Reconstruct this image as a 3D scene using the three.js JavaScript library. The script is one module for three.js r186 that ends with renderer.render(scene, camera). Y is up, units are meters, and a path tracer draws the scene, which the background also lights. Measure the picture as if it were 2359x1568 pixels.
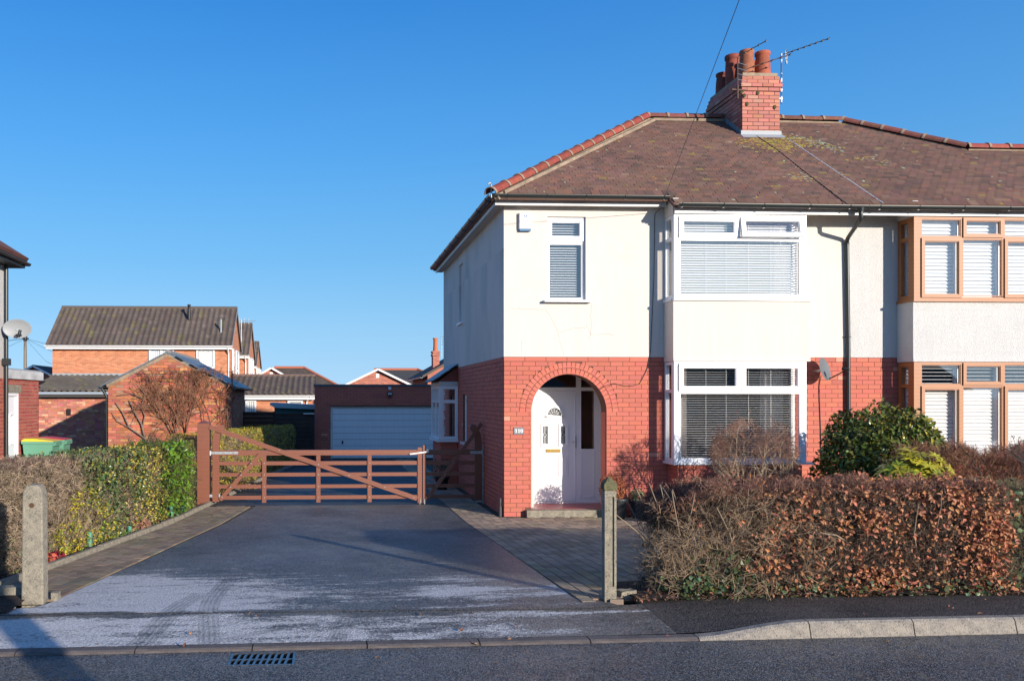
import * as THREE from 'three';
import { mergeGeometries } from 'three/addons/utils/BufferGeometryUtils.js';
import { FontLoader } from 'three/addons/loaders/FontLoader.js';
import { TextGeometry } from 'three/addons/geometries/TextGeometry.js';

// ---------------------------------------------------------------- camera, sky, sun, exposure
// World: x to the right along the house front, y up, depth D = -z into the picture. Road surface y = 0.
const scene = new THREE.Scene();
const camera = new THREE.PerspectiveCamera(43.1, 1024 / 680, 0.1, 4000);
camera.position.set(0, 2.0, 0);
camera.rotation.set(0, -0.0453, 0);
camera.setViewOffset(2358, 1568, 339, -134, 2358, 1568);   // rising, shifted lens: verticals stay vertical
camera.updateMatrixWorld(true); camera.updateProjectionMatrix();

const EXPOSURE = 1.45, clamp01 = v => Math.min(1, Math.max(-1, v));
const SUN = new THREE.Vector3(0.518, 0.2113, 0.829).normalize();
{
  const w = 1024, h = 512, a = new Float32Array(w * h * 4);
  const stops = [[-90, .34, .33, .31], [-4, .48, .49, .50], [0, .71, .865, .98], [4, .61, .82, .975], [9, .475, .75, .965], [16, .345, .665, .95], [25, .225, .555, .885], [45, .155, .445, .77], [90, .115, .36, .66]];   // as displayed
  const lin = v => v <= .04045 ? v / 12.92 : Math.pow((v + .055) / 1.055, 2.4);
  for (let j = 0; j < h; j++) {
    const el = ((j + .5) / h - .5) * 180; let k = 0;
    while (k < stops.length - 2 && el > stops[k + 1][0]) k++;
    const A = stops[k], B = stops[k + 1], t = Math.min(1, Math.max(0, (el - A[0]) / (B[0] - A[0])));
    const c = [1, 2, 3].map(i => lin(A[i] + (B[i] - A[i]) * t));
    const e = el * Math.PI / 180;
    for (let i = 0; i < w; i++) {
      const ph = ((i + .5) / w - .5) * 2 * Math.PI;
      const cg = Math.cos(e) * Math.cos(ph) * SUN.x + Math.sin(e) * SUN.y + Math.cos(e) * Math.sin(ph) * SUN.z;
      const f = (el > 0 ? .86 + .22 * cg * cg : 1) / EXPOSURE, w0 = el > -1 ? .40 * Math.exp(-Math.acos(clamp01(cg)) / .5) / EXPOSURE : 0, o = (j * w + i) * 4;       // clear air is darkest at right angles to the sun, and pale round it
      a[o] = c[0] * f + w0; a[o + 1] = c[1] * f + w0 * .97; a[o + 2] = c[2] * f + w0 * .9; a[o + 3] = 1;
    }
  }
  const t = new THREE.DataTexture(a, w, h, THREE.RGBAFormat, THREE.FloatType);
  t.mapping = THREE.EquirectangularReflectionMapping; t.magFilter = THREE.LinearFilter; t.minFilter = THREE.LinearFilter; t.needsUpdate = true;
  scene.background = t; scene.environment = t;
}
const sun = new THREE.DirectionalLight(new THREE.Color().setRGB(1, .91, .80), 4.5);
sun.position.copy(SUN).multiplyScalar(60).add(new THREE.Vector3(0, 0, -16));
sun.target.position.set(0, 0, -16);
sun.castShadow = true; sun.shadow.mapSize.set(4096, 4096);
Object.assign(sun.shadow.camera, { left: -45, right: 45, top: 40, bottom: -40, near: 1, far: 200 });
scene.add(sun); scene.add(sun.target);

const renderer = new THREE.WebGLRenderer({ antialias: true });
renderer.toneMapping = THREE.LinearToneMapping;
renderer.toneMappingExposure = EXPOSURE;
renderer.shadowMap.enabled = true;

// ---------------------------------------------------------------- helpers
let seed = 12345;
const rnd = () => { seed = (seed * 1664525 + 1013904223) >>> 0; return seed / 4294967296; };
const rr = (a, b) => a + (b - a) * rnd();
const lerp = (a, b, t) => a + (b - a) * t;
const clamp = (x, a = 0, b = 1) => Math.min(b, Math.max(a, x));
const smooth = (a, b, x) => { const t = clamp((x - a) / (b - a)); return t * t * (3 - 2 * t); };
function hash(x, y) { let h = Math.imul(x | 0, 374761393) + Math.imul(y | 0, 668265263); h = Math.imul(h ^ (h >>> 13), 1274126177); return ((h ^ (h >>> 16)) >>> 0) / 4294967296; }
function vn(x, y, px = 0) {                                   // value noise, optional period
  let x0 = Math.floor(x), y0 = Math.floor(y); const fx = x - x0, fy = y - y0;
  const u = fx * fx * (3 - 2 * fx), v = fy * fy * (3 - 2 * fy);
  const m = q => px ? ((q % px) + px) % px : q;
  const a = hash(m(x0), m(y0)), b = hash(m(x0 + 1), m(y0)), c = hash(m(x0), m(y0 + 1)), d = hash(m(x0 + 1), m(y0 + 1));
  return a + (b - a) * u + (c - a) * v + (a - b - c + d) * u * v;
}
function fbm(x, y, o = 4, px = 0) { let s = 0, a = .5, t = 0; for (let i = 0; i < o; i++) { s += a * vn(x, y, px); t += a; x *= 2; y *= 2; px *= 2; a *= .5; } return s / t; }
function tex(w, h, fn, repeat = 1, srgb = false) {            // fn(u, v) -> [r, g, b] or grey, 0..1
  const a = new Uint8Array(w * h * 4);
  for (let j = 0; j < h; j++) for (let i = 0; i < w; i++) {
    const c = fn((i + .5) / w, (j + .5) / h), o = (j * w + i) * 4;
    if (typeof c === 'number') a[o] = a[o + 1] = a[o + 2] = clamp(c) * 255; else { a[o] = clamp(c[0]) * 255; a[o + 1] = clamp(c[1]) * 255; a[o + 2] = clamp(c[2]) * 255; }
    a[o + 3] = 255;
  }
  const t = new THREE.DataTexture(a, w, h, THREE.RGBAFormat);
  t.wrapS = t.wrapT = THREE.RepeatWrapping; t.magFilter = THREE.LinearFilter; t.minFilter = THREE.LinearMipmapLinearFilter; t.generateMipmaps = true;
  t.repeat.set(repeat, repeat); if (srgb) t.colorSpace = THREE.SRGBColorSpace; t.needsUpdate = true; return t;
}
const rep = (t, x, y = x) => { const c = t.clone(); c.repeat.set(x, y); c.needsUpdate = true; return c; };
const col = (r, g, b) => new THREE.Color().setRGB(r, g, b);
function mat(c, rough = .8, more = {}) { return new THREE.MeshStandardMaterial({ color: col(...c), roughness: rough, ...more }); }
function phys(c, rough, more = {}) { return new THREE.MeshPhysicalMaterial({ color: col(...c), roughness: rough, ...more }); }

function boxUV(g) {                                            // uv in metres by the dominant direction of each face
  const p = g.attributes.position, n = p.count, uv = new Float32Array(n * 2);
  for (let i = 0; i < n; i += 3) {
    const A = [0, 1, 2].map(k => [p.getX(i + k), p.getY(i + k), p.getZ(i + k)]);
    const e = A[1].map((v, k) => v - A[0][k]), f = A[2].map((v, k) => v - A[0][k]);
    const nx = Math.abs(e[1] * f[2] - e[2] * f[1]), ny = Math.abs(e[2] * f[0] - e[0] * f[2]), nz = Math.abs(e[0] * f[1] - e[1] * f[0]);
    for (let k = 0; k < 3; k++) {
      const [x, y, z] = A[k];
      const [u, v] = nx >= ny && nx >= nz ? [z, y] : ny >= nz ? [x, z] : [x, y];
      uv[(i + k) * 2] = u; uv[(i + k) * 2 + 1] = v;
    }
  }
  g.setAttribute('uv', new THREE.BufferAttribute(uv, 2)); return g;
}
function fin(list, keepUV) {
  list = (Array.isArray(list) ? list : [list]).map(g => {
    g = g.index ? g.toNonIndexed() : g;
    for (const k of Object.keys(g.attributes)) if (!['position', 'normal', 'uv'].includes(k)) g.deleteAttribute(k);
    if (!g.attributes.normal) g.computeVertexNormals();
    if (!g.attributes.uv) g.setAttribute('uv', new THREE.BufferAttribute(new Float32Array(g.attributes.position.count * 2), 2));
    return g;
  });
  const g = list.length > 1 ? mergeGeometries(list) : list[0];
  return keepUV ? g : boxUV(g);
}
const taken = {};
function numbered(n) { taken[n] = (taken[n] || 0) + 1; return taken[n] === 1 ? n : n + '_' + String(taken[n] - 1).padStart(3, '0'); }
function obj(name, geos, m, parent, keepUV) {
  const o = new THREE.Mesh(fin(geos, keepUV), m); o.name = name; o.castShadow = o.receiveShadow = true;
  if (parent) parent.add(o); return o;
}
// a Group standing at its base; parts are written in world coordinates and shifted back by the base
function thing(name, label, category, base = [0, 0, 0], group) {
  const o = new THREE.Group(); o.name = numbered(name); o.position.set(base[0], base[1], -base[2]);
  o.userData = { label, category }; if (group) o.userData.group = group; scene.add(o); return o;
}
function part(t, name, geos, m, keepUV) { const o = obj(name, geos, m, t, keepUV); o.position.copy(t.position).negate(); return o; }
function structure(name, geos, m, keepUV) { const o = obj(numbered(name), geos, m, scene, keepUV); o.userData.kind = 'structure'; return o; }
function single(name, geos, m, label, category, group, keepUV) { const o = obj(numbered(name), geos, m, scene, keepUV); o.userData = { label, category }; if (group) o.userData.group = group; return o; }

const bx = (x0, x1, y0, y1, d0, d1) => { const g = new THREE.BoxGeometry(x1 - x0, y1 - y0, d1 - d0); g.translate((x0 + x1) / 2, (y0 + y1) / 2, -(d0 + d1) / 2); return g; };
const V = (x, y, d) => new THREE.Vector3(x, y, -d);
function shapeOf(pts, holes = []) {
  const s = new THREE.Shape(pts.map(p => new THREE.Vector2(p[0], p[1])));
  for (const h of holes) s.holes.push(h instanceof THREE.Path ? h : new THREE.Path(h.map(p => new THREE.Vector2(p[0], p[1])))); return s;
}
const rect = (a, b, c, d) => [[a, c], [b, c], [b, d], [a, d]];
function prismXY(pts, d0, d1, holes) { const g = new THREE.ExtrudeGeometry(shapeOf(pts, holes), { depth: d1 - d0, bevelEnabled: false, curveSegments: 24 }); g.translate(0, 0, -d1); return g; }
function prismDY(pts, x0, x1, holes) { const g = new THREE.ExtrudeGeometry(shapeOf(pts, holes), { depth: x1 - x0, bevelEnabled: false, curveSegments: 24 }); g.rotateY(Math.PI / 2); g.translate(x0, 0, 0); return g; }
function slabOf(quad, th) {                                    // a flat polygon (world points) given a thickness downwards along its normal
  const n = new THREE.Vector3().crossVectors(quad[1].clone().sub(quad[0]), quad[quad.length - 1].clone().sub(quad[0])).normalize();
  const P = [], low = quad.map(p => p.clone().addScaledVector(n, -th)), tri = (a, b, c) => P.push(a.x, a.y, a.z, b.x, b.y, b.z, c.x, c.y, c.z), m = quad.length;
  for (let i = 1; i < m - 1; i++) { tri(quad[0], quad[i], quad[i + 1]); tri(low[0], low[i + 1], low[i]); }
  for (let i = 0; i < m; i++) { const j = (i + 1) % m; tri(quad[i], low[i], low[j]); tri(quad[i], low[j], quad[j]); }
  const g = new THREE.BufferGeometry(); g.setAttribute('position', new THREE.Float32BufferAttribute(P, 3)); g.computeVertexNormals(); return g;
}
function tube(pts, r, seg = 8, steps) { return new THREE.TubeGeometry(new THREE.CatmullRomCurve3(pts, false, 'catmullrom', .1), steps || Math.max(2, pts.length * 6), r, seg, false); }
function rod(a, b, r0, r1 = r0, seg = 8) {
  const d = b.clone().sub(a), g = new THREE.CylinderGeometry(r1, r0, d.length(), seg);
  g.applyQuaternion(new THREE.Quaternion().setFromUnitVectors(new THREE.Vector3(0, 1, 0), d.clone().normalize()));
  const m = a.clone().add(b).multiplyScalar(.5); g.translate(m.x, m.y, m.z); return g;
}
function bar(a, b, w, t, up = new THREE.Vector3(0, 0, 1)) {     // a square bar from a to b, w across, t along 'up'
  const d = b.clone().sub(a), l = d.length(), U = d.normalize(), W = new THREE.Vector3().crossVectors(up, U).normalize(), N = new THREE.Vector3().crossVectors(U, W);
  const g = new THREE.BoxGeometry(l, w, t); g.applyMatrix4(new THREE.Matrix4().makeBasis(U, W, N)); const m = a.clone().add(b).multiplyScalar(.5); g.translate(m.x, m.y, m.z); return g;
}
function segsGeo(segs, sides = 4) {                            // many tapered twigs in one geometry: [ax,ay,az,bx,by,bz,ra,rb]
  const pos = new Float32Array(segs.length * sides * 6 * 3), nor = new Float32Array(segs.length * sides * 6 * 3); let o = 0;
  const A = new THREE.Vector3(), B = new THREE.Vector3(), d = new THREE.Vector3(), U = new THREE.Vector3(), W = new THREE.Vector3();
  for (const s of segs) {
    A.set(s[0], s[1], s[2]); B.set(s[3], s[4], s[5]); d.subVectors(B, A).normalize();
    U.set(Math.abs(d.y) < .9 ? 0 : 1, Math.abs(d.y) < .9 ? 1 : 0, 0).cross(d).normalize(); W.crossVectors(d, U);
    for (let k = 0; k < sides; k++) {
      const a0 = k / sides * 6.2832, a1 = (k + 1) / sides * 6.2832;
      const n0 = [U.x * Math.cos(a0) + W.x * Math.sin(a0), U.y * Math.cos(a0) + W.y * Math.sin(a0), U.z * Math.cos(a0) + W.z * Math.sin(a0)];
      const n1 = [U.x * Math.cos(a1) + W.x * Math.sin(a1), U.y * Math.cos(a1) + W.y * Math.sin(a1), U.z * Math.cos(a1) + W.z * Math.sin(a1)];
      const put = (P, r, n) => { pos[o] = P.x + n[0] * r; pos[o + 1] = P.y + n[1] * r; pos[o + 2] = P.z + n[2] * r; nor[o] = n[0]; nor[o + 1] = n[1]; nor[o + 2] = n[2]; o += 3; };
      put(A, s[6], n0); put(A, s[6], n1); put(B, s[7], n1); put(A, s[6], n0); put(B, s[7], n1); put(B, s[7], n0);
    }
  }
  const g = new THREE.BufferGeometry(); g.setAttribute('position', new THREE.BufferAttribute(pos, 3)); g.setAttribute('normal', new THREE.BufferAttribute(nor, 3));
  g.setAttribute('uv', new THREE.BufferAttribute(new Float32Array(pos.length / 3 * 2), 2)); return g;
}
// pieces: the largest in view become meshes of their own, the rest one instanced 'stuff' part
const tints = new Map();
function tinted(m, c) {
  const q = [c.r, c.g, c.b].map(v => Math.max(.02, Math.round(v * 14) / 14)), k = m.uuid + q.join();
  if (!tints.has(k)) { const t = m.clone(); t.color.copy(m.color).multiply(col(...q)); tints.set(k, t); } return tints.get(k);
}
const _p = new THREE.Vector3(), _q = new THREE.Quaternion(), _s = new THREE.Vector3();
function pieces(parent, name, geo, m, items, limit = 300, stuffName) {
  for (const it of items) {
    _p.setFromMatrixPosition(it.m); const dist = _p.distanceTo(camera.position); const v = _p.clone().project(camera);
    it.s = (Math.abs(v.x) < 1 && Math.abs(v.y) < 1 && v.z < 1 ? 1 : 1e-6) * (it.w || 1) / (dist * dist);
  }
  items.sort((a, b) => b.s - a.s);
  const own = items.slice(0, limit), rest = items.slice(limit);
  for (const it of own) {
    const o = new THREE.Mesh(geo, it.c ? tinted(m, it.c) : m); o.name = name; o.castShadow = o.receiveShadow = true;
    it.m.decompose(_p, _q, _s); o.position.copy(_p); o.quaternion.copy(_q); o.scale.copy(_s); parent.add(o);
  }
  if (rest.length) instanced(parent, stuffName || name + 's', geo, m, rest);
}
function instanced(parent, name, geo, m, items) {
  const o = new THREE.InstancedMesh(geo, m, items.length); o.name = name; o.userData.kind = 'stuff'; o.castShadow = o.receiveShadow = true;
  items.forEach((it, i) => { o.setMatrixAt(i, it.m); if (it.c) o.setColorAt(i, it.c); }); o.instanceMatrix.needsUpdate = true;
  parent.add(o); return o;
}
const UNIT = (() => { const g = new THREE.BoxGeometry(1, 1, 1).toNonIndexed(); return g; })();
const BASIS = { F: [[1, 0, 0], [0, 1, 0], [0, 0, 1]], L: [[0, 0, 1], [0, 1, 0], [-1, 0, 0]], R: [[0, 0, -1], [0, 1, 0], [1, 0, 0]] };
// frame of a wall face: local (u, v, n) -> world. F faces the road, L faces -x (u = -D), R faces +x (u = D)
function faceM(kind, plane) {
  const b = BASIS[kind].map(v => new THREE.Vector3(...v)), M = new THREE.Matrix4().makeBasis(...b);
  return kind === 'F' ? M.setPosition(0, 0, -plane) : M.setPosition(plane, 0, 0);
}
const toU = (kind, D) => kind === 'L' ? -D : D;
// bricks in stretcher bond on the face; blocked(v) gives [[u0,u1]...] where no brick lies
function bricks(parent, M, u0, u1, v0, v1, o = {}) {
  const gauge = o.gauge || .083, L = o.len || .2325, joint = o.joint || .0075, th = o.th || .025, items = [];
  const rows = Math.round((v1 - v0) / gauge), gv = (v1 - v0) / rows;
  for (let r = 0; r < rows; r++) {
    const y0 = v0 + r * gv, ym = y0 + gv / 2; let cuts = o.blocked ? o.blocked(ym) : [];
    const l = o.pattern ? L : L, off = o.flemish ? 0 : ((r + (o.phase || 0)) % 2 ? L / 2 : 0);
    let list = [];
    for (let u = u0 - off - (o.shift || 0), k = 0; u < u1; k++) { let w = l; if (o.flemish) w = (k + r) % 2 ? L / 2 : L; list.push([Math.max(u, u0), Math.min(u + w, u1)]); u += w; }
    for (const [a, b] of cuts) list = list.flatMap(([p, q]) => b <= p || a >= q ? [[p, q]] : [[p, a], [b, q]].filter(z => z[1] - z[0] > .02));
    for (const [p, q] of list) {
      if (q - p < .03) continue;
      const w = q - p - joint, hgt = gv - joint, jn = rr(-.0015, .0015);
      const m = new THREE.Matrix4().makeTranslation((p + q) / 2, ym, -th / 2 + jn).multiply(new THREE.Matrix4().makeScale(w, hgt, th)).premultiply(M);
      items.push({ m, c: o.color((p + q) / 2, ym), w: w * hgt });
    }
  }
  pieces(parent, 'brick', UNIT, o.mat, items, o.limit === undefined ? 300 : o.limit, 'bricks');
}
// ---------------------------------------------------------------- shared textures and materials
const grainT = tex(512, 512, (u, v) => .5 + .5 * (fbm(u * 128, v * 128, 2, 128) - .5) * 2);
const coarseT = tex(512, 512, (u, v) => .80 + .40 * (fbm(u * 6, v * 6, 5, 6) - .5) * 1.6 + .14 * (fbm(u * 64, v * 64, 2, 64) - .5));
const renderT = tex(1024, 1024, (u, v) => {
  const s = fbm(u * 5, v * 5, 5, 5), st = fbm(u * 60, v * 4, 3, 60), k = .95 + .10 * (s - .5) + .07 * (st - .5) - .12 * smooth(.62, .8, s) * fbm(u * 40, v * 20, 2, 40);
  return [k, k * (1 - .02 * s), k * (1 - .045 * s)];
});
const algaeT = tex(1024, 1024, (u, v) => {                       // algae streaks on the flank wall
  const s = fbm(u * 7, v * 3, 5, 7), st = fbm(u * 110, v * 5, 4, 110), a = clamp((s - .38) * 2.0) * (.35 + .9 * st);
  return [.96 - .36 * a, .96 - .28 * a, .96 - .27 * a];
});
const M = {};
M.cream = mat([.69, .635, .575], .92, { map: rep(renderT, .25), bumpMap: rep(grainT, 1.3), bumpScale: .004 });
M.creamFlank = mat([.68, .645, .60], .93, { map: rep(algaeT, .21), bumpMap: rep(grainT, 1.3), bumpScale: .004 });
M.dash = mat([.645, .635, .615], .95, { map: rep(renderT, .31), bumpMap: rep(grainT, 1.0), bumpScale: .012 });
M.brick = mat([.50, .135, .09], .82, { bumpMap: rep(grainT, 1), bumpScale: .001 });
M.mortar = mat([.20, .085, .06], .95, { map: rep(coarseT, .7) });
M.upvc = phys([.82, .82, .83], .28);
M.upvcDoor = phys([.80, .79, .80], .3);
M.whitePaint = mat([.78, .77, .74], .45, { map: rep(coarseT, .4) });
M.timberFrame = phys([.43, .165, .055], .5, { map: rep(tex(256, 256, (u, v) => .82 + .36 * (fbm(u * 4, v * 60, 3, 4) - .5)), 1) });
M.glass = phys([1, 1, 1], .0, { transmission: 1, thickness: 0, ior: 1.95 });
M.frostGlass = phys([.8, .82, .82], .35, { transmission: 1, thickness: 0, ior: 1.7 });
M.gutter = phys([.022, .026, .026], .36);
M.blind = mat([.80, .81, .80], .45, { });
M.shutter = mat([.82, .82, .81], .4);
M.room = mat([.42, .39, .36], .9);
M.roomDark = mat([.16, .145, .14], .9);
M.curtain = mat([.62, .57, .53], .95);
M.lead = mat([.30, .32, .34], .55);
M.metal = mat([.55, .56, .56], .35, { metalness: .9 });
M.galv = mat([.52, .54, .55], .45, { metalness: .55, map: rep(coarseT, 5) });
M.concrete = mat([.36, .325, .27], .93, { map: rep(tex(512, 512, (u, v) => { const a = fbm(u * 12, v * 12, 4, 12), b = fbm(u * 120, v * 120, 2, 120), c = fbm(u * 60 + 7, v * 60, 2, 60); const k = .78 + .5 * (a - .5) + .5 * (b - .5) - .35 * smooth(.66, .8, c); return [k, k * (.99 - .03 * a), k * (.94 - .1 * a)]; }), 1.6), bumpMap: rep(grainT, 2.2), bumpScale: .006 });
M.gateWood = phys([.235, .082, .047], .42, { map: rep(tex(256, 256, (u, v) => .86 + .3 * (fbm(u * 5, v * 70, 3, 5) - .5) + .1 * (fbm(u * 40, v * 40, 2, 40) - .5)), 1.2, 1.2), bumpMap: rep(grainT, 2), bumpScale: .0008 });
M.black = mat([.012, .012, .013], .5);
M.soil = mat([.052, .034, .025], 1, { map: rep(tex(512, 512, (u, v) => { const a = fbm(u * 30, v * 30, 4, 30), b = fbm(u * 8, v * 8, 3, 8); return [.7 + .9 * (a - .5) + .3 * b, .68 + .9 * (a - .5) + .25 * b, .66 + .9 * (a - .5) + .2 * b]; }), .8), bumpMap: rep(grainT, .7), bumpScale: .05 });
M.grass = mat([.075, .085, .035], 1, { map: rep(coarseT, .3), bumpMap: rep(grainT, .8), bumpScale: .03 });

// ---------------------------------------------------------------- ground
const kD = x => 6.885 + .032 * x;                                  // the kerb line
const kerbTop = x => .022 + .105 * smooth(3.05, 4.05, x);
function G(x, d) {                                                 // height of the made ground
  const k = kD(x); if (d <= k) return 0;
  const back = .06 + .06 * smooth(2, 4.2, x), pb = 7.9;
  let h = d < pb ? lerp(kerbTop(x), back, (d - k) / (pb - k)) : d < 15 ? lerp(back, -.16, (d - pb) / (15 - pb)) : -.16;
  if (x < -3.3 && d > 8.6) h = lerp(h, .02, smooth(-3.3, -4.4, x));
  return h;
}
function sheet(xl, xr, d0, d1, nx, nd, off, uvf, hf = G) {           // a draped sheet; xl, xr may depend on depth
  const P = [], U = [], I = [], L = typeof xl === 'function' ? xl : () => xl, R = typeof xr === 'function' ? xr : () => xr;
  const dd0 = typeof d0 === 'function' ? d0 : () => d0, dd1 = typeof d1 === 'function' ? d1 : () => d1;
  for (let j = 0; j <= nd; j++) for (let i = 0; i <= nx; i++) {
    const t = j / nd, dm = lerp(dd0(0), dd1(0), t), x = lerp(L(dm), R(dm), i / nx), d = lerp(dd0(x), dd1(x), t);
    P.push(x, hf(x, d) + off, -d); const uv = uvf ? uvf(x, d) : [x, d]; U.push(uv[0], uv[1]);
  }
  for (let j = 0; j < nd; j++) for (let i = 0; i < nx; i++) { const a = j * (nx + 1) + i, b = a + 1, c = a + nx + 1, e = c + 1; I.push(a, b, c, b, e, c); }
  const g = new THREE.BufferGeometry(); g.setAttribute('position', new THREE.Float32BufferAttribute(P, 3)); g.setAttribute('uv', new THREE.Float32BufferAttribute(U, 2)); g.setIndex(I); g.computeVertexNormals(); return g;
}
{ // terrain to the horizon, under everything else
  const xs = [-1500, -300, -90, -45, -25, -15]; for (let x = -10; x <= 20; x += .75) xs.push(x); xs.push(30, 60, 200, 1500);
  const ds = [-1500, -200, -60, -30, -12, -4]; for (let d = 0; d <= 34; d += .75) ds.push(d); ds.push(40, 50, 70, 120, 400, 1500);
  const P = [], U = [], I = [];
  for (const d of ds) for (const x of xs) { P.push(x, (d < 8.4 ? -.45 : G(x, d) - .03) + (d > 34 ? .05 : 0), -d); U.push(x, d); }
  const n = xs.length; for (let j = 0; j < ds.length - 1; j++) for (let i = 0; i < n - 1; i++) { const a = j * n + i; I.push(a, a + 1, a + n, a + 1, a + n + 1, a + n); }
  const g = new THREE.BufferGeometry(); g.setAttribute('position', new THREE.Float32BufferAttribute(P, 3)); g.setAttribute('uv', new THREE.Float32BufferAttribute(U, 2)); g.setIndex(I); g.computeVertexNormals();
  structure('ground', g, M.grass, true);
}
// road of worn, open-textured asphalt with a pit for the gully
const GUL = { x0: -.74, x1: -.235, d0: 6.50, d1: 6.83 };
{
  const asphalt = tex(1024, 1024, (u, v) => {
    const a = hash(Math.floor(u * 1024), Math.floor(v * 1024)), s = fbm(u * 330, v * 330, 2, 330), b = fbm(u * 5, v * 5, 4, 5), c = fbm(u * 150 + 3, v * 150, 2, 150);
    let k = .42 + 1.7 * (s - .5) + .6 * (c - .5) + .45 * (b - .45); if (a > .99) k += .8 * hash(Math.floor(u * 512), 77);
    return [k * 1.0, k * 1.01, k * 1.03];
  });
  const bump = tex(1024, 1024, (u, v) => .5 + 1.5 * (fbm(u * 300, v * 300, 2, 300) - .5));
  const rough = tex(512, 512, (u, v) => .40 + .5 * (fbm(u * 40, v * 40, 3, 40) - .5));
  const m = mat([.215, .21, .205], 1, { map: rep(asphalt, .42), roughnessMap: rep(rough, .42), bumpMap: rep(bump, .5), bumpScale: .012 });
  const s = shapeOf([[-90, -9], [90, -9], [90, kD(90)], [-90, kD(-90)]], [rect(GUL.x0, GUL.x1, GUL.d0, GUL.d1)]);
  const g = new THREE.ShapeGeometry(s); g.rotateX(-Math.PI / 2);
  structure('road', g, m);
}
// footway and vehicle crossing: tarmac, with hoar frost lying on it in patches
const FX0 = -3.9, FX1 = 3.9, FD0 = 6.7, FD1 = 18.0;
function tracks(x, d) {                                              // tyre marks pressed through the frost
  const T = [[-1.55, 6.9, -1.22, 8.75, .11], [-.98, 6.9, -1.12, 9.6, .10], [.42, 6.95, .36, 7.75, .10], [.02, 6.95, .22, 7.75, .09], [-1.0, 7.0, -.2, 7.5, .10]];
  let r = 0;
  for (const [x0, d0, x1, d1, w] of T) {
    if (d < d0 - .1 || d > d1 + .1) continue; const t = clamp((d - d0) / (d1 - d0)), cx = lerp(x0, x1, t) + .05 * Math.sin(d * 2.1), o = (x - cx) / w; if (Math.abs(o) > 1) continue;
    const stripe = .5 + .5 * Math.cos(o * 14); r = Math.max(r, (.35 + .65 * stripe) * smooth(1, .8, Math.abs(o)) * smooth(-.05, .15, Math.min(d - d0, d1 - d)));
  }
  return r;
}
function frostAt(x, d) {
  const q = d + .12 * (fbm(x * 1.3, 9) - .5), big = fbm(x * .8 + 3, d * 2.0 + 8, 3), streak = fbm(x * 2.2 + d * 1.6, d * 12 - x * 1.5, 4), spk = fbm(x * 26 + 2, d * 40, 3);
  let dens;
  if (q < 7.70) dens = .525 + .15 * smooth(.6, -2, x) - .20 * smooth(1.4, 3.0, x);
  else { const seam = (1 - smooth(.01, .16, Math.abs(q - 7.84 + .12 * (fbm(x * .9, 4, 3) - .5)))) * (.4 + 1.1 * fbm(x * 2.2, 6, 2));
    dens = (.68 - .17 * smooth(-2.0, .8, x)) * (1 - .7 * smooth(8.3 + .7 * smooth(.8, -2, x), 11.0, q)) - .35 * seam;
    dens += .22 * smooth(.7, 0, Math.hypot((x - 1.35) * .8, (q - 8.8) * 1.4)) + .16 * smooth(.8, 0, Math.hypot(x - 1.5, (q - 10.2) * .7)) - .16 * smooth(.3, 0, Math.abs(q - 8.15)) * smooth(-1.2, .3, x); }
  const n = .27 * big + .34 * streak + .17 * spk + .22 * fbm(x * 75, d * 75, 2);
  return smooth(-.10, .10, dens - n * .98 - .03) * (1 - .6 * tracks(x, d) * (.4 + .9 * fbm(x * 6, d * 6, 2)));
}
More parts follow.
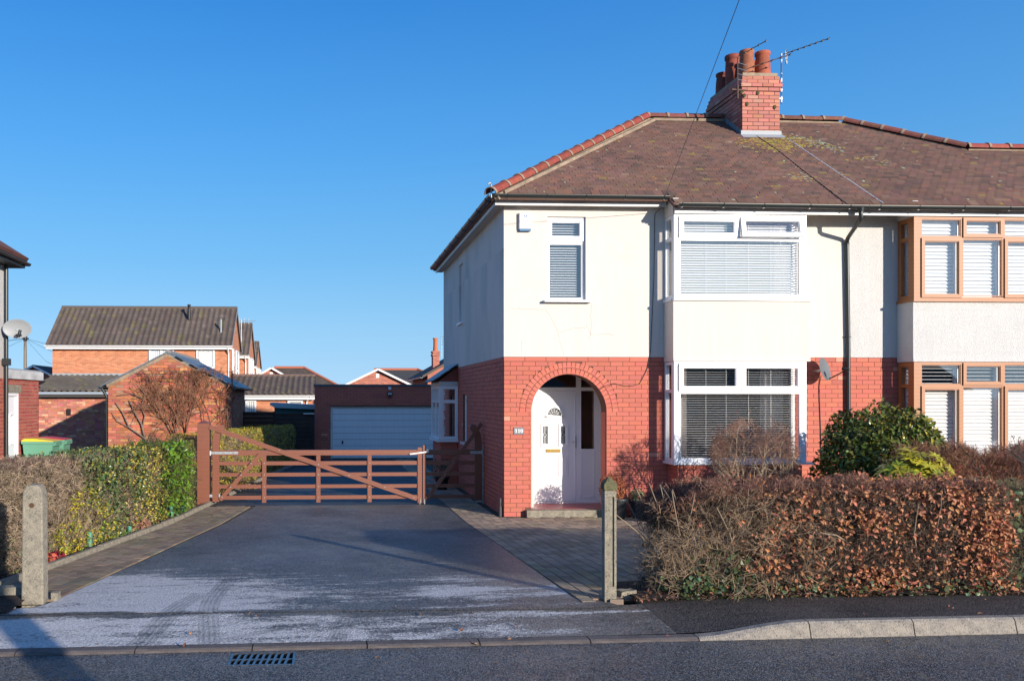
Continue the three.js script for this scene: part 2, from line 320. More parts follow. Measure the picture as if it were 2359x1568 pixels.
{
  const W = 1408, Hh = 2048, FROST = new Float32Array(W * 880),  U = (x, d) => [(x - FX0) / (FX1 - FX0), (d - FD0) / (FD1 - FD0)];
  for (let j = 0; j < 880; j++) for (let i = 0; i < W; i++) FROST[j * W + i] = frostAt(lerp(FX0, FX1, (i + .5) / W), lerp(FD0, FD1, (j + .5) / Hh));
  const lieAt = (u, v) => { const j = Math.floor(v * Hh); return j < 880 ? FROST[j * W + Math.min(W - 1, Math.floor(u * W))] : 0; };
  const colT = tex(W, Hh, (u, v) => {
    const x = lerp(FX0, FX1, u), d = lerp(FD0, FD1, v), l0 = lieAt(u, v), fr = l0 ? l0 * (.84 + .7 * (fbm(x * 90, d * 90, 2) - .5)) : 0;
    const s = fbm(x * 55, d * 55, 2), b = fbm(x * 1.1 + 5, d * 1.1, 4), st = fbm(x * 5, d * 18, 3), brown = smooth(.25, 0, Math.abs(d - 7.82)) * .8 + (d < 7.8 ? .3 : .12);
    let k = .125 + .16 * (s - .5) + .13 * (b - .5) + .05 * (st - .5) + .05 * (fbm(x * 4, d * 4 + 3, 3) - .5); if (hash(Math.floor(u * W), Math.floor(v * Hh)) > .9982) k += .3;
    let c = [k * (1 + .14 * brown), k * (1 + .03 * brown), k * (.98 - .12 * brown)];
    const green = smooth(.5, .05, Math.abs(d - 17.15)) * smooth(.5, .62, fbm(x * 3, d * 7, 3)) * .6 + smooth(.16, 0, Math.abs(x - (-2.66 + (d - 8.24) * .1366))) * smooth(.48, .65, fbm(x * 9, d * 9, 3)) * .7;
    c = [c[0] + green * .03, c[1] + green * .06, c[2] - green * .01];
    return [lerp(c[0], .67, fr), lerp(c[1], .66, fr), lerp(c[2], .66, fr)];
  });
  colT.wrapS = colT.wrapT = THREE.ClampToEdgeWrapping;
  const roughT = tex(768, 1024, (u, v) => { const x = lerp(FX0, FX1, u), d = lerp(FD0, FD1, v); return .50 + .25 * (fbm(x * 30, d * 30, 3) - .5) + .14 * (fbm(x * 1.3, d * 1.3, 3) - .5) + .4 * lieAt(u, v); });
  roughT.wrapS = roughT.wrapT = THREE.ClampToEdgeWrapping;
  const bumpT = tex(1024, 1024, (u, v) => .5 + 1.2 * (fbm(u * 140, v * 140, 3, 140) - .5)); bumpT.repeat.set((FX1 - FX0) / 1.6, (FD1 - FD0) / 1.6);
  M.tarmac = mat([.66, .66, .66], 1, { map: colT, roughnessMap: roughT, bumpMap: bumpT, bumpScale: .007 });
  M.tarmac.color.setRGB(.92, .89, .85);
  const plainT = tex(1024, 1024, (u, v) => { const s = fbm(u * 160, v * 160, 2, 160), b = fbm(u * 4, v * 4, 5, 4), l = fbm(u * 3 + 4, v * 40, 3, 3); let k = .36 + .5 * (s - .5) + .5 * (b - .5) + .1 * (l - .5); if (hash(Math.floor(u * 1024), Math.floor(v * 1024) + 5) > .997) k += .5; return [k * 1.08, k * 1.0, k * .95]; });
  M.footway = mat([.165, .145, .13], .72, { map: rep(plainT, .37), bumpMap: rep(bumpT, .7, .7), bumpScale: .007 });
  M.tarmacPlain = mat([.13, .13, .13], .55, { map: rep(plainT, .31), bumpMap: rep(bumpT, .7, .7), bumpScale: .006 });
  // vehicle crossing between kerb and drive, then the footway either side
  structure('vehicle_crossing', sheet(-3.9, 2.95, x => kD(x) + .126, () => 7.92, 60, 8, .0, U), M.tarmac, true);
  structure('pavement', sheet(2.954, 30, x => kD(x) + .126, x => 8.12, 90, 8, .0, (x, d) => [x, d]), M.footway, true);
  structure('pavement', sheet(-30, -3.904, x => kD(x) + .126, x => 8.2, 60, 6, .0, (x, d) => [x, d]), M.footway, true);
  // drive
  structure('driveway', sheet(d => d < 8.24 ? lerp(-3.5, -2.655, smooth(7.86, 8.24, d)) : -2.655 + (d - 8.24) * .1366, d => d < 8.35 ? lerp(2.75, 2.424, smooth(7.9, 8.35, d)) : 2.424 + (d - 8.3) * .004, 7.864, 17.44, 40, 60, .004, U), M.tarmac, true);
  structure('driveway', sheet(d => -2.29 + (d - 17.84) * .124, 2.465, 17.444, 30.72, 10, 30, .002, (x, d) => [x, d]), M.tarmacPlain, true);
}
// kerb stones: dropped along the crossing, one taper, full height beyond
{
  const t = new THREE.Group(); t.name = 'kerb'; t.userData.kind = 'structure'; scene.add(t);
  M.kerbDrop = mat([.15, .125, .115], .9, { map: rep(coarseT, 1.1), bumpMap: rep(grainT, 2), bumpScale: .004 });
  M.kerb = mat([.36, .325, .30], .92, { map: rep(M.concrete.map, 1.9), bumpMap: rep(grainT, 2), bumpScale: .006 });
  const edges = [4.055]; for (let k = 1; k < 12; k++) edges.push(4.055 + .9175 * k);
  const all = []; all.push([3.09, 4.045]); for (let k = 0; k < edges.length - 1; k++) all.push([edges[k], edges[k + 1] - .010]);
  for (let x = 3.08; x > -12; x -= .9175) all.push([x - .9075, x]);
  for (const [a, b] of all) {
    const full = a > 3, n = 6, P = [], quad = (p, q, r, s) => P.push(...p, ...q, ...r, ...p, ...r, ...s);
    const ring = x => { const h = kerbTop(x) + .003, k = kD(x), f = h > .05 ? .028 : .008; return [[x, -.15, -k], [x, .004, -(k)], [x, h - Math.min(.02, h * .4), -(k + f)], [x, h, -(k + f + .022)], [x, h, -(k + .125)], [x, -.15, -(k + .125)]]; };
    for (let i = 0; i < n; i++) { const A = ring(lerp(a, b, i / n)), B = ring(lerp(a, b, (i + 1) / n)); for (let e = 0; e < 5; e++) quad(A[e], B[e], B[e + 1], A[e + 1]); }
    for (const [x, fl] of [[a, 1], [b, 0]]) { const r = ring(x); for (let e = 1; e < 5; e++) fl ? P.push(...r[0], ...r[e], ...r[e + 1]) : P.push(...r[0], ...r[e + 1], ...r[e]); }
    const g = new THREE.BufferGeometry(); g.setAttribute('position', new THREE.Float32BufferAttribute(P, 3)); g.computeVertexNormals();
    obj('kerb_stone', g, full ? M.kerb : M.kerbDrop, t);
  }
}
// road gully
{
  const t = thing('road_gully', 'rusty dark iron gully grate sunk in the road beside the dropped kerb', 'drain grate', [-.49, 0, 6.66]);
  const { x0, x1, d0, d1 } = GUL, iron = mat([.24, .255, .27], .3, { metalness: .8, map: rep(coarseT, 5) });
  part(t, 'pit', [bx(x0 - .02, x0, -.42, -.004, d0 - .02, d1 + .02), bx(x1, x1 + .02, -.42, -.004, d0 - .02, d1 + .02), bx(x0, x1, -.42, -.004, d0 - .02, d0), bx(x0, x1, -.42, -.004, d1, d1 + .02), bx(x0, x1, -.44, -.42, d0, d1)], M.black);
  part(t, 'frame', [bx(x0 + .001, x0 + .02, -.1, .002, d0 + .001, d1 - .001), bx(x1 - .02, x1 - .001, -.1, .002, d0 + .001, d1 - .001), bx(x0 + .02, x1 - .02, -.1, .002, d0 + .001, d0 + .018), bx(x0 + .02, x1 - .02, -.1, .002, d1 - .018, d1 - .001)], iron);
  part(t, 'cross_bar', bx(x0 + .02, x1 - .02, -.04, -.004, (d0 + d1) / 2 - .011, (d0 + d1) / 2 + .011), iron);
  for (let k = 0; k < 9; k++) { const x = x0 + .05 + k * .0475; part(t, 'bar', bar(V(x, -.021, d0 + .018), V(x + .022, -.021, d1 - .018), .036, .019, new THREE.Vector3(1, 0, 0)), iron); }
}
// block paving
M.block = mat([.38, .28, .195], .9, { bumpMap: rep(grainT, 2), bumpScale: .004 });
M.sand = mat([.085, .075, .055], 1, { map: rep(coarseT, 1) });
function paving(name, inside, x0, x1, d0, d1, ang, limit, tone) {
  const base = new THREE.Group(); base.name = numbered(name); base.userData.kind = 'structure'; scene.add(base);
  const w = .135, l = .202, items = [], c = Math.cos(ang), s = Math.sin(ang);
  for (let i = 0; i * w < x1 - x0; i++) for (let j = -1; j * l < d1 - d0; j++) {
    const lu = i * w + w / 2, lv = j * l + l / 2 + (i % 2 ? l / 2 : 0), x = x0 + lu * c + lv * s, d = d0 + lv * c - lu * s;
    if (!inside(x, d)) continue;
    const y = G(x, d), slope = (G(x, d + .1) - G(x, d - .1)) / .2;
    const m = new THREE.Matrix4().makeRotationY(-ang).multiply(new THREE.Matrix4().makeRotationX(Math.atan(slope)));
    m.multiply(new THREE.Matrix4().makeRotationX(rr(-.008, .008))).scale(new THREE.Vector3(w - .007, .06, l - .007)); m.setPosition(x, y - .018 + rr(-.0018, .0018), -d);
    const k = rr(.72, 1.2) * tone * (.75 + .5 * fbm(x * 1.5, d * 1.5, 3)), p = rr(-.05, .05), md = smooth(.5, .75, fbm(x * 2 + 9, d * 2, 3));
    items.push({ m, c: col(k * (1 + p - .12 * md), k * (1 - .02 * md), k * (1 - p - .15 * md)), w: w * l });
  }
  pieces(base, 'paving_block', UNIT, M.block, items, limit, 'paving_blocks');
}
const edgeX = d => -3.358 + (d - 9.43) * .1237, tarL = d => -2.655 + (d - 8.24) * .1366;
structure('paving_bed', [sheet(d => edgeX(d) - .02, d => tarL(d) + .03, 8.3, 17.46, 6, 30, -.006)], M.sand);
structure('paving_bed', [sheet(2.40, 6.6, 8.13, 15.2, 10, 24, -.006), sheet(2.44, 6.6, 15.202, 15.9, 8, 3, -.006), sheet(2.44, 3.4, 15.902, 30.7, 3, 30, -.006)], M.sand);
paving('block_paving', (x, d) => x > edgeX(d) + .085 && x < tarL(d) - .07 && d > 8.45 && d < 17.35, -3.75, -1.9, 8.3, 17.6, .128, 220, .74);
paving('block_paving', (x, d) => x > 2.505 && (d < 15.45 ? x < 6.5 : x < 3.17) && d > 8.2 && d < 30.6, 2.44, 6.6, 8.1, 30.7, 0, 300, 1);
{ // concrete edging along the left bed
  const t = new THREE.Group(); t.name = 'edging_kerb'; t.userData.kind = 'structure'; scene.add(t);
  for (let d = 8.15; d < 29; d += .915) { const e = Math.min(d + .905, 29.5), a = V(edgeX(d), G(edgeX(d) + .1, d) - .0, d), b = V(edgeX(e), G(edgeX(e) + .1, e) - .0, e); a.y += rr(-.006, .006); b.y += rr(-.006, .006); obj('edging_stone', bar(a, b, .055, .16, new THREE.Vector3(0, 1, 0)), M.concrete, t); }
}
structure('flower_bed', sheet(d => edgeX(d) - 1.3, d => edgeX(d) - .02, 8.35, 29, 10, 60, .055, (x, d) => [x, d], (x, d) => G(edgeX(d) + .1, d) + .05 * (fbm(x * 4, d * 4, 3) - .5) - .03), M.soil, true);
structure('flower_bed', sheet(-6.5, -2.86, 7.9, 8.6, 20, 8, .03, (x, d) => [x, d], (x, d) => .055 + .06 * (fbm(x * 5, d * 5, 3) - .5)), M.soil, true);
structure('flower_bed', sheet(2.95, 30, 7.96, 8.95, 60, 10, .03, (x, d) => [x, d], (x, d) => G(x, d) + .05 * (fbm(x * 4, d * 4, 3) - .5)), M.soil, true);
structure('flower_bed', sheet(6.35, 30, 8.96, 15.3, 40, 30, .02, (x, d) => [x, d], (x, d) => G(x, d) + .05 * (fbm(x * 4, d * 4, 3) - .5)), M.soil, true);
// ---------------------------------------------------------------- windows, blinds, gutters
const LM = (a, b, c, d, n0, n1) => { const g = new THREE.BoxGeometry(b - a, d - c, n1 - n0); g.translate((a + b) / 2, (c + d) / 2, (n0 + n1) / 2); return g; };
function ring(u0, u1, v0, v1, w, n0, n1) { return [LM(u0, u1, v0, v0 + w, n0, n1), LM(u0, u1, v1 - w, v1, n0, n1), LM(u0, u0 + w, v0 + w, v1 - w, n0, n1), LM(u1 - w, u1, v0 + w, v1 - w, n0, n1)]; }
const world = (list, m) => (Array.isArray(list) ? list : [list]).map(g => g.applyMatrix4(m));
// a window: outer frame with bars; each light is a pane, or a sash (frame and pane) that may stand open at the foot
function windowOn(parent, name, Mx, w, fm, inThing) {
  const fw = w.fw || .06, fd = w.fd || .07, geos = ring(w.u0, w.u1, w.v0, w.v1, fw, -fd, 0);
  for (const b of w.bars || []) geos.push(LM(b[0], b[1], b[2], b[3], -fd + .002, -.002));
  const f = inThing ? part(parent, name, world(geos, Mx), fm) : obj(name, world(geos, Mx), fm, parent);
  for (const l of w.lights) {
    if (l.sash) {
      const sw = l.sw || .062, sg = ring(l.u0, l.u1, l.v0, l.v1, sw, -.03, .022), bead = ring(l.u0 + sw, l.u1 - sw, l.v0 + sw, l.v1 - sw, .012, -.025, .008), pg = LM(l.u0 + sw, l.u1 - sw, l.v0 + sw, l.v1 - sw, -.018, -.012);
      const R = new THREE.Matrix4(); if (l.open) R.makeTranslation(0, l.v1, .02).multiply(new THREE.Matrix4().makeRotationX(-l.open)).multiply(new THREE.Matrix4().makeTranslation(0, -l.v1, 0));
      const A = Mx.clone().multiply(R); obj('sash', world([...sg, ...bead], A), fm, f); obj('pane', world(pg, A), l.glass || M.glass, f);
    } else {
      const bead = ring(l.u0, l.u1, l.v0, l.v1, .014, -.045, -.012);
      obj('glazing_bead', world(bead, Mx), fm, f); obj('pane', world(LM(l.u0 + .002, l.u1 - .002, l.v0 + .002, l.v1 - .002, -.036, -.030), Mx), l.glass || M.glass, f);
    }
  }
  return f;
}
const slatGeo = (() => { const g = new THREE.BufferGeometry(), P = [], n = 5; // a slat 1 m long and 50 mm deep, slightly cupped
  for (let i = 0; i < n - 1; i++) { const f = t => [-.025 + .05 * t, .0035 * (1 - (2 * t - 1) ** 2)]; const [z0, y0] = f(i / (n - 1)), [z1, y1] = f((i + 1) / (n - 1)); for (const o of [0, -.0012]) P.push(-.5, y0 + o, z0, .5, y1 + o, z1, .5, y0 + o, z0, -.5, y0 + o, z0, -.5, y1 + o, z1, .5, y1 + o, z1); }
  g.setAttribute('position', new THREE.Float32BufferAttribute(P, 3)); g.computeVertexNormals(); boxUV(g); return g; })();
const louvreGeo = (() => { const g = new THREE.CylinderGeometry(.5, .5, 1, 10); g.rotateZ(Math.PI / 2); g.scale(1, .011, .076); return fin(g); })();
function slats(parent, name, Mx, u0, u1, v0, v1, n, step, tilt, geo = slatGeo, m = M.blind) {
  for (let v = v0, k = 0; v < v1; v += step, k++) {
    const o = new THREE.Mesh(geo, m); o.name = name; o.castShadow = o.receiveShadow = true;
    const L = new THREE.Matrix4().makeTranslation((u0 + u1) / 2, v, n).multiply(new THREE.Matrix4().makeRotationX(tilt + .015 * Math.sin(k * 1.7))).multiply(new THREE.Matrix4().makeScale(u1 - u0, 1, 1)).premultiply(Mx);
    L.decompose(o.position, o.quaternion, o.scale); parent.add(o);
  }
}
function curtainGeo(x0, x1, y0, y1, d, amp = .03, per = .11) {
  const n = Math.max(8, Math.round((x1 - x0) / per * 8)), P = [], I = [];
  for (let j = 0; j <= 1; j++) for (let i = 0; i <= n; i++) { const x = lerp(x0, x1, i / n); P.push(x, j ? y1 : y0, -(d + amp * Math.sin(x / per * 6.283) + .01 * Math.sin(x * 61 + j))); }
  for (let i = 0; i < n; i++) I.push(i, i + 1, i + n + 1, i + 1, i + n + 2, i + n + 1);
  const g = new THREE.BufferGeometry(); g.setAttribute('position', new THREE.Float32BufferAttribute(P, 3)); g.setIndex(I); g.computeVertexNormals(); return g;
}
function roomGeo(x0, x1, y0, y1, d0, d1, t = .05) { return [bx(x0 - t, x0, y0 - t, y1 + t, d0, d1 + t), bx(x1, x1 + t, y0 - t, y1 + t, d0, d1 + t), bx(x0, x1, y0 - t, y0, d0, d1 + t), bx(x0, x1, y1, y1 + t, d0, d1 + t), bx(x0, x1, y0, y1, d1, d1 + t)]; }
function halfRound(a, b, r = .058, t = .005) {                     // a half-round gutter from a to b
  const s = new THREE.Shape(); s.absarc(0, 0, r, Math.PI, 2 * Math.PI, false); s.lineTo(r - t, 0); s.absarc(0, 0, r - t, 2 * Math.PI, Math.PI, true); s.closePath();
  const g = new THREE.ExtrudeGeometry(s, { depth: 1, bevelEnabled: false, curveSegments: 10 }), d = b.clone().sub(a), U = new THREE.Vector3().crossVectors(new THREE.Vector3(0, 1, 0), d.clone().normalize());
  g.applyMatrix4(new THREE.Matrix4().makeBasis(U, new THREE.Vector3(0, 1, 0), d)); g.translate(a.x, a.y, a.z); return g;
}
function bracketGeo(p, dir, r = .058) { const g = new THREE.TorusGeometry(r + .004, .006, 6, 12, Math.PI); g.rotateX(Math.PI); if (dir === 'x') g.rotateY(Math.PI / 2); g.translate(p.x, p.y + .004, p.z); const f = dir === 'x' ? bx(p.x - .014, p.x + .014, p.y - .075, p.y - .045, -p.z - .02, -p.z + .055) : bx(p.x - .02, p.x + .055, p.y - .075, p.y - .045, -p.z - .014, -p.z + .014); return [g, f]; }

// ---------------------------------------------------------------- the semi-detached pair
const WD = 15.632, BD = 15.171, FLOORB = 2.765, GY = -.16, HX0 = 3.26, PARTY = 9.715;
const brickTone = (x, y) => { const k = rr(.95, 1.06) * (.93 + .14 * fbm(x * .8, y * .8 + 5, 3)), h = rnd(); return h > .995 ? col(1.25, 2.0, 2.0) : h > .95 ? col(k * .88, k * .9, k * .95) : col(k, k * rr(.95, 1.08), k * rr(.95, 1.1)); };
const ARC = { x: 4.4635, y: 1.752, r: .6975 };
const house = thing('semi_detached_house', 'cream rendered house above red brick with white arched front door and white bay windows', 'house', [6.4, GY, 19]);
const housE = thing('semi_detached_house', 'attached house with brown framed bay windows, white louvred shutters and pale grey pebbledash', 'house', [13, GY, 19]);
{
  // front wall: brickwork below, render above
  const arch = new THREE.Path(); arch.moveTo(ARC.x - ARC.r, -.3 + .001); arch.lineTo(ARC.x - ARC.r, ARC.y); arch.absarc(ARC.x, ARC.y, ARC.r, Math.PI, 0, true); arch.lineTo(ARC.x + ARC.r, -.3 + .001); arch.closePath();
  const wall = part(house, 'brick_wall', prismXY(rect(HX0 + .01, PARTY, -.3, FLOORB), WD + .008, WD + .3, [arch, rect(6.36, 8.6, .78, 2.6)]), M.mortar);
  const ringR = ARC.r + .222;
  bricks(wall, faceM('F', WD), HX0, PARTY - .005, GY, FLOORB - .085, { mat: M.brick, color: brickTone, blocked: y => {
    const c = []; if (y < ARC.y) c.push([ARC.x - ARC.r, ARC.x + ARC.r]); else { const q = ringR * ringR - (y - ARC.y) ** 2; if (q > 0) c.push([ARC.x - Math.sqrt(q), ARC.x + Math.sqrt(q)]); }
    if (y > .8) c.push([6.3, 8.66]); else c.push([6.345, 8.655]); if (y < -.03) c.push([3.65, 5.3]); return c; } });
  bricks(wall, faceM('F', WD - .004), HX0 - .004, PARTY - .005, FLOORB - .083, FLOORB, { mat: M.brick, len: .39, th: .03, color: brickTone, blocked: () => [[6.3, 8.7]], limit: 40 });
  const ab = [];
  for (const [r0, n, ph] of [[ARC.r + .0, 29, 0], [ARC.r + .112, 33, .4]]) for (let k = 0; k < n; k++) {
    const a = Math.PI * (k + .5) / n, rm = r0 + .0545, w = Math.PI * rm / n - .009;
    const m = new THREE.Matrix4().makeTranslation(ARC.x + Math.cos(a) * rm, ARC.y + Math.sin(a) * rm, -(WD - .004) - .0155 + rr(-.002, .002)).multiply(new THREE.Matrix4().makeRotationZ(a - Math.PI / 2)).multiply(new THREE.Matrix4().makeScale(w, .103, .031));
    const t = brickTone(0, 0); t.multiplyScalar(1.08); ab.push({ m, c: t, w: 1 });
  }
  pieces(wall, 'arch_brick', UNIT, M.brick, ab);
  // brick reveals of the porch
  part(house, 'porch_reveal', [bx(ARC.x + ARC.r - .007, ARC.x + ARC.r + .01, GY, ARC.y, WD + .03, WD + .302), bx(ARC.x - ARC.r - .01, ARC.x - ARC.r + .007, GY, ARC.y, WD + .03, WD + .302)], M.brick);
  part(house, 'render_wall', [prismXY(rect(HX0 - .004, PARTY, FLOORB + .001, 5.62), WD - .012, WD + .3, [rect(4.06, 4.772, 3.795, 5.335), rect(6.36, 8.6, 3.9, 5.25)])], M.cream);
  // flank wall
  const flank = part(house, 'brick_wall', prismDY(rect(WD + .301, 23.69, -.3, FLOORB), HX0 + .01, HX0 + .3, [rect(19.83, 20.36, .98, 2.09), rect(21.2, 22.6, .98, 2.35)]), M.mortar);
  part(house, 'brick_corner', prismDY(rect(WD + .03, WD + .30, -.3, FLOORB), HX0 + .008, HX0 + .05), M.mortar);
  bricks(flank, faceM('L', HX0), -23.69, -(WD + .028), GY, FLOORB - .085, { mat: M.brick, color: brickTone, blocked: y => { const c = []; if (y > .98 && y < 2.09) c.push([-20.36, -19.83]); if (y < 2.75) c.push([-22.72, -21.08]); return c; }, shift: .1 });
  bricks(flank, faceM('L', HX0 - .004), -23.69, -(WD + .028), FLOORB - .083, FLOORB, { mat: M.brick, color: brickTone, len: .16, limit: 50 });
  part(house, 'flank_render', prismDY(rect(WD + .301, 23.69, FLOORB + .001, 5.62), HX0 - .004, HX0 + .3, [rect(20.37, 20.91, 3.82, 5.24)]), M.creamFlank);
  part(house, 'flank_render', prismDY(rect(WD - .011, WD + .3, FLOORB + .002, 5.62), HX0 - .006, HX0 + .02), M.creamFlank);
  part(house, 'rear_wall', bx(HX0, 13.2, -.3, 5.62, 23.4, 23.69), M.cream);
  part(house, 'party_wall', bx(PARTY + .001, PARTY + .2, -.3, 5.6, WD + .302, 23.39), M.room);
  // concrete step and tiled threshold
  part(house, 'door_step', bx(3.655, 5.30, GY - .1, -.033, WD - .14, WD + .06), M.concrete);
  part(house, 'tiled_threshold', bx(ARC.x - ARC.r + .002, ARC.x + ARC.r - .002, GY, -.03, WD + .062, WD + .30), M.black); part(house, 'tiled_floor', bx(3.6, 5.44, GY - .1, -.028, WD + .061, WD + .93), phys([.30, .052, .035], .3));
  // rooms
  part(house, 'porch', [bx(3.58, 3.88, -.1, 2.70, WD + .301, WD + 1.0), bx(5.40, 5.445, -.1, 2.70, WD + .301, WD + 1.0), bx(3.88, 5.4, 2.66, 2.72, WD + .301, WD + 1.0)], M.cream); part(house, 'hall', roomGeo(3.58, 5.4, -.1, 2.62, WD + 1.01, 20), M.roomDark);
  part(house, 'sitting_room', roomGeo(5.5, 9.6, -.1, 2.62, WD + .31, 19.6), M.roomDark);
  part(house, 'landing', roomGeo(3.58, 5.4, 2.75, 5.42, WD + .31, 19), M.room);
  part(house, 'bedroom', roomGeo(5.5, 9.6, 2.75, 5.42, WD + .31, 19.6), M.room);
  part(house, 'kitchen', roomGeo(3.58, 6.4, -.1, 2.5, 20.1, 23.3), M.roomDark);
}
{ // ---- front door, sidelight and fanlight
  const DD = WD + .918, kk = 1.0407, dm = M.upvcDoor, Mx = faceM('F', DD).multiply(new THREE.Matrix4().makeTranslation(0, 2 - 2 * kk, 0)).multiply(new THREE.Matrix4().makeScale(kk, kk, 1));
  const x0 = 3.735, x1 = 5.188;
  const clip = (pts) => pts;
  const frame = part(house, 'door_frame', [
    ...world([LM(x0, 3.84, .03, 2.146, -.07, .0), LM(4.69, 4.77, .03, 2.146, -.07, .004), LM(5.03, x1, .03, 2.146, -.07, 0), LM(x0, x1, 2.146, 2.21, -.07, .006), LM(4.69, 4.77, 2.21, 2.53, -.07, .0), LM(x0, x1, .03, .085, -.07, .02)], Mx),
    ...world([LM(x0, x0 + .06, 2.21, 2.5, -.07, 0), LM(x1 - .06, x1, 2.21, 2.53, -.07, 0), LM(x0, x1, 2.53, 2.62, -.07, 0)], Mx)], dm);
  obj('pane', world([LM(x0, 4.69, 2.21, 2.53, -.04, -.034), LM(4.77, x1, 2.21, 2.53, -.04, -.034)], Mx), M.glass, frame);
  obj('side_pane', world(LM(4.77, 5.03, 1.06, 2.146, -.04, -.034), Mx), M.glass, frame);
  obj('side_panel', world([LM(4.77, 5.03, .085, 1.06, -.05, -.006), ...ring(4.775, 5.025, .15, 1.02, .022, -.006, .006), LM(4.77, 5.03, 1.02, 1.06, -.006, .004)], Mx), dm, frame);
  const leaf = part(house, 'front_door', world([prismHole()], Mx), dm);
  function prismHole() {
    const fan = new THREE.Path(); fan.moveTo(4.137, 1.676); fan.absarc(4.265, 1.70, .128, Math.PI, 0, true); fan.lineTo(4.393, 1.676); fan.closePath();
    const g = new THREE.ExtrudeGeometry(shapeOf(rect(3.842, 4.688, .09, 2.143), [fan, rect(4.05, 4.14, 1.16, 1.485), rect(4.39, 4.48, 1.16, 1.485)]), { depth: .045, bevelEnabled: false, curveSegments: 16 }); g.translate(0, 0, -.05); return g;
  }
  const arcBand = (r0, r1, n1, y = 1.70) => { const s = new THREE.Shape(); s.absarc(4.265, y, r1, 0, Math.PI, false); s.lineTo(4.265 - r1, 1.655); s.lineTo(4.265 - r0, 1.655); s.lineTo(4.265 - r0, y); s.absarc(4.265, y, r0, Math.PI, 0, true); s.lineTo(4.265 + r0, 1.655); s.lineTo(4.265 + r1, 1.655); s.closePath(); const g = new THREE.ExtrudeGeometry(s, { depth: n1, bevelEnabled: false, curveSegments: 16 }); g.translate(0, 0, -.005); return g; };
  obj('moulding', world([arcBand(.128, .175, .018), LM(4.09, 4.44, 1.637, 1.674, -.005, .013), ...ring(4.007, 4.183, 1.104, 1.53, .04, -.005, .013), ...ring(4.347, 4.523, 1.104, 1.53, .04, -.005, .013), ...ring(4.0, 4.18, .526, .947, .014, -.005, .008), ...ring(4.345, 4.52, .526, .947, .014, -.005, .008), LM(4.03, 4.15, .56, .91, -.005, .006), LM(4.375, 4.49, .56, .91, -.005, .006), ...ring(3.87, 4.66, .12, 2.06, .010, -.005, .004)], Mx), dm, leaf);
  obj('leaded_pane', world([LM(4.13, 4.40, 1.66, 1.84, -.03, -.024), LM(4.05, 4.14, 1.16, 1.485, -.03, -.024), LM(4.39, 4.48, 1.16, 1.485, -.03, -.024)], Mx), M.frostGlass, leaf);
  const lead = []; for (const a of [.5, 1.05, 1.57, 2.09, 2.64]) lead.push(bar(new THREE.Vector3(4.265 + .055 * Math.cos(a), 1.68 + .055 * Math.sin(a), -.018), new THREE.Vector3(4.265 + .128 * Math.cos(a), 1.70 + .128 * Math.sin(a), -.018), .006, .006));
  for (const cx of [4.095, 4.435]) for (const [a, b, c, d] of [[-.01, .485, -.01, .37], [.015, .485, .015, .39], [-.01, .37, .028, .325], [.028, .325, -.01, .28], [-.01, .28, -.01, .16], [.015, .3, .015, .16], [-.01, .37, -.034, .33], [-.034, .33, -.01, .28]]) lead.push(bar(new THREE.Vector3(cx + a, 1 + b, -.018), new THREE.Vector3(cx + c, 1 + d, -.018), .005, .006));
  { const fanN = 5, half = (lead.length - fanN) / 2; for (const set of [lead.slice(0, fanN), lead.slice(fanN, fanN + half), lead.slice(fanN + half)]) obj('lead_came', world(set, Mx), M.upvc, leaf); }
  obj('letter_plate', world([LM(4.105, 4.38, .998, 1.06, -.005, .010), LM(4.125, 4.36, 1.010, 1.048, .010, .016)], Mx), mat([.62, .40, .12], .25, { metalness: .9 }), leaf);
  const h = obj('handle', world([LM(4.655, 4.68, 1.085, 1.31, -.005, .008), LM(4.585, 4.672, 1.19, 1.206, .035, .05), LM(4.660, 4.676, 1.188, 1.208, .008, .05)], Mx), M.metal, leaf);
}
{ // ---- house number plate
  const t = thing('house_number_plate', 'grey slate house number plate reading 110 beside the arched front door', 'number plate', [3.53, 1.35, WD]);
  const slate = part(t, 'slate', world(LM(3.437, 3.627, 1.348, 1.476, .001, .014), faceM('F', WD)), mat([.16, .165, .18], .6));
  const font = await new FontLoader().loadAsync('fonts/droid/droid_serif_bold.typeface.json');
  const g = new TextGeometry('110', { font, size: .067, depth: .002, curveSegments: 3 }); g.computeBoundingBox(); const w = g.boundingBox.max.x - g.boundingBox.min.x; g.translate(3.532 - w / 2 - g.boundingBox.min.x, 1.378, .0142);
  part(t, 'numerals', world(g, faceM('F', WD)), mat([.8, .8, .78], .5));
  part(t, 'screw_cap', world([LM(3.447, 3.455, 1.408, 1.416, .0142, .016), LM(3.609, 3.617, 1.408, 1.416, .0142, .016)], faceM('F', WD)), M.upvc);
}
{ // ---- hairline cracks in the render
  for (const c of [[[4.026, 3.633], [4.152, 3.431], [4.254, 3.229], [4.3, 3.027], [4.334, 2.937], [4.362, 2.791]], [[4.254, 3.229], [4.369, 3.229], [4.517, 3.285], [4.768, 3.308]], [[4.768, 3.364], [4.86, 3.184], [4.814, 3.072]], [[4.86, 3.184], [5.02, 3.184], [5.294, 3.18]], [[3.375, 3.645], [4.026, 3.638]], [[3.581, 2.791], [3.581, 3.05], [3.631, 3.117]], [[4.871, 3.746], [4.873, 3.431], [4.864, 3.184]]]) {   // x, y on the wall in metres
    const at = (x, y) => V(x, y, WD - .0125), pts = []; c.forEach(([x, y], i) => { if (i) for (let k = 1; k < 6; k++) { const t = k / 6; pts.push(at(lerp(c[i - 1][0], x, t) + rr(-.011, .011), lerp(c[i - 1][1], y, t) + rr(-.011, .011))); } pts.push(at(x, y)); });
    part(house, 'hairline_crack', tube(pts, .0022, 4, pts.length * 2), mat([.36, .27, .22], .95));
  }
}
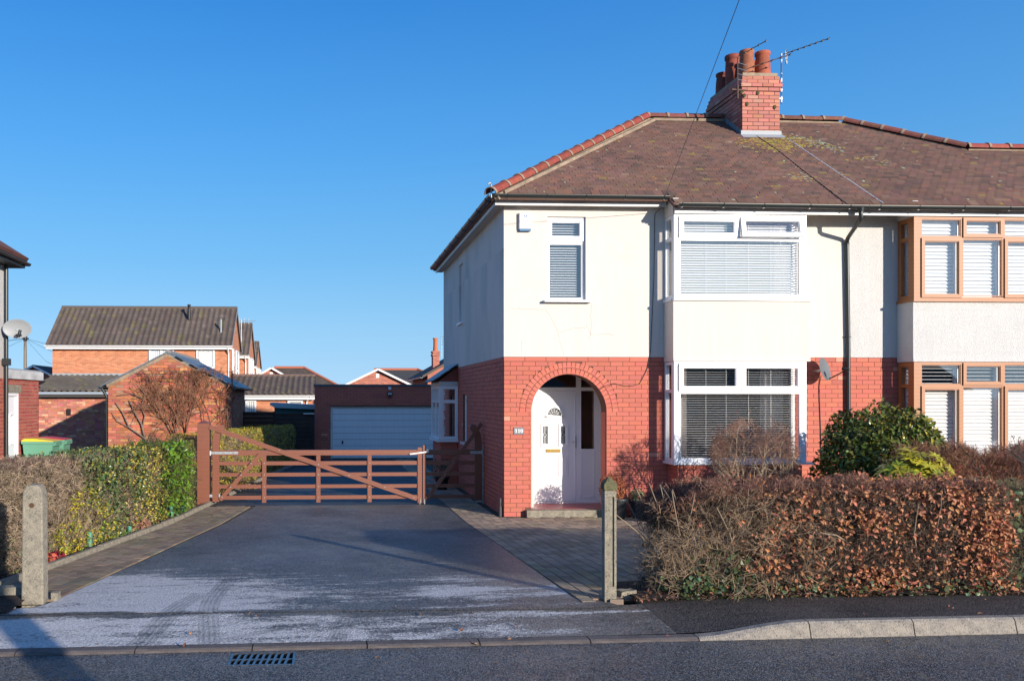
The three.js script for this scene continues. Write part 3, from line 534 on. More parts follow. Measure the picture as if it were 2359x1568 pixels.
{ // ---- burglar alarm box
  const t = thing('alarm_box', 'white burglar alarm box with blue lettering high on the cream wall', 'alarm box', [3.64, 5.06, WD]), Mx = faceM('F', WD - .012);
  const s = shapeOf(rect(3.538, 3.737, 5.105, 5.378)); const g = new THREE.ExtrudeGeometry(s, { depth: .052, bevelEnabled: true, bevelSize: .012, bevelThickness: .012, bevelSegments: 2 }); g.translate(0, 0, .012);
  part(t, 'cover', world(g, Mx), M.upvc);
  part(t, 'strobe', world(LM(3.535, 3.74, 5.055, 5.098, .002, .066), Mx), phys([.10, .20, .33], .2));
  const c = document.createElement('canvas'); c.width = 256; c.height = 352; const x = c.getContext('2d'); x.fillStyle = '#f1f0ee'; x.fillRect(0, 0, 256, 352); x.fillStyle = '#3d5896'; x.textAlign = 'center';
  x.beginPath(); x.arc(128, 62, 40, 0, 7); x.fill(); x.fillStyle = '#f1f0ee'; x.beginPath(); x.moveTo(128, 8); x.lineTo(150, 36); x.lineTo(106, 36); x.closePath(); x.fill(); x.font = 'bold 60px sans-serif'; x.fillText('S', 128, 84); x.fillStyle = '#4a649c'; for (const [w0, y0] of [[170, 140], [130, 176], [120, 212]]) for (let q = 128 - w0 / 2; q < 128 + w0 / 2; q += 17) x.fillRect(q, y0, 12, 15 - (q * 7 % 5)); x.font = 'bold 44px sans-serif'; x.fillText('01772', 128, 284); x.fillText('718681', 128, 330);
  const ct = new THREE.CanvasTexture(c); ct.colorSpace = THREE.SRGBColorSpace;
  const pg = new THREE.PlaneGeometry(.185, .258); pg.translate(3.6375, 5.242, .0785); part(t, 'printed_label', world(pg, Mx), new THREE.MeshStandardMaterial({ map: ct, roughness: .4 }), true);
}
// ---- landing window
{
  const Mx = faceM('F', WD + .055);
  const w = windowOn(house, 'landing_window', Mx, { u0: 4.062, u1: 4.770, v0: 3.80, v1: 5.333, fw: .045, bars: [[4.107, 4.725, 4.85, 4.905]], lights: [{ u0: 4.064, u1: 4.768, v0: 4.895, v1: 5.331, sash: 1, sw: .085 }, { u0: 4.107, u1: 4.725, v0: 3.845, v1: 4.85 }] }, M.upvc, 1);
  obj('sill', world([LM(3.985, 4.86, 3.762, 3.798, -.02, .125)], faceM('F', WD)), M.upvc, w);
  slats(w, 'blind_slat', Mx, 4.12, 4.66, 3.87, 5.3, -.12, .046, .5);
}
// ---- the two bays of each house
function bay(t, kind) {
  const one = kind === 'white', fm = one ? M.upvc : M.timberFrame, x0 = one ? 6.24 : 10.675, x1 = one ? 8.672 : 13.26, rm = one ? M.cream : M.dash, F = faceM('F', BD), L = faceM('L', x0), R = faceM('R', x1);
  const lo = [.86, 2.665], up = [3.805, 5.305];
  // brick plinth
  const pl = part(t, 'bay_plinth', [bx(x0 + .075, x1 - .075, -.3, .80, BD + .028, BD + .10), bx(x0 + .075, x0 + .13, -.3, .8, BD + .10, WD), bx(x1 - .13, x1 - .075, -.3, .8, BD + .10, WD)], M.mortar);
  bricks(pl, faceM('F', BD + .02), x0 + .067, x1 - .067, GY, .80, { mat: M.brick, color: brickTone, limit: 150 });
  bricks(pl, faceM('L', x0 + .067), -(WD - .002), -(BD + .048), GY, .80, { mat: M.brick, color: brickTone, limit: 30 });
  // rendered apron, a slight bell at its foot
  part(t, 'bay_apron', [prismDY([[BD - .004, 2.672], [BD + .006, 2.78], [BD + .006, 3.775], [BD + .10, 3.775], [BD + .10, 2.672]], x0 - .012, x1 + .075), bx(x0 - .012, x0 + .1, 2.673, 3.774, BD + .101, WD - .013), bx(x1 - .04, x1 + .075, 2.673, 3.774, BD + .101, WD - .013)], rm);
  part(t, 'bay_cheek', [bx(x0 - .01, x0 + .09, 5.306, 5.60, BD + .02, WD - .013), bx(x1 - .09, x1 + .03, 5.306, 5.55, BD + .02, WD - .013)], rm);
  part(t, 'bay_floor', [bx(x0 + .1, x1 - .1, 2.62, 2.671, BD + .1, WD + .35), bx(x0 + .1, x1 - .1, 3.70, 3.774, BD + .1, WD + .35), bx(x0 + .1, x1 - .1, 5.31, 5.36, BD + .06, WD + .35), bx(x0 + .1, x1 - .1, .74, .799, BD + .1, WD + .35)], M.room);
  for (const [name, [v0, v1], isUp] of [['lower_bay_window', lo, 0], ['upper_bay_window', up, 1]]) {
    let w;
    if (one) {
      const a = x0 + .085, b = x1 - .085, tr = isUp ? v1 - .42 : v1 - .53, mid = isUp ? 7.43 : 7.46, top = isUp ? .035 : .03;
      w = windowOn(t, name, F, { u0: x0, u1: x1, v0, v1, fw: .06, bars: [[x0 + .06, x1 - .06, tr - .035, tr + .012], [mid - .022, mid + .022, tr + .012, v1 - .06]], lights: [
        { u0: a, u1: mid - .008, v0: tr, v1: v1 - top, sash: 1, sw: .078 }, { u0: mid + .008, u1: b, v0: tr, v1: v1 - top, sash: 1, sw: .078, open: isUp ? .2 : 0 },
        { u0: x0 + .11, u1: x1 - .11, v0: v0 + .06, v1: tr - .035 }] }, fm, 1);
      obj('post', world([LM(x0 + .06, x0 + .11, v0 + .06, tr - .035, -.069, -.003), LM(x1 - .11, x1 - .06, v0 + .06, tr - .035, -.069, -.003)], F), fm, w);
      for (const [Mx, nm, s] of [[L, 'side_frame', -1], [R, 'side_frame', 1]]) {
        const ua = s < 0 ? -(WD - .02) : BD + .071, ub = s < 0 ? -(BD + .071) : WD - .02;
        const sg = [...ring(ua, ub, v0, v1, .055, -.07, -.002), LM(ua + .055, ub - .055, tr - .03, tr + .03, -.07, -.004)];
        obj(nm, world(sg, Mx), fm, w); obj('side_pane', world([LM(ua + .055, ub - .055, v0 + .055, tr - .03, -.036, -.03), LM(ua + .055, ub - .055, tr + .03, v1 - .055, -.036, -.03)], Mx), M.glass, w);
        slats(w, 'blind_slat', Mx, ua + .03, ub - .05, v0 + .10, v1 - .08, -.13, isUp ? .046 : .0425, isUp ? .32 : .12);
      }
      slats(w, 'blind_slat', F, x0 + .18, x1 - .18, v0 + .09, v1 - .06, -.15, isUp ? .0445 : .0425, isUp ? .78 : .14);
      const cords = []; for (const q of [.22, .4, .6, .8]) { const u = lerp(x0 + .18, x1 - .18, q); cords.push(LM(u - .002, u + .002, v0 + .08, v1 - .06, -.122, -.119)); } obj('blind_cord', world(cords, F), M.blind, w);
      obj('sill', world([LM(x0 - .015, x1 + .12, v0 - .045, v0 - .002, -.06, .035)], F), fm, w); obj('sill', world(LM(-(WD - .014), -(BD + .061), v0 - .044, v0 - .002, -.06, .03), L), fm, w);
      if (!isUp) { obj('curtain', curtainGeo(x0 + .15, x0 + .33, .9, 2.6, BD + .28), M.curtain, w); obj('curtain', curtainGeo(x1 - .62, x1 - .2, .9, 2.6, BD + .42), mat([.30, .28, .29], .95), w); }
      else obj('curtain', curtainGeo(x1 - .42, x1 - .2, 3.85, 5.25, BD + .32), M.curtain, w);
    } else {
      const p = .12, lw = (x1 - x0 - .24) / 3, tr = isUp ? v1 - .38 : v1 - .43, bars = [[x0 + .08, x1 - .08, tr - .024, tr + .024]], lights = [];
      for (let k = 0; k < 3; k++) {
        const a = x0 + p + k * lw, b = a + lw; if (k) bars.push([a - .022, a + .022, v0 + .06, tr - .024], [a - .022, a + .022, tr + .024, v1 - .045]);
        lights.push(k === 1 ? { u0: a + .012, u1: b - .012, v0: tr + .008, v1: v1 - .012, sash: 1, sw: .058 } : { u0: a + .022, u1: b - .022, v0: tr + .024, v1: v1 - .045 });
        lights.push(k !== 1 ? { u0: a + .012, u1: b - .012, v0: v0 + .03, v1: tr - .008, sash: 1, sw: .058 } : { u0: a + .022, u1: b - .022, v0: v0 + .06, v1: tr - .024 });
      }
      w = windowOn(t, name, F, { u0: x0, u1: x1, v0, v1, fw: .045, bars, lights }, fm, 1);
      obj('corner_post', world([LM(x0 + .045, x0 + p + .022, v0 + .045, v1 - .045, -.069, -.003), LM(x1 - p - .022, x1 - .045, v0 + .045, v1 - .045, -.069, -.003)], F), fm, w);
      { const ua = -(WD - .02), ub = -(BD + .071), sg = [...ring(ua, ub, v0, v1, .085, -.07, -.002), LM(ua + .085, ub - .085, tr - .03, tr + .03, -.07, -.004)]; obj('side_frame', world(sg, L), fm, w); obj('side_pane', world([LM(ua + .085, ub - .085, v0 + .085, tr - .03, -.036, -.03), LM(ua + .085, ub - .085, tr + .03, v1 - .085, -.036, -.03)], L), M.glass, w);
        obj('shutter_frame', world(ring(ua + .05, ub - .08, v0 + .06, v1 - .06, .045, -.13, -.10), L), M.shutter, w); slats(w, 'shutter_louvre', L, ua + .1, ub - .13, v0 + .13, v1 - .1, -.12, .068, 1.0, louvreGeo, M.shutter); }
      for (let k = 0; k < 3; k++) {
        const a = x0 + p + k * lw + .01, b = a + lw - .02, open = !isUp;
        obj('shutter_frame', world([...ring(a, b, v0 + .05, v1 - .04, .045, -.165, -.135), LM(a + .045, b - .045, tr - .03, tr + .02, -.164, -.136)], F), M.shutter, w);
        slats(w, 'shutter_louvre', F, a + .047, b - .047, v0 + .13, tr - .04, -.15, .0665, 1.12, louvreGeo, M.shutter);
        slats(w, 'shutter_louvre', F, a + .047, b - .047, tr + .05, v1 - .09, -.15, .0665, open ? .12 : 1.12, louvreGeo, M.shutter);
      }
      obj('sill', world([LM(x0 - .03, x1 + .05, v0 - .045, v0 - .002, -.06, .04), ], F), fm, w); obj('sill', world(LM(-(WD - .014), -(BD + .061), v0 - .044, v0 - .002, -.06, .03), L), fm, w);
    }
  }
}
bay(house, 'white'); bay(housE, 'brown');
{ // ---- attached house: walls and rooms
  const wall = part(housE, 'brick_wall', prismXY(rect(PARTY + .003, 17, -.3, FLOORB), WD + .008, WD + .3, [rect(10.8, 13.15, .78, 2.6)]), M.mortar);
  bricks(wall, faceM('F', WD), PARTY + .003, 17, GY, FLOORB - .002, { mat: M.brick, color: brickTone, limit: 200, blocked: y => y > .8 ? [[10.72, 13.2]] : [[10.76, 13.16]], shift: .06 });
  part(housE, 'render_wall', prismXY(rect(PARTY + .003, 17, FLOORB + .001, 5.62), WD - .012, WD + .3, [rect(10.8, 13.15, 3.9, 5.25)]), M.dash);
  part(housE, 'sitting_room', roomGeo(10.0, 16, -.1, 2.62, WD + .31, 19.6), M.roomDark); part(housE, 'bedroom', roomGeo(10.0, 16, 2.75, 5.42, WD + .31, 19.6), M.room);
  part(housE, 'end_wall', bx(17.001, 17.3, -.3, 5.6, WD, 23.69), M.dash); part(housE, 'rear_wall', bx(13.21, 17, -.3, 5.6, 23.4, 23.69), M.dash);
}
{ // ---- flank windows: narrow upper light, narrow lower light, projecting kitchen bay
  const L = faceM('L', HX0 + .05);
  windowOn(house, 'flank_window', L, { u0: -20.905, u1: -20.373, v0: 3.825, v1: 5.238, fw: .05, lights: [{ u0: -20.855, u1: -20.423, v0: 3.875, v1: 5.188 }] }, M.upvc, 1);
  part(house, 'flank_sill', world(LM(-20.96, -20.32, 3.785, 3.822, -.03, .06), faceM('L', HX0)), M.upvc);
  windowOn(house, 'flank_window', L, { u0: -20.355, u1: -19.835, v0: .985, v1: 2.085, fw: .05, lights: [{ u0: -20.305, u1: -19.885, v0: 1.035, v1: 2.035 }] }, M.upvc, 1);
  part(house, 'flank_sill', world(LM(-20.42, -19.77, .93, .98, -.03, .06), faceM('L', HX0)), M.upvc);
  const d0 = 21.1, d1 = 22.72, ox = 2.79, F = faceM('F', d0), LL = faceM('L', ox), v0 = 1.0, v1 = 2.30;
  const pl = part(house, 'kitchen_bay_plinth', bx(ox + .055, HX0 - .002, -.3, .93, d0 + .055, d1 - .03), M.mortar);
  bricks(pl, faceM('F', d0 + .045), ox + .046, HX0 - .002, GY, .93, { mat: M.brick, color: brickTone, limit: 40 }); bricks(pl, faceM('L', ox + .045), -(d1 - .03), -(d0 + .073), GY, .93, { mat: M.brick, color: brickTone, limit: 60 });
  const w = windowOn(house, 'kitchen_bay_window', F, { u0: ox, u1: HX0 - .005, v0, v1, fw: .055, bars: [[ox + .055, HX0 - .06, 1.90, 1.955]], lights: [{ u0: ox + .1, u1: HX0 - .06, v0: v0 + .055, v1: 1.90 }, { u0: ox + .1, u1: HX0 - .06, v0: 1.955, v1: v1 - .055 }] }, M.upvc, 1);
  obj('post', world([LM(ox + .055, ox + .1, v0 + .055, 1.9, -.069, -.003), LM(ox + .055, ox + .1, 1.955, v1 - .055, -.069, -.003)], F), M.upvc, w);
  const ua = -d1, ub = -(d0 + .071), m = (ua + ub) / 2;
  obj('side_frame', world([...ring(ua, ub, v0, v1, .055, -.07, -.002), LM(m - .03, m + .03, v0 + .055, 1.9, -.069, -.004), LM(ua + .055, ub - .055, 1.9, 1.955, -.069, -.004), ...[-.4, 0, .4].map(q => LM(m + q - .015, m + q + .015, 1.955, v1 - .055, -.068, -.005))], LL), M.upvc, w);
  obj('side_pane', world([LM(ua + .055, ub - .055, v0 + .055, v1 - .055, -.036, -.03)], LL), M.glass, w);
  obj('sill', [bx(ox - .06, HX0 - .002, .935, .995, d0 - .05, d1 + .03)], M.upvc, w);
  part(house, 'kitchen_bay_lintel', [bx(ox, HX0 - .002, 2.302, 2.42, d0, d1)], M.whitePaint);
  part(house, 'kitchen_bay_gable', prismXY([[ox - .02, 2.421], [HX0 - .003, 2.421], [HX0 - .003, 2.80]], d0 + .02, d1 - .02), mat([.30, .085, .06], .9, { map: rep(coarseT, 1) }));
  const roof = part(house, 'kitchen_bay_roof', slabOf([V(HX0 - .004, 2.84, d0 - .06), V(ox - .16, 2.42, d0 - .06), V(ox - .16, 2.42, d1 + .06), V(HX0 - .004, 2.84, d1 + .06)], .03), M.lead);
  const items = [], U = new THREE.Vector3(0, 0, -1), Vv = V(HX0, 2.84, 0).sub(V(ox - .16, 2.42, 0)).normalize(), N = new THREE.Vector3().crossVectors(U, Vv).negate();
  const g = fin(new THREE.BoxGeometry(.2, .012, .22)); const slate = mat([.075, .082, .09], .8, { map: rep(coarseT, 1) });
  if (N.y < 0) N.negate();
  for (let r = 0; r < 5; r++) for (let k = 0; k < 10; k++) { const p = V(ox - .16, 2.42, d0 - .03 + k * .18 + (r % 2 ? .09 : 0)).addScaledVector(Vv, .06 + r * .135).addScaledVector(N, .016 + .004 * (k % 2)); if (-p.z > d1 + .02) continue; const X = U.clone(), Z = new THREE.Vector3().crossVectors(X, N); const mm = new THREE.Matrix4().makeBasis(X, N, Z).multiply(new THREE.Matrix4().makeRotationX(.05 * Math.sign(Z.dot(Vv)) * 1)).multiply(new THREE.Matrix4().makeScale(.86, 1, .9)); mm.setPosition(p); const q = rr(.8, 1.2); items.push({ m: mm, c: col(q, q, q) }); }
  pieces(roof, 'slate', g, slate, items);
}
// ---------------------------------------------------------------- roof of the pair
const RD0 = 15.03, RY0 = 5.46, RT = .6775, RC = 1 / Math.hypot(1, RT), RS = RT * RC;
const roofY = d => RY0 + RT * (d - RD0);
const hipL = d => 2.97 + (d - 15.27) * 1.077, hipR = d => d > 17.73 ? 11.845 + (19.27 - d) * 1.146 : 17.3;
M.tile = mat([.165, .087, .062], .88, { bumpMap: rep(grainT, 2), bumpScale: .003 });
M.hipTile = mat([.36, .075, .045], .75, { map: rep(coarseT, 1.5) });
M.ridgeTile = mat([.23, .075, .05], .8, { map: rep(coarseT, 1.5) });
M.bedding = mat([.36, .27, .19], .95, { map: rep(coarseT, 2) });
{
  const low = -.035;
  const poly = pts => slabOf(pts.map(([x, d]) => V(x, roofY(d) - .02, d)), .05);
  part(house, 'roof', [poly([[3.0, 15.27], [6.19, 15.27], [6.19, 15.03], [9.718, 15.03], [9.718, 19.28], [7.3, 19.28]].slice(0, 2).concat([[9.718, 15.27], [9.718, 19.28], [7.3, 19.28]])), poly([[6.19, 15.02], [9.718, 15.02], [9.718, 15.269], [6.19, 15.269]]),
    slabOf([V(3.0, 5.60, 15.27), V(7.3, 8.32, 19.28), V(3.0, 5.60, 23.95)], .05), slabOf([V(3.0, 5.60, 23.95), V(7.3, 8.32, 19.29), V(11.8, 8.32, 19.29), V(16, 5.60, 23.95)], .05)], M.tile);
  part(housE, 'roof', [poly([[9.722, 15.02], [17.3, 15.02], [17.3, 17.72], [13.61, 17.72], [11.845, 19.26], [9.722, 19.28]]), slabOf([V(13.6, 7.26, 17.75), V(17.3, 7.26, 17.75), V(17.3, 5.6, 20.3), V(15, 5.6, 20.3)], .05), slabOf([V(11.845, 8.31, 19.28), V(13.61, 7.27, 17.75), V(15.6, 5.6, 20.2), V(15.6, 5.6, 23.9)], .05)], M.tile);
  const roofs = [house.children.find(o => o.name === 'roof'), housE.children.find(o => o.name === 'roof')], items = [[], []];
  const gauge = .113, tw = .166, tg = fin(new THREE.BoxGeometry(1, 1, 1)), X = new THREE.Vector3(1, 0, 0), N = new THREE.Vector3(0, RC, RS), Z = new THREE.Vector3(0, -RS, RC);
  const basis = new THREE.Matrix4().makeBasis(X, N, Z).multiply(new THREE.Matrix4().makeRotationX(.11));
  const lichen = [];
  for (let r = -1; ; r++) {
    const s = r * gauge + .06, d = RD0 + s * RC; if (d > 19.24) break;
    for (let k = 0; k < 90; k++) {
      const x = 2.9 + k * tw + (r % 2 ? tw / 2 : 0) + rr(-.004, .004); if (x < hipL(d) + .05 || x > hipR(d) - .02 || x > 17.2 || (d < 15.37 && x < 6.27) || d < 15.08) continue;
      if (x > 9.0 && x < 9.98 && d > 18.36 && d < 20.1) continue;
      const big = fbm(x * .55 + 3, d * .8, 3), mid = fbm(x * 1.7, d * 2.4 + 4, 3), h = rnd();
      let k0 = (.80 + .34 * rnd()) * (.74 + .5 * big), c = [k0 * rr(.95, 1.07), k0 * rr(.93, 1.08), k0 * rr(.9, 1.08)];
      if (h > .88) c = [k0 * .70, k0 * .78, k0 * .84]; else if (h > .80) c = [k0 * 1.2, k0 * 1.05, k0 * .95]; else if (h < .02) c = [k0 * 1.3, k0 * 1.5, k0 * 1.4];
      // lichen and moss below the stack and along the flashing
      const lx = x - 9.6, ld = 18.3 - d; let li = smooth(1.1, 0, Math.hypot(lx * .75, (ld - .35) * 1.1)) * 1.1; const run = x - (10.05 + .95 * ld); li = Math.max(li, smooth(.75, 0, Math.abs(run)) * smooth(2.6, .2, ld) * (ld > 0 ? .95 : 0)); li = Math.max(li, smooth(.5, .0, Math.hypot(x - 9.15, (d - 16.2) * 1.3)) * .8);
      const spots = li > .05 ? Math.floor(li * li * 9 * smooth(.35, .62, mid) + rnd() * .9) : rnd() > .93 ? 1 : 0;
      for (let q = 0; q < spots; q++) { const px = x + rr(-.08, .08), pd = d + rr(-.05, .05), yel = (li > .05 && Math.hypot(lx + .1, ld - .45) < .8) || rnd() > .6, sc = rr(.012, .04) * (li > .05 ? 1 : .7); lichen.push({ m: new THREE.Matrix4().makeBasis(X, N, Z).multiply(new THREE.Matrix4().makeRotationY(rnd() * 6)).scale(new THREE.Vector3(sc * rr(.7, 1.5), 1, sc * .8)).setPosition(px, roofY(pd) + .0185, -pd), c: yel ? col(rr(.8, 1.2), rr(.75, 1.1), rr(.4, 1)) : col(rr(.7, 1), rr(1, 1.4), rr(3, 5)), k: x < 9.72 ? 0 : 1 }); }
      if (0) c = c;
      else if (rnd() > .99) c = [1.25, 1.6, .8];
      const m = basis.clone().multiply(new THREE.Matrix4().makeRotationY(rr(-.012, .012))).multiply(new THREE.Matrix4().makeScale(tw - .005, .017, gauge + .05)); m.setPosition(x, roofY(d) + .004 + rr(-.0025, .003), -d);
      items[x < 9.72 ? 0 : 1].push({ m, c: col(...c) });
    }
  }
  pieces(roofs[0], 'roof_tile', tg, M.tile, items[0], 300, 'roof_tiles'); pieces(roofs[1], 'roof_tile', tg, M.tile, items[1], 300, 'roof_tiles');
  { const g = fin(new THREE.CylinderGeometry(1, 1.15, .006, 7)), lm = mat([.33, .26, .05], 1); for (const k of [0, 1]) instanced(roofs[k], 'lichen', g, lm, lichen.filter(o => o.k === k)); }
  // hips and ridges: half-round tiles bedded in mortar
  const hr = (() => { const s = new THREE.Shape(); s.absarc(0, 0, .115, 0, Math.PI, false); s.lineTo(-.1, 0); s.absarc(0, 0, .1, Math.PI, 0, true); s.closePath(); const g = new THREE.ExtrudeGeometry(s, { depth: 1, bevelEnabled: false, curveSegments: 10 }); g.translate(0, 0, -.5); return fin(g); })();
  const cap = hr.clone().scale(1.13, 1.13, 1);
  function run(t, roof, a, b, n, m, off, bed) {
    const d = b.clone().sub(a), U = d.clone().normalize(), W = new THREE.Vector3().crossVectors(new THREE.Vector3(0, 1, 0), U).normalize(), Nn = new THREE.Vector3().crossVectors(U, W), l = d.length() / n;
    for (let k = 0; k < n; k++) {
      const p = a.clone().addScaledVector(U, (k + .5) * l).addScaledVector(Nn, off + rr(-.006, .006)), B = new THREE.Matrix4().makeBasis(W, Nn, U).multiply(new THREE.Matrix4().makeRotationZ(rr(-.04, .04))).multiply(new THREE.Matrix4().makeRotationX(rr(-.015, .015)));
      const q = rr(.75, 1.2), o = new THREE.Mesh(hr, tinted(m, col(q, q * rr(.85, 1.15), q))); o.name = 'ridge_tile'; B.clone().multiply(new THREE.Matrix4().makeScale(1, 1, l - .02)).setPosition(p).decompose(o.position, o.quaternion, o.scale); o.castShadow = true; roof.add(o);
      const c = new THREE.Mesh(cap, M.bedding); c.name = 'mortar_joint'; B.clone().multiply(new THREE.Matrix4().makeScale(1, 1, .05)).setPosition(a.clone().addScaledVector(U, k * l + .012).addScaledVector(Nn, off)).decompose(c.position, c.quaternion, c.scale); roof.add(c);
    }
    if (bed) obj('mortar_bed', bed, M.bedding, roof);
  }
  part(house, 'hip_bed', [bar(V(3.02, 5.60, 15.3), V(7.3, 8.31, 19.28), .17, .10, new THREE.Vector3(0, 1, 0)), bar(V(7.3, 8.30, 19.28), V(9.07, 8.30, 19.28), .17, .10, new THREE.Vector3(0, 1, 0))], M.bedding); part(housE, 'hip_bed', [bar(V(9.92, 8.30, 19.28), V(11.845, 8.28, 19.28), .17, .1, new THREE.Vector3(0, 1, 0)), bar(V(11.845, 8.28, 19.28), V(13.62, 7.24, 17.74), .17, .1, new THREE.Vector3(0, 1, 0)), bar(V(13.62, 7.24, 17.74), V(17.2, 7.24, 17.74), .17, .1, new THREE.Vector3(0, 1, 0))], M.bedding);
  const hA = V(2.95, 5.62, 15.25), hB = V(7.3, 8.36, 19.28);
  run(house, roofs[0], hA, hB, 14, M.hipTile, .03, bar(V(3.18, roofY(15.33) + .035, 15.33), V(7.42, roofY(19.19) + .035, 19.19), .10, .06, new THREE.Vector3(0, 1, 0)));
  run(house, roofs[0], hB, V(9.07, 8.36, 19.28), 4, M.ridgeTile, .02, bar(V(7.4, 8.31, 19.17), V(9.0, 8.31, 19.17), .07, .06, new THREE.Vector3(0, 1, 0)));
  run(housE, roofs[1], V(9.92, 8.36, 19.28), V(11.845, 8.34, 19.28), 4, M.ridgeTile, .02);
  run(housE, roofs[1], V(11.845, 8.34, 19.28), V(13.62, 7.30, 17.74), 6, M.ridgeTile, .02);
  run(housE, roofs[1], V(13.62, 7.30, 17.74), V(17.2, 7.30, 17.74), 8, M.hipTile, .02);
  part(house, 'hip_iron', tube([V(2.95, 5.58, 15.24), V(2.945, 5.80, 15.22), V(2.92, 5.84, 15.2), V(2.885, 5.81, 15.2)], .012, 6), M.galv);
  part(housE, 'lead_flashing_strip', [bar(V(9.98, roofY(18.2) + .02, 18.2), V(10.05, roofY(15.1) + .02, 15.1), .03, .006, new THREE.Vector3(0, 1, 0))], M.lead);
  part(house, 'aerial_cable', tube([V(9.35, roofY(18.3) + .03, 18.3), V(9.40, roofY(17.5) + .024, 17.5), V(9.36, roofY(16.5) + .024, 16.5), V(9.33, roofY(15.2) + .03, 15.2), V(9.33, 5.44, 14.96), V(9.33, 5.36, 15.02)], .008, 5, 40), M.black);
}
{ // ---- fascias, soffits, gutters, downpipe
  part(house, 'fascia', [bx(3.058, 6.2, 5.495, 5.60, 15.425, 15.447), bx(3.06, 3.08, 5.495, 5.60, 15.448, 23.9)], M.whitePaint);
  part(house, 'soffit', [bx(3.081, 6.2, 5.515, 5.535, 15.448, WD - .013), bx(3.081, HX0 - .005, 5.515, 5.535, WD - .013, 23.9)], M.cream); part(house, 'soffit', bx(8.71, PARTY, 5.50, 5.52, 15.16, WD - .013), M.cream);
  part(house, 'bay_fascia', [bx(6.235, PARTY, 5.312, 5.415, 15.13, 15.155)], M.whitePaint);
  part(housE, 'bay_fascia', [bx(PARTY + .002, 17.2, 5.312, 5.415, 15.13, 15.155)], M.whitePaint);
  part(housE, 'soffit', bx(PARTY + .002, 10.66, 5.50, 5.52, 15.16, WD - .013), M.dash); part(housE, 'soffit', bx(13.3, 17.2, 5.5, 5.52, 15.16, WD - .013), M.dash);
  const g1 = part(house, 'gutter', [halfRound(V(2.955, 5.655, 15.29), V(6.19, 5.652, 15.29), .066)], M.gutter);
  for (let k = 0; k < 5; k++) obj('gutter_bracket', bracketGeo(V(3.25 + k * .71, 5.654, 15.29), 'x', .066), M.gutter, g1);
  const g2 = part(house, 'gutter', [halfRound(V(2.97, 5.655, 15.27), V(2.97, 5.655, 23.95), .066)], M.gutter);
  for (let k = 0; k < 10; k++) obj('gutter_bracket', bracketGeo(V(2.97, 5.655, 15.6 + k * .9), 'z', .066), M.gutter, g2);
  const g3 = part(house, 'gutter', [halfRound(V(6.235, 5.462, 14.995), V(PARTY - .03, 5.45, 14.995), .066)], M.gutter);
  for (const x of [6.3, 7.05, 7.78, 8.62, 9.35]) obj('gutter_bracket', bracketGeo(V(x, 5.458, 14.995), 'x', .066), M.gutter, g3);
  const g4 = part(housE, 'gutter', [halfRound(V(PARTY - .02, 5.45, 14.995), V(17.2, 5.455, 14.995), .066)], M.gutter);
  for (const x of [9.9, 10.62, 11.45, 12.3, 13.1, 13.9, 14.7]) obj('gutter_bracket', bracketGeo(V(x, 5.453, 14.995), 'x', .066), M.gutter, g4);
  const dp = part(house, 'downpipe', [tube([V(9.57, 5.39, 14.995), V(9.57, 5.28, 14.995), V(9.58, 5.22, 15.01), V(9.66, 4.99, 15.50), V(9.668, 4.93, 15.565), V(9.672, 4.8, 15.57), V(9.70, 3, 15.575), V(9.71, .9, 15.575), V(9.715, -.1, 15.575)], .037, 12, 80), rod(V(9.57, 5.34, 14.995), V(9.57, 5.41, 14.995), .05, .062, 14)], M.gutter);
  for (const y of [4.88, 3.15, 1.4]) obj('pipe_clip', [new THREE.TorusGeometry(.041, .007, 6, 16).rotateX(Math.PI / 2).translate(9.70 - (y - 3) * .015, y, -15.575), bx(9.63, 9.77, y - .008, y + .008, 15.59, WD - .014)], M.gutter, dp);
}
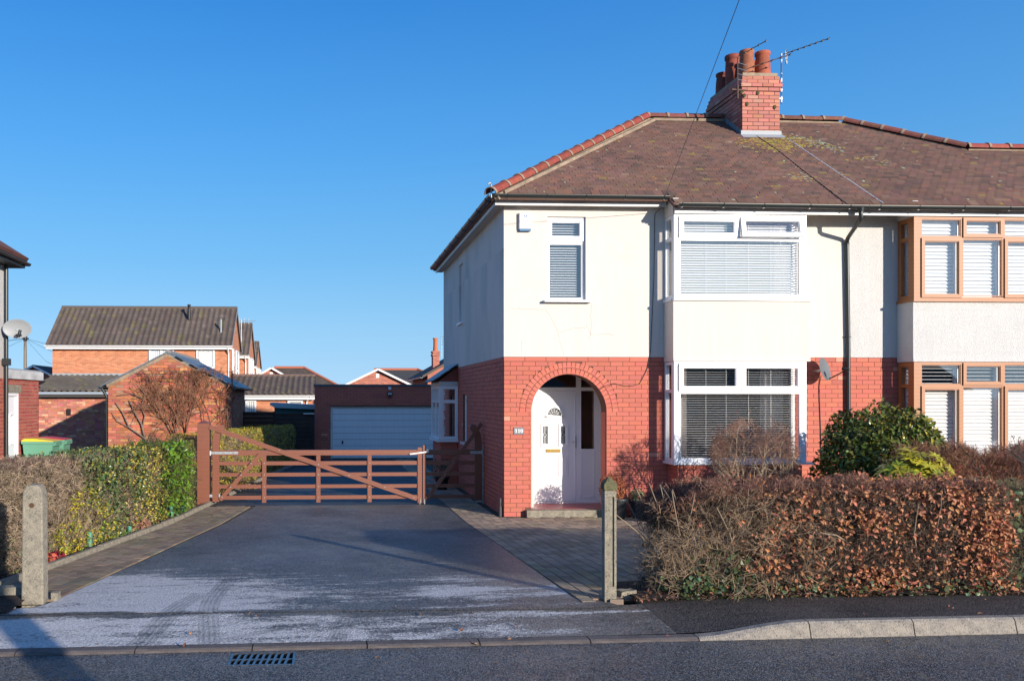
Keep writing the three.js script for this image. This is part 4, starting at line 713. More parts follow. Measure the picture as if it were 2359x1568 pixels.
{ // ---- chimney stack
  const t = house, x0 = 9.071, x1 = 9.913, d0 = 18.383, d1 = 20.046, cm = mat([.46, .17, .122], .85), mo = mat([.055, .045, .04], .95);
  const tone = (x, y) => { const k = rr(.82, 1.16); return rnd() > .94 ? col(k * 1.1, k * 1.5, k * 1.5) : col(k, k * rr(.9, 1.12), k * rr(.9, 1.15)); };
  const st = part(t, 'chimney', [bx(x0 + .01, x1 - .01, 7.3, 9.04, d0 + .01, d1 - .01), bx(x0 - .012, x1 + .012, 8.705, 8.955, d0 - .012, d1 + .012), bx(x0 - .032, x1 + .032, 8.79, 8.87, d0 - .032, d1 + .032)], mo);
  const rowsets = [[0, 7.45, 8.70], [.022, 8.702, 8.785], [.045, 8.787, 8.87], [.022, 8.872, 8.955], [0, 8.957, 9.04]];
  const items = []; let rI = 0;
  for (const [p, y0, y1] of rowsets) { const n = Math.max(1, Math.round((y1 - y0) / .083));
    for (const [k, pl, a, b] of [['F', d0 - p, x0 - p, x1 + p], ['L', x0 - p, -(d1 + p), -(d0 - p + .027)], ['R', x1 + p, d0 - p + .027, d1 + p]]) {
      const Mx = faceM(k, pl); for (let r = 0; r < n; r++) { const gv = (y1 - y0) / n, ym = y0 + gv * (r + .5), off = (r + rI) % 2 ? .12 : 0; for (let u = a - off; u < b; u += .2405) { const p0 = Math.max(u, a), q0 = Math.min(u + .2405, b); if (q0 - p0 < .04) continue; items.push({ m: new THREE.Matrix4().makeTranslation((p0 + q0) / 2, ym, -.0125 + rr(-.002, .002)).scale(new THREE.Vector3(q0 - p0 - .011, gv - .011, .025)).premultiply(Mx), c: tone(), w: (k === 'R' ? .001 : 1) * (q0 - p0) }); } }
    } rI += n; }
  pieces(st, 'brick', UNIT, cm, items, 260, 'bricks');
  obj('flaunching', (() => { const g = new THREE.BoxGeometry(x1 - x0 - .06, .09, d1 - d0 - .06); g.translate((x0 + x1) / 2, 9.07, -(d0 + d1) / 2); return g; })(), M.bedding, st);
  obj('flashing', [slabOf([V(x0 - .03, 7.84, d0 - .012), V(x0 - .03, 7.69, d0 - .018), V(x1 + .03, 7.69, d0 - .018), V(x1 + .03, 7.84, d0 - .012)], .006), slabOf([V(x0 - .05, roofY(d0 - .16) + .03, d0 - .16), V(x1 + .05, roofY(d0 - .16) + .03, d0 - .16), V(x1 + .05, roofY(d0) + .035, d0), V(x0 - .05, roofY(d0) + .035, d0)], .01)], M.lead, st);
  const sf = []; for (let k = 0; k < 6; k++) { const d = d0 + k * .15; sf.push(prismDY([[d, roofY(d) - .1], [d + .17, roofY(d) - .1], [d + .17, roofY(d) + .21], [d, roofY(d) + .12]], x0 - .008, x0 - .003)); } obj('stepped_flashing', sf, M.lead, st);
  const pot = (h, r0, r1, lou) => { const p = [[r0, 0], [r0 * 1.02, .04], [r0, .06], [r0 * .98, h * .3], [(r0 + r1) / 2 * 1.02, h * .6], [r1, h * .82], [r1, h * .86], [r1 * 1.14, h * .88], [r1 * 1.16, h * .97], [r1 * 1.08, h], [r1 * .85, h], [r1 * .8, h * .8], [r0 * .7, .02]]; if (lou) for (let k = 0; k < 3; k++) p.splice(7 + k * 3, 0); return new THREE.LatheGeometry(p.map(q => new THREE.Vector2(...q)), 20); };
  const cols = [[.40, .13, .06], [.42, .105, .05], [.30, .065, .04], [.33, .075, .045], [.26, .06, .04], [.3, .07, .045]];
  [[9.33, 18.70, .62, .165, .135, 0], [9.70, 18.72, .60, .17, .142, 0], [9.29, 19.28, .74, .16, .15, 1], [9.70, 19.30, .6, .16, .135, 0], [9.29, 19.78, .52, .155, .13, 0], [9.70, 19.78, .55, .155, .13, 0]].forEach(([x, d, h, a, b, lou], i) => {
    const m = mat(cols[i], .8, { map: rep(coarseT, 2.3) }), pt = obj('chimney_pot', pot(h, a, b, lou).translate(x, 9.09, -d), m, st);
  });
  for (const [x, y, d] of [[9.05, 8.68, 18.36], [9.42, 8.66, 18.37], [9.18, 8.42, 18.37], [9.80, 8.36, 18.37], [9.12, 8.60, 18.365]]) obj('moss_tuft', (() => { const g = new THREE.IcosahedronGeometry(.035, 1); const p = g.attributes.position; for (let i = 0; i < p.count; i++) { const q = .7 + .6 * hash(Math.round(p.getX(i) * 999), Math.round(p.getY(i) * 999 + p.getZ(i) * 555)); p.setXYZ(i, p.getX(i) * q, p.getY(i) * q * 1.2, p.getZ(i) * q * .6); } g.computeVertexNormals(); return g.translate(x, y, -d); })(), mat([.09, .085, .03], 1), st);
}
function yagi(t, a, b, n, len, m, refl) {                          // boom from a to b with n director rods
  const U = b.clone().sub(a).normalize(), W = new THREE.Vector3().crossVectors(U, new THREE.Vector3(0, 1, 0)).normalize();
  part(t, 'boom', rod(a, b, .011, .011, 6), m); const dir = []; for (let k = 0; k < n; k++) { const p = a.clone().lerp(b, (k + 1) / n); dir.push(rod(p.clone().addScaledVector(W, -len / 2), p.clone().addScaledVector(W, len / 2), .006, .006, 5), new THREE.BoxGeometry(.025, .035, .025).translate(p.x, p.y, p.z)); }
  for (const g of dir) part(t, 'director', g, m);
}
{ // ---- aerials on the stack
  const t = thing('television_aerial', 'long dark television aerial on a pale mast beside the chimney stack', 'aerial', [10.12, 8.58, 18.68]);
  const mm = mat([.6, .6, .58], .4, { metalness: .3, map: rep(tex(16, 128, (u, v) => fbm(0, v * 16, 2, 16) > .5 ? 1 : .1), 1, 1) });
  part(t, 'mast', rod(V(10.12, 8.55, 18.7), V(10.12, 9.66, 18.7), .016), mm);
  part(t, 'bracket', [bar(V(9.9, 8.86, 18.7), V(10.14, 8.86, 18.7), .03, .03), bar(V(9.9, 8.66, 18.7), V(10.14, 8.66, 18.7), .03, .03), bx(9.9, 9.97, 8.68, 8.82, 18.62, 18.78), bx(9.93, 10.02, 8.73, 8.77, 18.66, 18.74)], mat([.8, .8, .78], .5));
  yagi(t, V(10.12, 9.63, 18.7), V(11.10, 9.95, 18.55), 8, .16, M.black);
  const rg = []; for (const q of [-.1, -.033, .033, .1]) rg.push(rod(V(10.16, 9.60 + q, 18.56), V(10.3, 9.52 + q * .9 + .06, 18.86), .006), rod(V(10.23 + q * .7, 9.70, 18.7 + q), V(10.23 + q * .7, 9.47, 18.7 + q), .005)); for (const g of rg) part(t, 'reflector_rod', g, mm);
  const t2 = thing('television_aerial', 'old rusty television aerial strapped to the shaded side of the chimney stack', 'aerial', [8.93, 8.65, 18.3]); const ru = mat([.10, .055, .04], .8);
  part(t2, 'mast', rod(V(8.93, 8.55, 18.3), V(8.93, 9.40, 18.3), .014), ru); part(t2, 'bracket', [bar(V(8.8, 8.70, 18.3), V(9.12, 8.70, 18.34), .03, .03), rod(V(8.93, 8.5, 18.3), V(8.93, 8.8, 18.3), .022)], ru);
  yagi(t2, V(9.08, 9.13, 18.28), V(9.98, 9.40, 18.1), 5, .16, ru); yagi(t2, V(8.95, 9.42, 18.3), V(9.45, 9.68, 18.1), 4, .16, M.black);
  for (let k = 0; k < 4; k++) part(t2, 'reflector_rod', rod(V(8.92, 9.30 - k * .12, 18.32), V(9.12, 9.20 - k * .12, 18.24), .006), M.galv);
}
function dish(name, label, p, face, rx, ry, color) {                 // face: unit vector the dish looks along
  const t = thing(name, label, 'satellite dish', [p.x, p.y, -p.z]), pts = []; for (let k = 0; k <= 10; k++) { const r = k / 10; pts.push(new THREE.Vector2(r, .16 * r * r)); } for (let k = 10; k >= 0; k--) { const r = k / 10; pts.push(new THREE.Vector2(r, .16 * r * r - .02)); }
  const g = new THREE.LatheGeometry(pts, 32); g.rotateX(Math.PI / 2); g.scale(rx, ry, rx);
  const F = face.clone().normalize(), U = new THREE.Vector3().crossVectors(new THREE.Vector3(0, 1, 0), F).normalize(), Y = new THREE.Vector3().crossVectors(F, U), B = new THREE.Matrix4().makeBasis(U, Y, F); g.applyMatrix4(B.clone().setPosition(p));
  part(t, 'reflector', g, color);
  const at = (u, y, f) => p.clone().addScaledVector(U, u).addScaledVector(Y, y).addScaledVector(F, f);
  part(t, 'feed_arm', rod(at(0, -ry * .9, .05), at(0, -ry * .55, .42), .011), M.black); part(t, 'feed_horn', [rod(at(0, -ry * .55, .40), at(0, -ry * .35, .33), .025, .03, 12), rod(at(0, -ry * .62, .43), at(0, -ry * .5, .38), .03, .03, 10)], M.black);
  part(t, 'mount', [rod(at(0, 0, -.02), at(0, 0, -.12), .03, .03, 10), rod(at(0, 0, -.1), new THREE.Vector3(p.x - F.x * .15 - .0, p.y - .02, -WD), .016)], M.galv); return t;
}
{
  const t = dish('satellite_dish', 'grey oval satellite dish on the red brick beside the lower white bay window', V(9.14, 2.535, 15.42), new THREE.Vector3(.5, .25, .83), .165, .215, mat([.13, .14, .15], .5));
  single('dish_cable', tube([V(9.20, 2.42, WD - .02), V(9.17, 2.2, WD - .012), V(9.20, 1.4, WD - .012), V(9.22, .3, WD - .012), V(9.22, -.1, WD - .012)], .007, 5, 30), M.black, 'thin black cable hanging down brick wall below the grey satellite dish', 'cable');
}
single('telephone_cable', [tube([V(6.08, 5.45, WD - .2), V(6.06, 5.40, WD - .03), V(6.055, 5.2, WD - .025), V(6.04, 4.2, WD - .025), V(5.98, 2.9, WD - .025), V(5.92, 2.55, WD - .012), V(5.78, 2.28, WD - .01), V(5.66, 2.24, WD - .01), V(5.5, 2.23, WD - .01), V(5.3, 2.28, WD - .01), V(5.15, 2.24, WD - .012), V(4.98, 2.14, WD - .012)], .006, 5, 90)], M.black, 'thin dark cable running down the wall beside bay and across brick to arch', 'cable');
single('drain_riser', [rod(V(3.21, -.2, 15.72), V(3.21, .02, 15.72), .035, .035, 12), rod(V(3.21, .02, 15.72), V(3.21, .10, 15.72), .02, .02, 10), rod(V(3.21, .09, 15.72), V(3.21, .17, 15.72), .028, .028, 10)], mat([.05, .05, .055], .5), 'short dark pipe stub standing at the foot of the house corner', 'pipe');
// ---------------------------------------------------------------- buildings behind
function brickTexture(a, b, m) { return tex(512, 512, (u, v) => { const R = 24, r = Math.floor(v * R), fv = v * R - r, x = u * 8 + (r % 2) * .5, k = Math.floor(x), fu = x - k; if (fv < .13 || fu < .045) return m; const t = hash(((k % 8) + 8) % 8, r), n = .86 + .28 * fbm(u * 90, v * 90, 2, 90), s = .82 + .36 * hash(((k % 8) + 8) % 8 + 40, r); return [0, 1, 2].map(i => lerp(a[i], b[i], t) * n * s); }); }
M.farBrick = new THREE.MeshStandardMaterial({ map: rep(brickTexture([.56, .22, .11], [.46, .16, .075], [.44, .27, .18]), 1 / 1.86), roughness: .9 });
M.farBrickRed = new THREE.MeshStandardMaterial({ map: rep(brickTexture([.44, .15, .10], [.36, .11, .075], [.36, .25, .2]), 1 / 1.86), roughness: .9 });
M.pantile = mat([.115, .088, .072], .9, { bumpMap: rep(grainT, 2), bumpScale: .006 });
M.slate = mat([.17, .20, .235], .42, { map: rep(coarseT, 1.4) });
M.pvcFar = phys([.78, .78, .78], .4);
const pantileGeo = (() => { const n = 8, P = [], f = t => .034 * Math.cos(t * 6.283) * (t < .5 ? 1 : .75); const q = (a, b, c, d) => P.push(...a, ...b, ...c, ...a, ...c, ...d);
  for (let i = 0; i < n; i++) { const t0 = i / n, t1 = (i + 1) / n, x0 = t0 - .5, x1 = t1 - .5, y0 = f(t0), y1 = f(t1); q([x0, y0 + .016, .5], [x1, y1 + .016, .5], [x1, y1, -.5], [x0, y0, -.5]); q([x0, y0 - .004, .5], [x1, y1 - .004, .5], [x1, y1 + .016, .5], [x0, y0 + .016, .5]); }
  const g = new THREE.BufferGeometry(); g.setAttribute('position', new THREE.Float32BufferAttribute(P, 3)); g.computeVertexNormals(); return boxUV(g); })();
// tiles over a slope: O eave corner, U along the eave, S up the slope
function tileSlope(roof, O, U, S, width, length, tw, gauge, geo, m, tone, o = {}) {
  const N = new THREE.Vector3().crossVectors(U, S); if (N.y < 0) N.negate(); const Z = S.clone().negate(), X = new THREE.Vector3().crossVectors(N, Z), B = new THREE.Matrix4().makeBasis(X, N, Z), items = [];
  const rows = Math.ceil(length / gauge), nn = Math.ceil(width / tw);
  for (let r = 0; r < rows; r++) for (let k = 0; k < nn + 1; k++) {
    const s = (r + .5) * gauge, u = (k + .5) * tw - (o.stagger && r % 2 ? tw / 2 : 0); if (u > width || u < 0 || s > length + .02) continue; if (o.clip && !o.clip(u, s)) continue;
    const p = O.clone().addScaledVector(U, u).addScaledVector(S, s).addScaledVector(N, (o.lift || .03) + rr(-.003, .003)), mm = B.clone().multiply(new THREE.Matrix4().makeRotationX(o.tilt || 0)).multiply(new THREE.Matrix4().makeScale(tw * (o.fit || 1), 1, gauge * 1.08)).setPosition(p); items.push({ m: mm, c: tone(u, s) });
  }
  pieces(roof, o.name || 'roof_tile', geo, m, items, o.limit === undefined ? 300 : o.limit, (o.name || 'roof_tile') + 's');
}
const mossy = (sd) => (u, s) => { const k = rr(.85, 1.12) * (.75 + .5 * fbm(u * .7 + sd, s * .9, 3)), y = rnd() > .97 - .12 * smooth(.5, .7, fbm(u * .6 + sd * 3, s + 2, 3)); return y ? col(k * 1.2, k * 1.25, k * .8) : rnd() > .97 ? col(k * 1.2, k * 1.2, k * 1.22) : col(k, k * .98, k * .97); };
function smallWindow(t, Mx, u0, u1, v0, v1, blind, bars = []) {
  const w = windowOn(t, 'window', Mx, { u0, u1, v0, v1, fw: .09, bars, lights: [{ u0: u0 + .09, u1: u1 - .09, v0: v0 + .09, v1: v1 - .09 }] }, M.pvcFar, 1);
  obj('window_backing', world(LM(u0 + .06, u1 - .06, v0 + .06, v1 - .06, -.085, -.08), Mx), M.room, w);
  if (blind) for (let u = u0 + .11; u < u1 - .1; u += .115) obj('blind_vane', world(LM(u, u + .085, v0 + .1, v1 - .1, -.065, -.062), Mx), M.blind, w);
  return w;
}
// gable-ended house, ridge along x
function gabledHouse(label, o) {
  const t = thing('gabled_house', label, 'house', [(o.x0 + o.x1) / 2, 0, o.d0]), dm = (o.d0 + o.d1) / 2, sl = (o.ridge - o.eave) / (dm - o.d0 + .35);
  part(t, 'wall', prismDY([[o.d0, -.2], [o.d1, -.2], [o.d1, o.eave + .1], [dm, o.ridge - .1], [o.d0, o.eave + .1]], o.x0, o.x1), M.farBrick);
  const e = V(o.x0 - .25, o.eave, o.d0 - .35), S = V(0, o.ridge, dm).sub(V(0, o.eave, o.d0 - .35)), L = S.length(); S.normalize();
  const roof = part(t, 'roof', [slabOf([e, V(o.x1 + .12, o.eave, o.d0 - .35), V(o.x1 + .12, o.ridge, dm), V(o.x0 - .25, o.ridge, dm)], .07), slabOf([V(o.x0 - .25, o.ridge, dm + .001), V(o.x1 + .12, o.ridge, dm + .001), V(o.x1 + .12, o.eave, o.d1 + .35), V(o.x0 - .25, o.eave, o.d1 + .35)], .07)], M.pantile);
  if (!o.plain) tileSlope(roof, e, new THREE.Vector3(1, 0, 0), S, o.x1 - o.x0 + .36, L, .30, .335, pantileGeo, M.pantile, mossy(o.x0 + o.d0), { limit: o.limit });
  obj('ridge', rod(V(o.x0 - .25, o.ridge + .02, dm), V(o.x1 + .12, o.ridge + .02, dm), .1, .1, 8), M.pantile, roof);
  part(t, 'fascia', bx(o.x0 - .25, o.x1 + .12, o.eave - .20, o.eave - .055, o.d0 - .33, o.d0 - .30), M.pvcFar); part(t, 'gutter', halfRound(V(o.x0 - .3, o.eave - .02, o.d0 - .40), V(o.x1 + .15, o.eave - .02, o.d0 - .40), .07), M.pvcFar);
  part(t, 'soffit', bx(o.x0 - .2, o.x1 + .1, o.eave - .21, o.eave - .202, o.d0 - .32, o.d0 - .01), M.pvcFar);
  for (const s of [-1, 1]) { const a = V(o.x1 + .125, o.eave - .06, s < 0 ? o.d0 - .35 : o.d1 + .35), b = V(o.x1 + .125, o.ridge - .06, dm); part(t, 'verge_board', bar(a, b, .14, .03, new THREE.Vector3(1, 0, 0)), o.verge || M.lead); }
  part(t, 'downpipe', [rod(V(o.x1 - .1, o.eave - .1, o.d0 - .38), V(o.x1 - .1, o.eave - .45, o.d0 - .05), .04), rod(V(o.x1 - .1, o.eave - .45, o.d0 - .05), V(o.x1 - .1, 0, o.d0 - .05), .04)], M.pvcFar);
  return t;
}
{
  const t = gabledHouse('large orange brick house with brown pantiled roof and black flue behind the brick outbuilding', { x0: -14.68, x1: -5.17, d0: 47, d1: 52, eave: 4.86, ridge: 7.14 });
  const F = faceM('F', 46.9), R = faceM('R', -5.07);
  smallWindow(t, F, -9.53, -8.19, 3.2, 4.70, 1, [[-8.92, -8.84, 3.29, 4.61]]); smallWindow(t, F, -6.99, -6.01, 3.62, 4.70, 0); obj('net_curtain', curtainGeo(-6.85, -6.12, 3.72, 4.6, 46.96, .012, .06), M.blind, t.children[t.children.length - 1]);
  smallWindow(t, R, 47.5, 48.1, 3.4, 4.75, 0); smallWindow(t, R, 49.4, 50.8, 3.0, 4.75, 0);
  part(t, 'flue', [rod(V(-7.63, 6.4, 48.5), V(-7.63, 7.05, 48.5), .09, .08, 12), rod(V(-7.63, 7.05, 48.5), V(-7.63, 7.25, 48.5), .06, .1, 12)], M.black); part(t, 'vent_pipe', rod(V(-5.75, 5.3, 47.6), V(-5.75, 6.35, 47.6), .05), M.lead);
  const t2 = gabledHouse('second orange brick house in the row, mast aerial on its gable', { x0: -14.7, x1: -5.2, d0: 57.3, d1: 62.5, eave: 4.86, ridge: 7.14, limit: 40 }); const R2 = faceM('R', -5.1); smallWindow(t2, R2, 58, 58.8, 3.4, 4.8, 0); smallWindow(t2, R2, 60, 61.4, 3.0, 4.8, 0);
  part(t2, 'aerial_mast', rod(V(-5.65, 5.2, 58.0), V(-5.65, 7.3, 58.0), .035), M.galv); part(t2, 'aerial', [rod(V(-6.2, 7.2, 58), V(-4.7, 7.2, 58), .02), ...[-.4, -.1, .2, .5].map(q => rod(V(-5.65 + q, 7.0, 58), V(-5.65 + q, 7.42, 58), .015))], M.galv);
  const t3 = gabledHouse('third and farthest orange brick house in the row of gables', { x0: -16, x1: -6.2, d0: 76, d1: 82, eave: 4.86, ridge: 7.14, limit: 20 }); const R3 = faceM('R', -6.1); smallWindow(t3, R3, 77, 78, 3.4, 4.8, 0); smallWindow(t3, R3, 79.4, 81, 3.0, 4.8, 0);
}
{ // low garage in front of the big house
  const t = thing('brick_garage', 'low mottled brick garage with mossy tiled roof and black soffit, left of the outbuilding', 'garage', [-9, 0, 33]);
  const wall = part(t, 'wall', bx(-10.81, -5.5, -.2, 2.06, 33.01, 37.5), mat([.42, .28, .22], .95)); const bm = mat([.46, .145, .105], .9);
  bricks(wall, faceM('F', 33), -10.82, -7.4, 0, 2.05, { mat: bm, gauge: .0785, limit: 0, flemish: 1, color: () => { const k = rr(.75, 1.2); return rnd() > .9 ? col(k * 1.25, k * 2.3, k * 1.9) : col(k, k * rr(.8, 1.4), k * rr(.8, 1.4)); } });
  part(t, 'soffit', bx(-10.83, -6, 2.052, 2.165, 32.72, 33.3), mat([.045, .04, .036], .7)); part(t, 'fascia', bx(-10.83, -6, 2.166, 2.25, 32.70, 32.76), mat([.30, .35, .40], .4));
  const S = V(0, 2.98, 36.6).sub(V(0, 2.27, 32.7)), L = S.length(); S.normalize();
  const roof = part(t, 'roof', slabOf([V(-10.85, 2.25, 32.7), V(-6, 2.25, 32.7), V(-6, 2.96, 36.6), V(-11.45, 2.96, 36.6)], .06), M.pantile);
  tileSlope(roof, V(-11.5, 2.26, 32.72), new THREE.Vector3(1, 0, 0), S, 5.4, L, .23, .33, pantileGeo, mat([.125, .105, .08], .95), mossy(4), { clip: (u, s) => u > .72 - s * .16, limit: 120 });
  part(t, 'flashing', bx(-11.4, -6, 2.97, 3.06, 36.5, 36.75), M.lead); part(t, 'wall_lamp', bx(-9.74, -9.62, 1.38, 1.62, 32.9, 33), M.black);
  part(t, 'rear_gable', bx(-11.3, -5.5, -.2, 2.9, 37.501, 37.7), M.farBrickRed);
}
{ // brick outbuilding
  const x0 = -6.39, x1 = -2.905, d0 = 25.6, d1 = 31.05, ax = -4.645, ey = 2.40, ay = 3.30, bm = mat([.43, .135, .075], .9), mo = mat([.27, .19, .13], .97, { map: rep(coarseT, 1) });
  const t = thing('brick_outbuilding', 'old gabled brick outbuilding with blue slate roof and bare climbing shrub on its gable', 'outbuilding', [ax, 0, d0]);
  const wall = part(t, 'wall', prismXY([[x0 + .01, -.3], [x1 - .01, -.3], [x1 - .01, ey - .02], [ax, ay - .02], [x0 + .01, ey - .02]], d0 + .01, d1), mo);
  const half = y => (x1 - x0) / 2 * (1 - (y - ey) / (ay - ey)), tone = () => { const k = rr(.7, 1.22), h = rnd(); return h > .9 ? col(k * 1.1, k * 1.65, k * 1.2) : h > .82 ? col(k * .95, k * 1.6, k * 1.8) : col(k, k * rr(.75, 1.2), k * rr(.7, 1.3)); };
  bricks(wall, faceM('F', d0), x0, x1, -.02, ay - .06, { mat: bm, color: tone, joint: .012, blocked: y => { const c = []; if (y > ey - .04) { const h = half(y + .05); c.push([x0 - 1, ax - h], [ax + h, x1 + 1]); } if (y > 2.57 && y < 2.79) c.push([-4.76, -4.50]); return c; } });
  bricks(wall, faceM('R', x1), d0 + .03, d1, -.02, ey - .1, { mat: bm, color: tone, joint: .012, limit: 150 });
  part(t, 'air_vent', [bx(-4.75, -4.51, 2.58, 2.78, d0 - .004, d0 + .02), ...[0, 1, 2, 3].map(k => bx(-4.735, -4.525, 2.60 + k * .045, 2.622 + k * .045, d0 - .014, d0 - .005))], mat([.40, .11, .06], .9));
  for (const s of [-1, 1]) part(t, 'verge_mortar', bar(V(ax + s * .02, ay - .01, d0 + .03), V(s < 0 ? x0 - .04 : x1 + .04, ey - .03, d0 + .03), .09, .08, new THREE.Vector3(0, 0, 1)), M.bedding);
  const rt = part(t, 'roof', [slabOf([V(ax, ay + .06, d0 - .02), V(ax, ay + .06, d1 + .1), V(x0 - .2, ey - .05, d1 + .1), V(x0 - .2, ey - .05, d0 - .02)].reverse(), .04), slabOf([V(ax, ay + .06, d0 - .02), V(x1 + .22, ey - .06, d0 - .02), V(x1 + .22, ey - .06, d1 + .1), V(ax, ay + .06, d1 + .1)], .04)], M.slate);
  const S = V(ax, ay + .06, 0).sub(V(x1 + .22, ey - .06, 0)), L = S.length(); S.normalize(); const sg = fin(new THREE.BoxGeometry(1, .012, 1));
  tileSlope(rt, V(x1 + .22, ey - .06, d0 - .02), new THREE.Vector3(0, 0, -1), S, d1 - d0 + .1, L, .28, .24, sg, M.slate, () => { const k = rr(.75, 1.25); return col(k, k * rr(.97, 1.05), k * rr(.97, 1.1)); }, { name: 'slate', lift: .018, tilt: .05, stagger: 1, fit: .985 });
  for (let d = d0; d < d1; d += .45) obj('ridge_tile', rod(V(ax, ay + .06, d), V(ax, ay + .06, d + .44), .09, .085, 10), mat([.22, .21, .2], .8), rt);
  part(t, 'gutter', [halfRound(V(x1 + .24, ey - .07, d0), V(x1 + .24, ey - .07, d1), .06), halfRound(V(x0 - .24, ey - .06, d0 + .02), V(x0 - .24, ey - .06, d1), .06)], M.gutter); part(t, 'downpipe', [rod(V(x0 - .2, ey - .1, d0 + .1), V(x0 - .06, ey - .35, d0 + .1), .04), rod(V(x0 - .06, ey - .35, d0 + .12), V(x0 - .06, 0, d0 + .12), .04)], M.gutter);
}
M.garageDoor = phys([.80, .81, .82], .38, { map: rep(tex(512, 512, (u, v) => .95 + .10 * (fbm(u * 90, v * 5, 3, 90) - .5) + .05 * (fbm(u * 5, v * 5, 3, 5) - .5)), .4) });
{ // garage at the end of the drive
  const d0 = 30.8, t = thing('flat_roof_garage', 'flat roofed red brick garage with wide white sectional door at the end of the driveway', 'garage', [2.2, GY, d0]);
  const wall = part(t, 'wall', [prismXY(rect(-.39, 5.2, -.3, 2.434), d0 + .012, d0 + .25, [rect(.17, 4.55, -.299, 1.722)]), bx(-.39, -.15, -.3, 2.434, d0 + .251, 36), bx(5.0, 5.2, -.3, 2.434, d0 + .251, 36), bx(-.39, 5.2, -.3, 2.434, 36.001, 36.2)], M.mortar);
  bricks(wall, faceM('F', d0), -.40, 5.2, GY, 2.43, { mat: M.brick, color: brickTone, limit: 300, blocked: y => y < 1.722 ? [[.17, 4.55]] : [] });
  part(t, 'fascia', [bx(-.43, 5.25, 2.436, 2.512, d0 - .03, d0 + .02), bx(-.43, -.41, 2.436, 2.512, d0 + .021, 36.2)], mat([.06, .085, .10], .4)); part(t, 'roof', bx(-.405, 5.2, 2.44, 2.49, d0 + .022, 36.2), M.lead);
  part(t, 'door_frame', [bx(.171, .235, GY, 1.721, d0 + .08, d0 + .14), bx(4.49, 4.549, GY, 1.721, d0 + .08, d0 + .14), bx(.235, 4.49, 1.67, 1.721, d0 + .08, d0 + .14)], M.whitePaint);
  for (let k = 0; k < 8; k++) { const y0 = -.14 + k * .2263, dr = part(t, 'door_section', [bx(.24, 4.485, y0 + .004, y0 + .2223, d0 + .112, d0 + .13), bx(.24, 4.485, y0 + .018, y0 + .208, d0 + .104, d0 + .112)], M.garageDoor); if (k === 2) obj('handle', bx(.57, .63, .38, .49, d0 + .085, d0 + .103), M.black, dr); }
  part(t, 'door_backing', bx(.17, 4.55, -.3, 1.73, d0 + .135, d0 + .15), M.black);
  part(t, 'floodlight', [bx(2.20, 2.38, 2.13, 2.24, d0 - .12, d0 - .03), bx(2.25, 2.33, 2.05, 2.12, d0 - .09, d0 - .02), bx(2.27, 2.31, 2.1, 2.2, d0 - .03, d0)], M.black); part(t, 'floodlight_glass', bx(2.22, 2.36, 2.145, 2.205, d0 - .126, d0 - .12), mat([.5, .55, .6], .2)); part(t, 'junction_box', bx(2.24, 2.34, 2.32, 2.42, d0 - .05, d0), M.pvcFar);
}
{ // fence and the green store behind it
  const t = thing('board_fence', 'dark brown horizontal board fence between the outbuilding and the garage', 'fence', [-1.6, 0, 30]), wm = mat([.055, .032, .026], .9, { map: rep(coarseT, 1) });
  for (let k = 0; k < 10; k++) { const y = .02 + k * .15; for (const [a, b, h] of [[-2.87, -1.83, .03], [-1.73, -.5, -.02]]) part(t, 'board', bx(a, b, y + h, y + h + .142, 30 + (k % 2) * .012, 30.02 + (k % 2) * .012), wm); }
  for (const x of [-1.78, -.45]) part(t, 'post', bx(x - .05, x + .05, -.2, 1.55, 29.98, 30.08), wm); part(t, 'capping', bx(-.78, -.4, 1.46, 1.50, 29.93, 30.05), M.whitePaint);
  const s = thing('garden_store', 'teal garden store with pale blue roof edge behind the brown fence', 'garden store', [-1.4, 0, 36]); part(s, 'wall', bx(-2.15, -.35, 0, 1.72, 36.2, 38), mat([.05, .16, .17], .7)); part(s, 'roof', prismXY([[-2.33, 1.74], [-2.3, 1.84], [-.3, 1.74], [-.3, 1.55], [-2.1, 1.62]], 35.9, 38.2), phys([.34, .46, .50], .3));
}
{ // bungalow beside it and hipped bungalows farther off
  const t = thing('bungalow', 'low bungalow with brown pantiles and white gutter behind the garden store', 'bungalow', [-2.5, 0, 45]);
  const wall = part(t, 'wall', bx(-6, -.72, -.2, 2.1, 45.3, 51), M.farBrick), S = V(0, 3.27, 48.1).sub(V(0, 2.24, 44.9)), L = S.length(); S.normalize();
  const roof = part(t, 'roof', [slabOf([V(-6.2, 2.21, 44.9), V(-.55, 2.21, 44.9), V(-.55, 3.24, 48.1), V(-6.2, 3.24, 48.1)], .06), slabOf([V(-6.2, 3.24, 48.101), V(-.55, 3.24, 48.101), V(-.55, 2.2, 51.3), V(-6.2, 2.2, 51.3)], .06)], M.pantile);
  tileSlope(roof, V(-6.2, 2.22, 44.9), new THREE.Vector3(1, 0, 0), S, 5.65, L, .30, .335, pantileGeo, M.pantile, mossy(9), { limit: 200 }); obj('ridge', rod(V(-6.2, 3.27, 48.1), V(-.55, 3.27, 48.1), .1), mat([.16, .1, .08], .9), roof);
  part(t, 'fascia', bx(-6.2, -.55, 1.97, 2.15, 44.93, 44.96), M.pvcFar); part(t, 'gutter', halfRound(V(-6.2, 2.17, 44.84), V(-.5, 2.17, 44.84), .065), M.pvcFar); part(t, 'soffit', bx(-6.1, -.6, 1.95, 1.968, 44.95, 45.29), M.pvcFar); smallWindow(t, faceM('F', 45.2), -4.2, -3.63, 1.2, 1.95, 1); smallWindow(t, faceM('F', 45.2), -2.0, -1.2, 1.2, 1.93, 0);
  part(t, 'downpipe', [rod(V(-.8, 2.1, 44.9), V(-1.0, 1.85, 45.2), .045), rod(V(-1.0, 1.85, 45.24), V(-1.0, 0, 45.24), .045)], M.pvcFar);
}
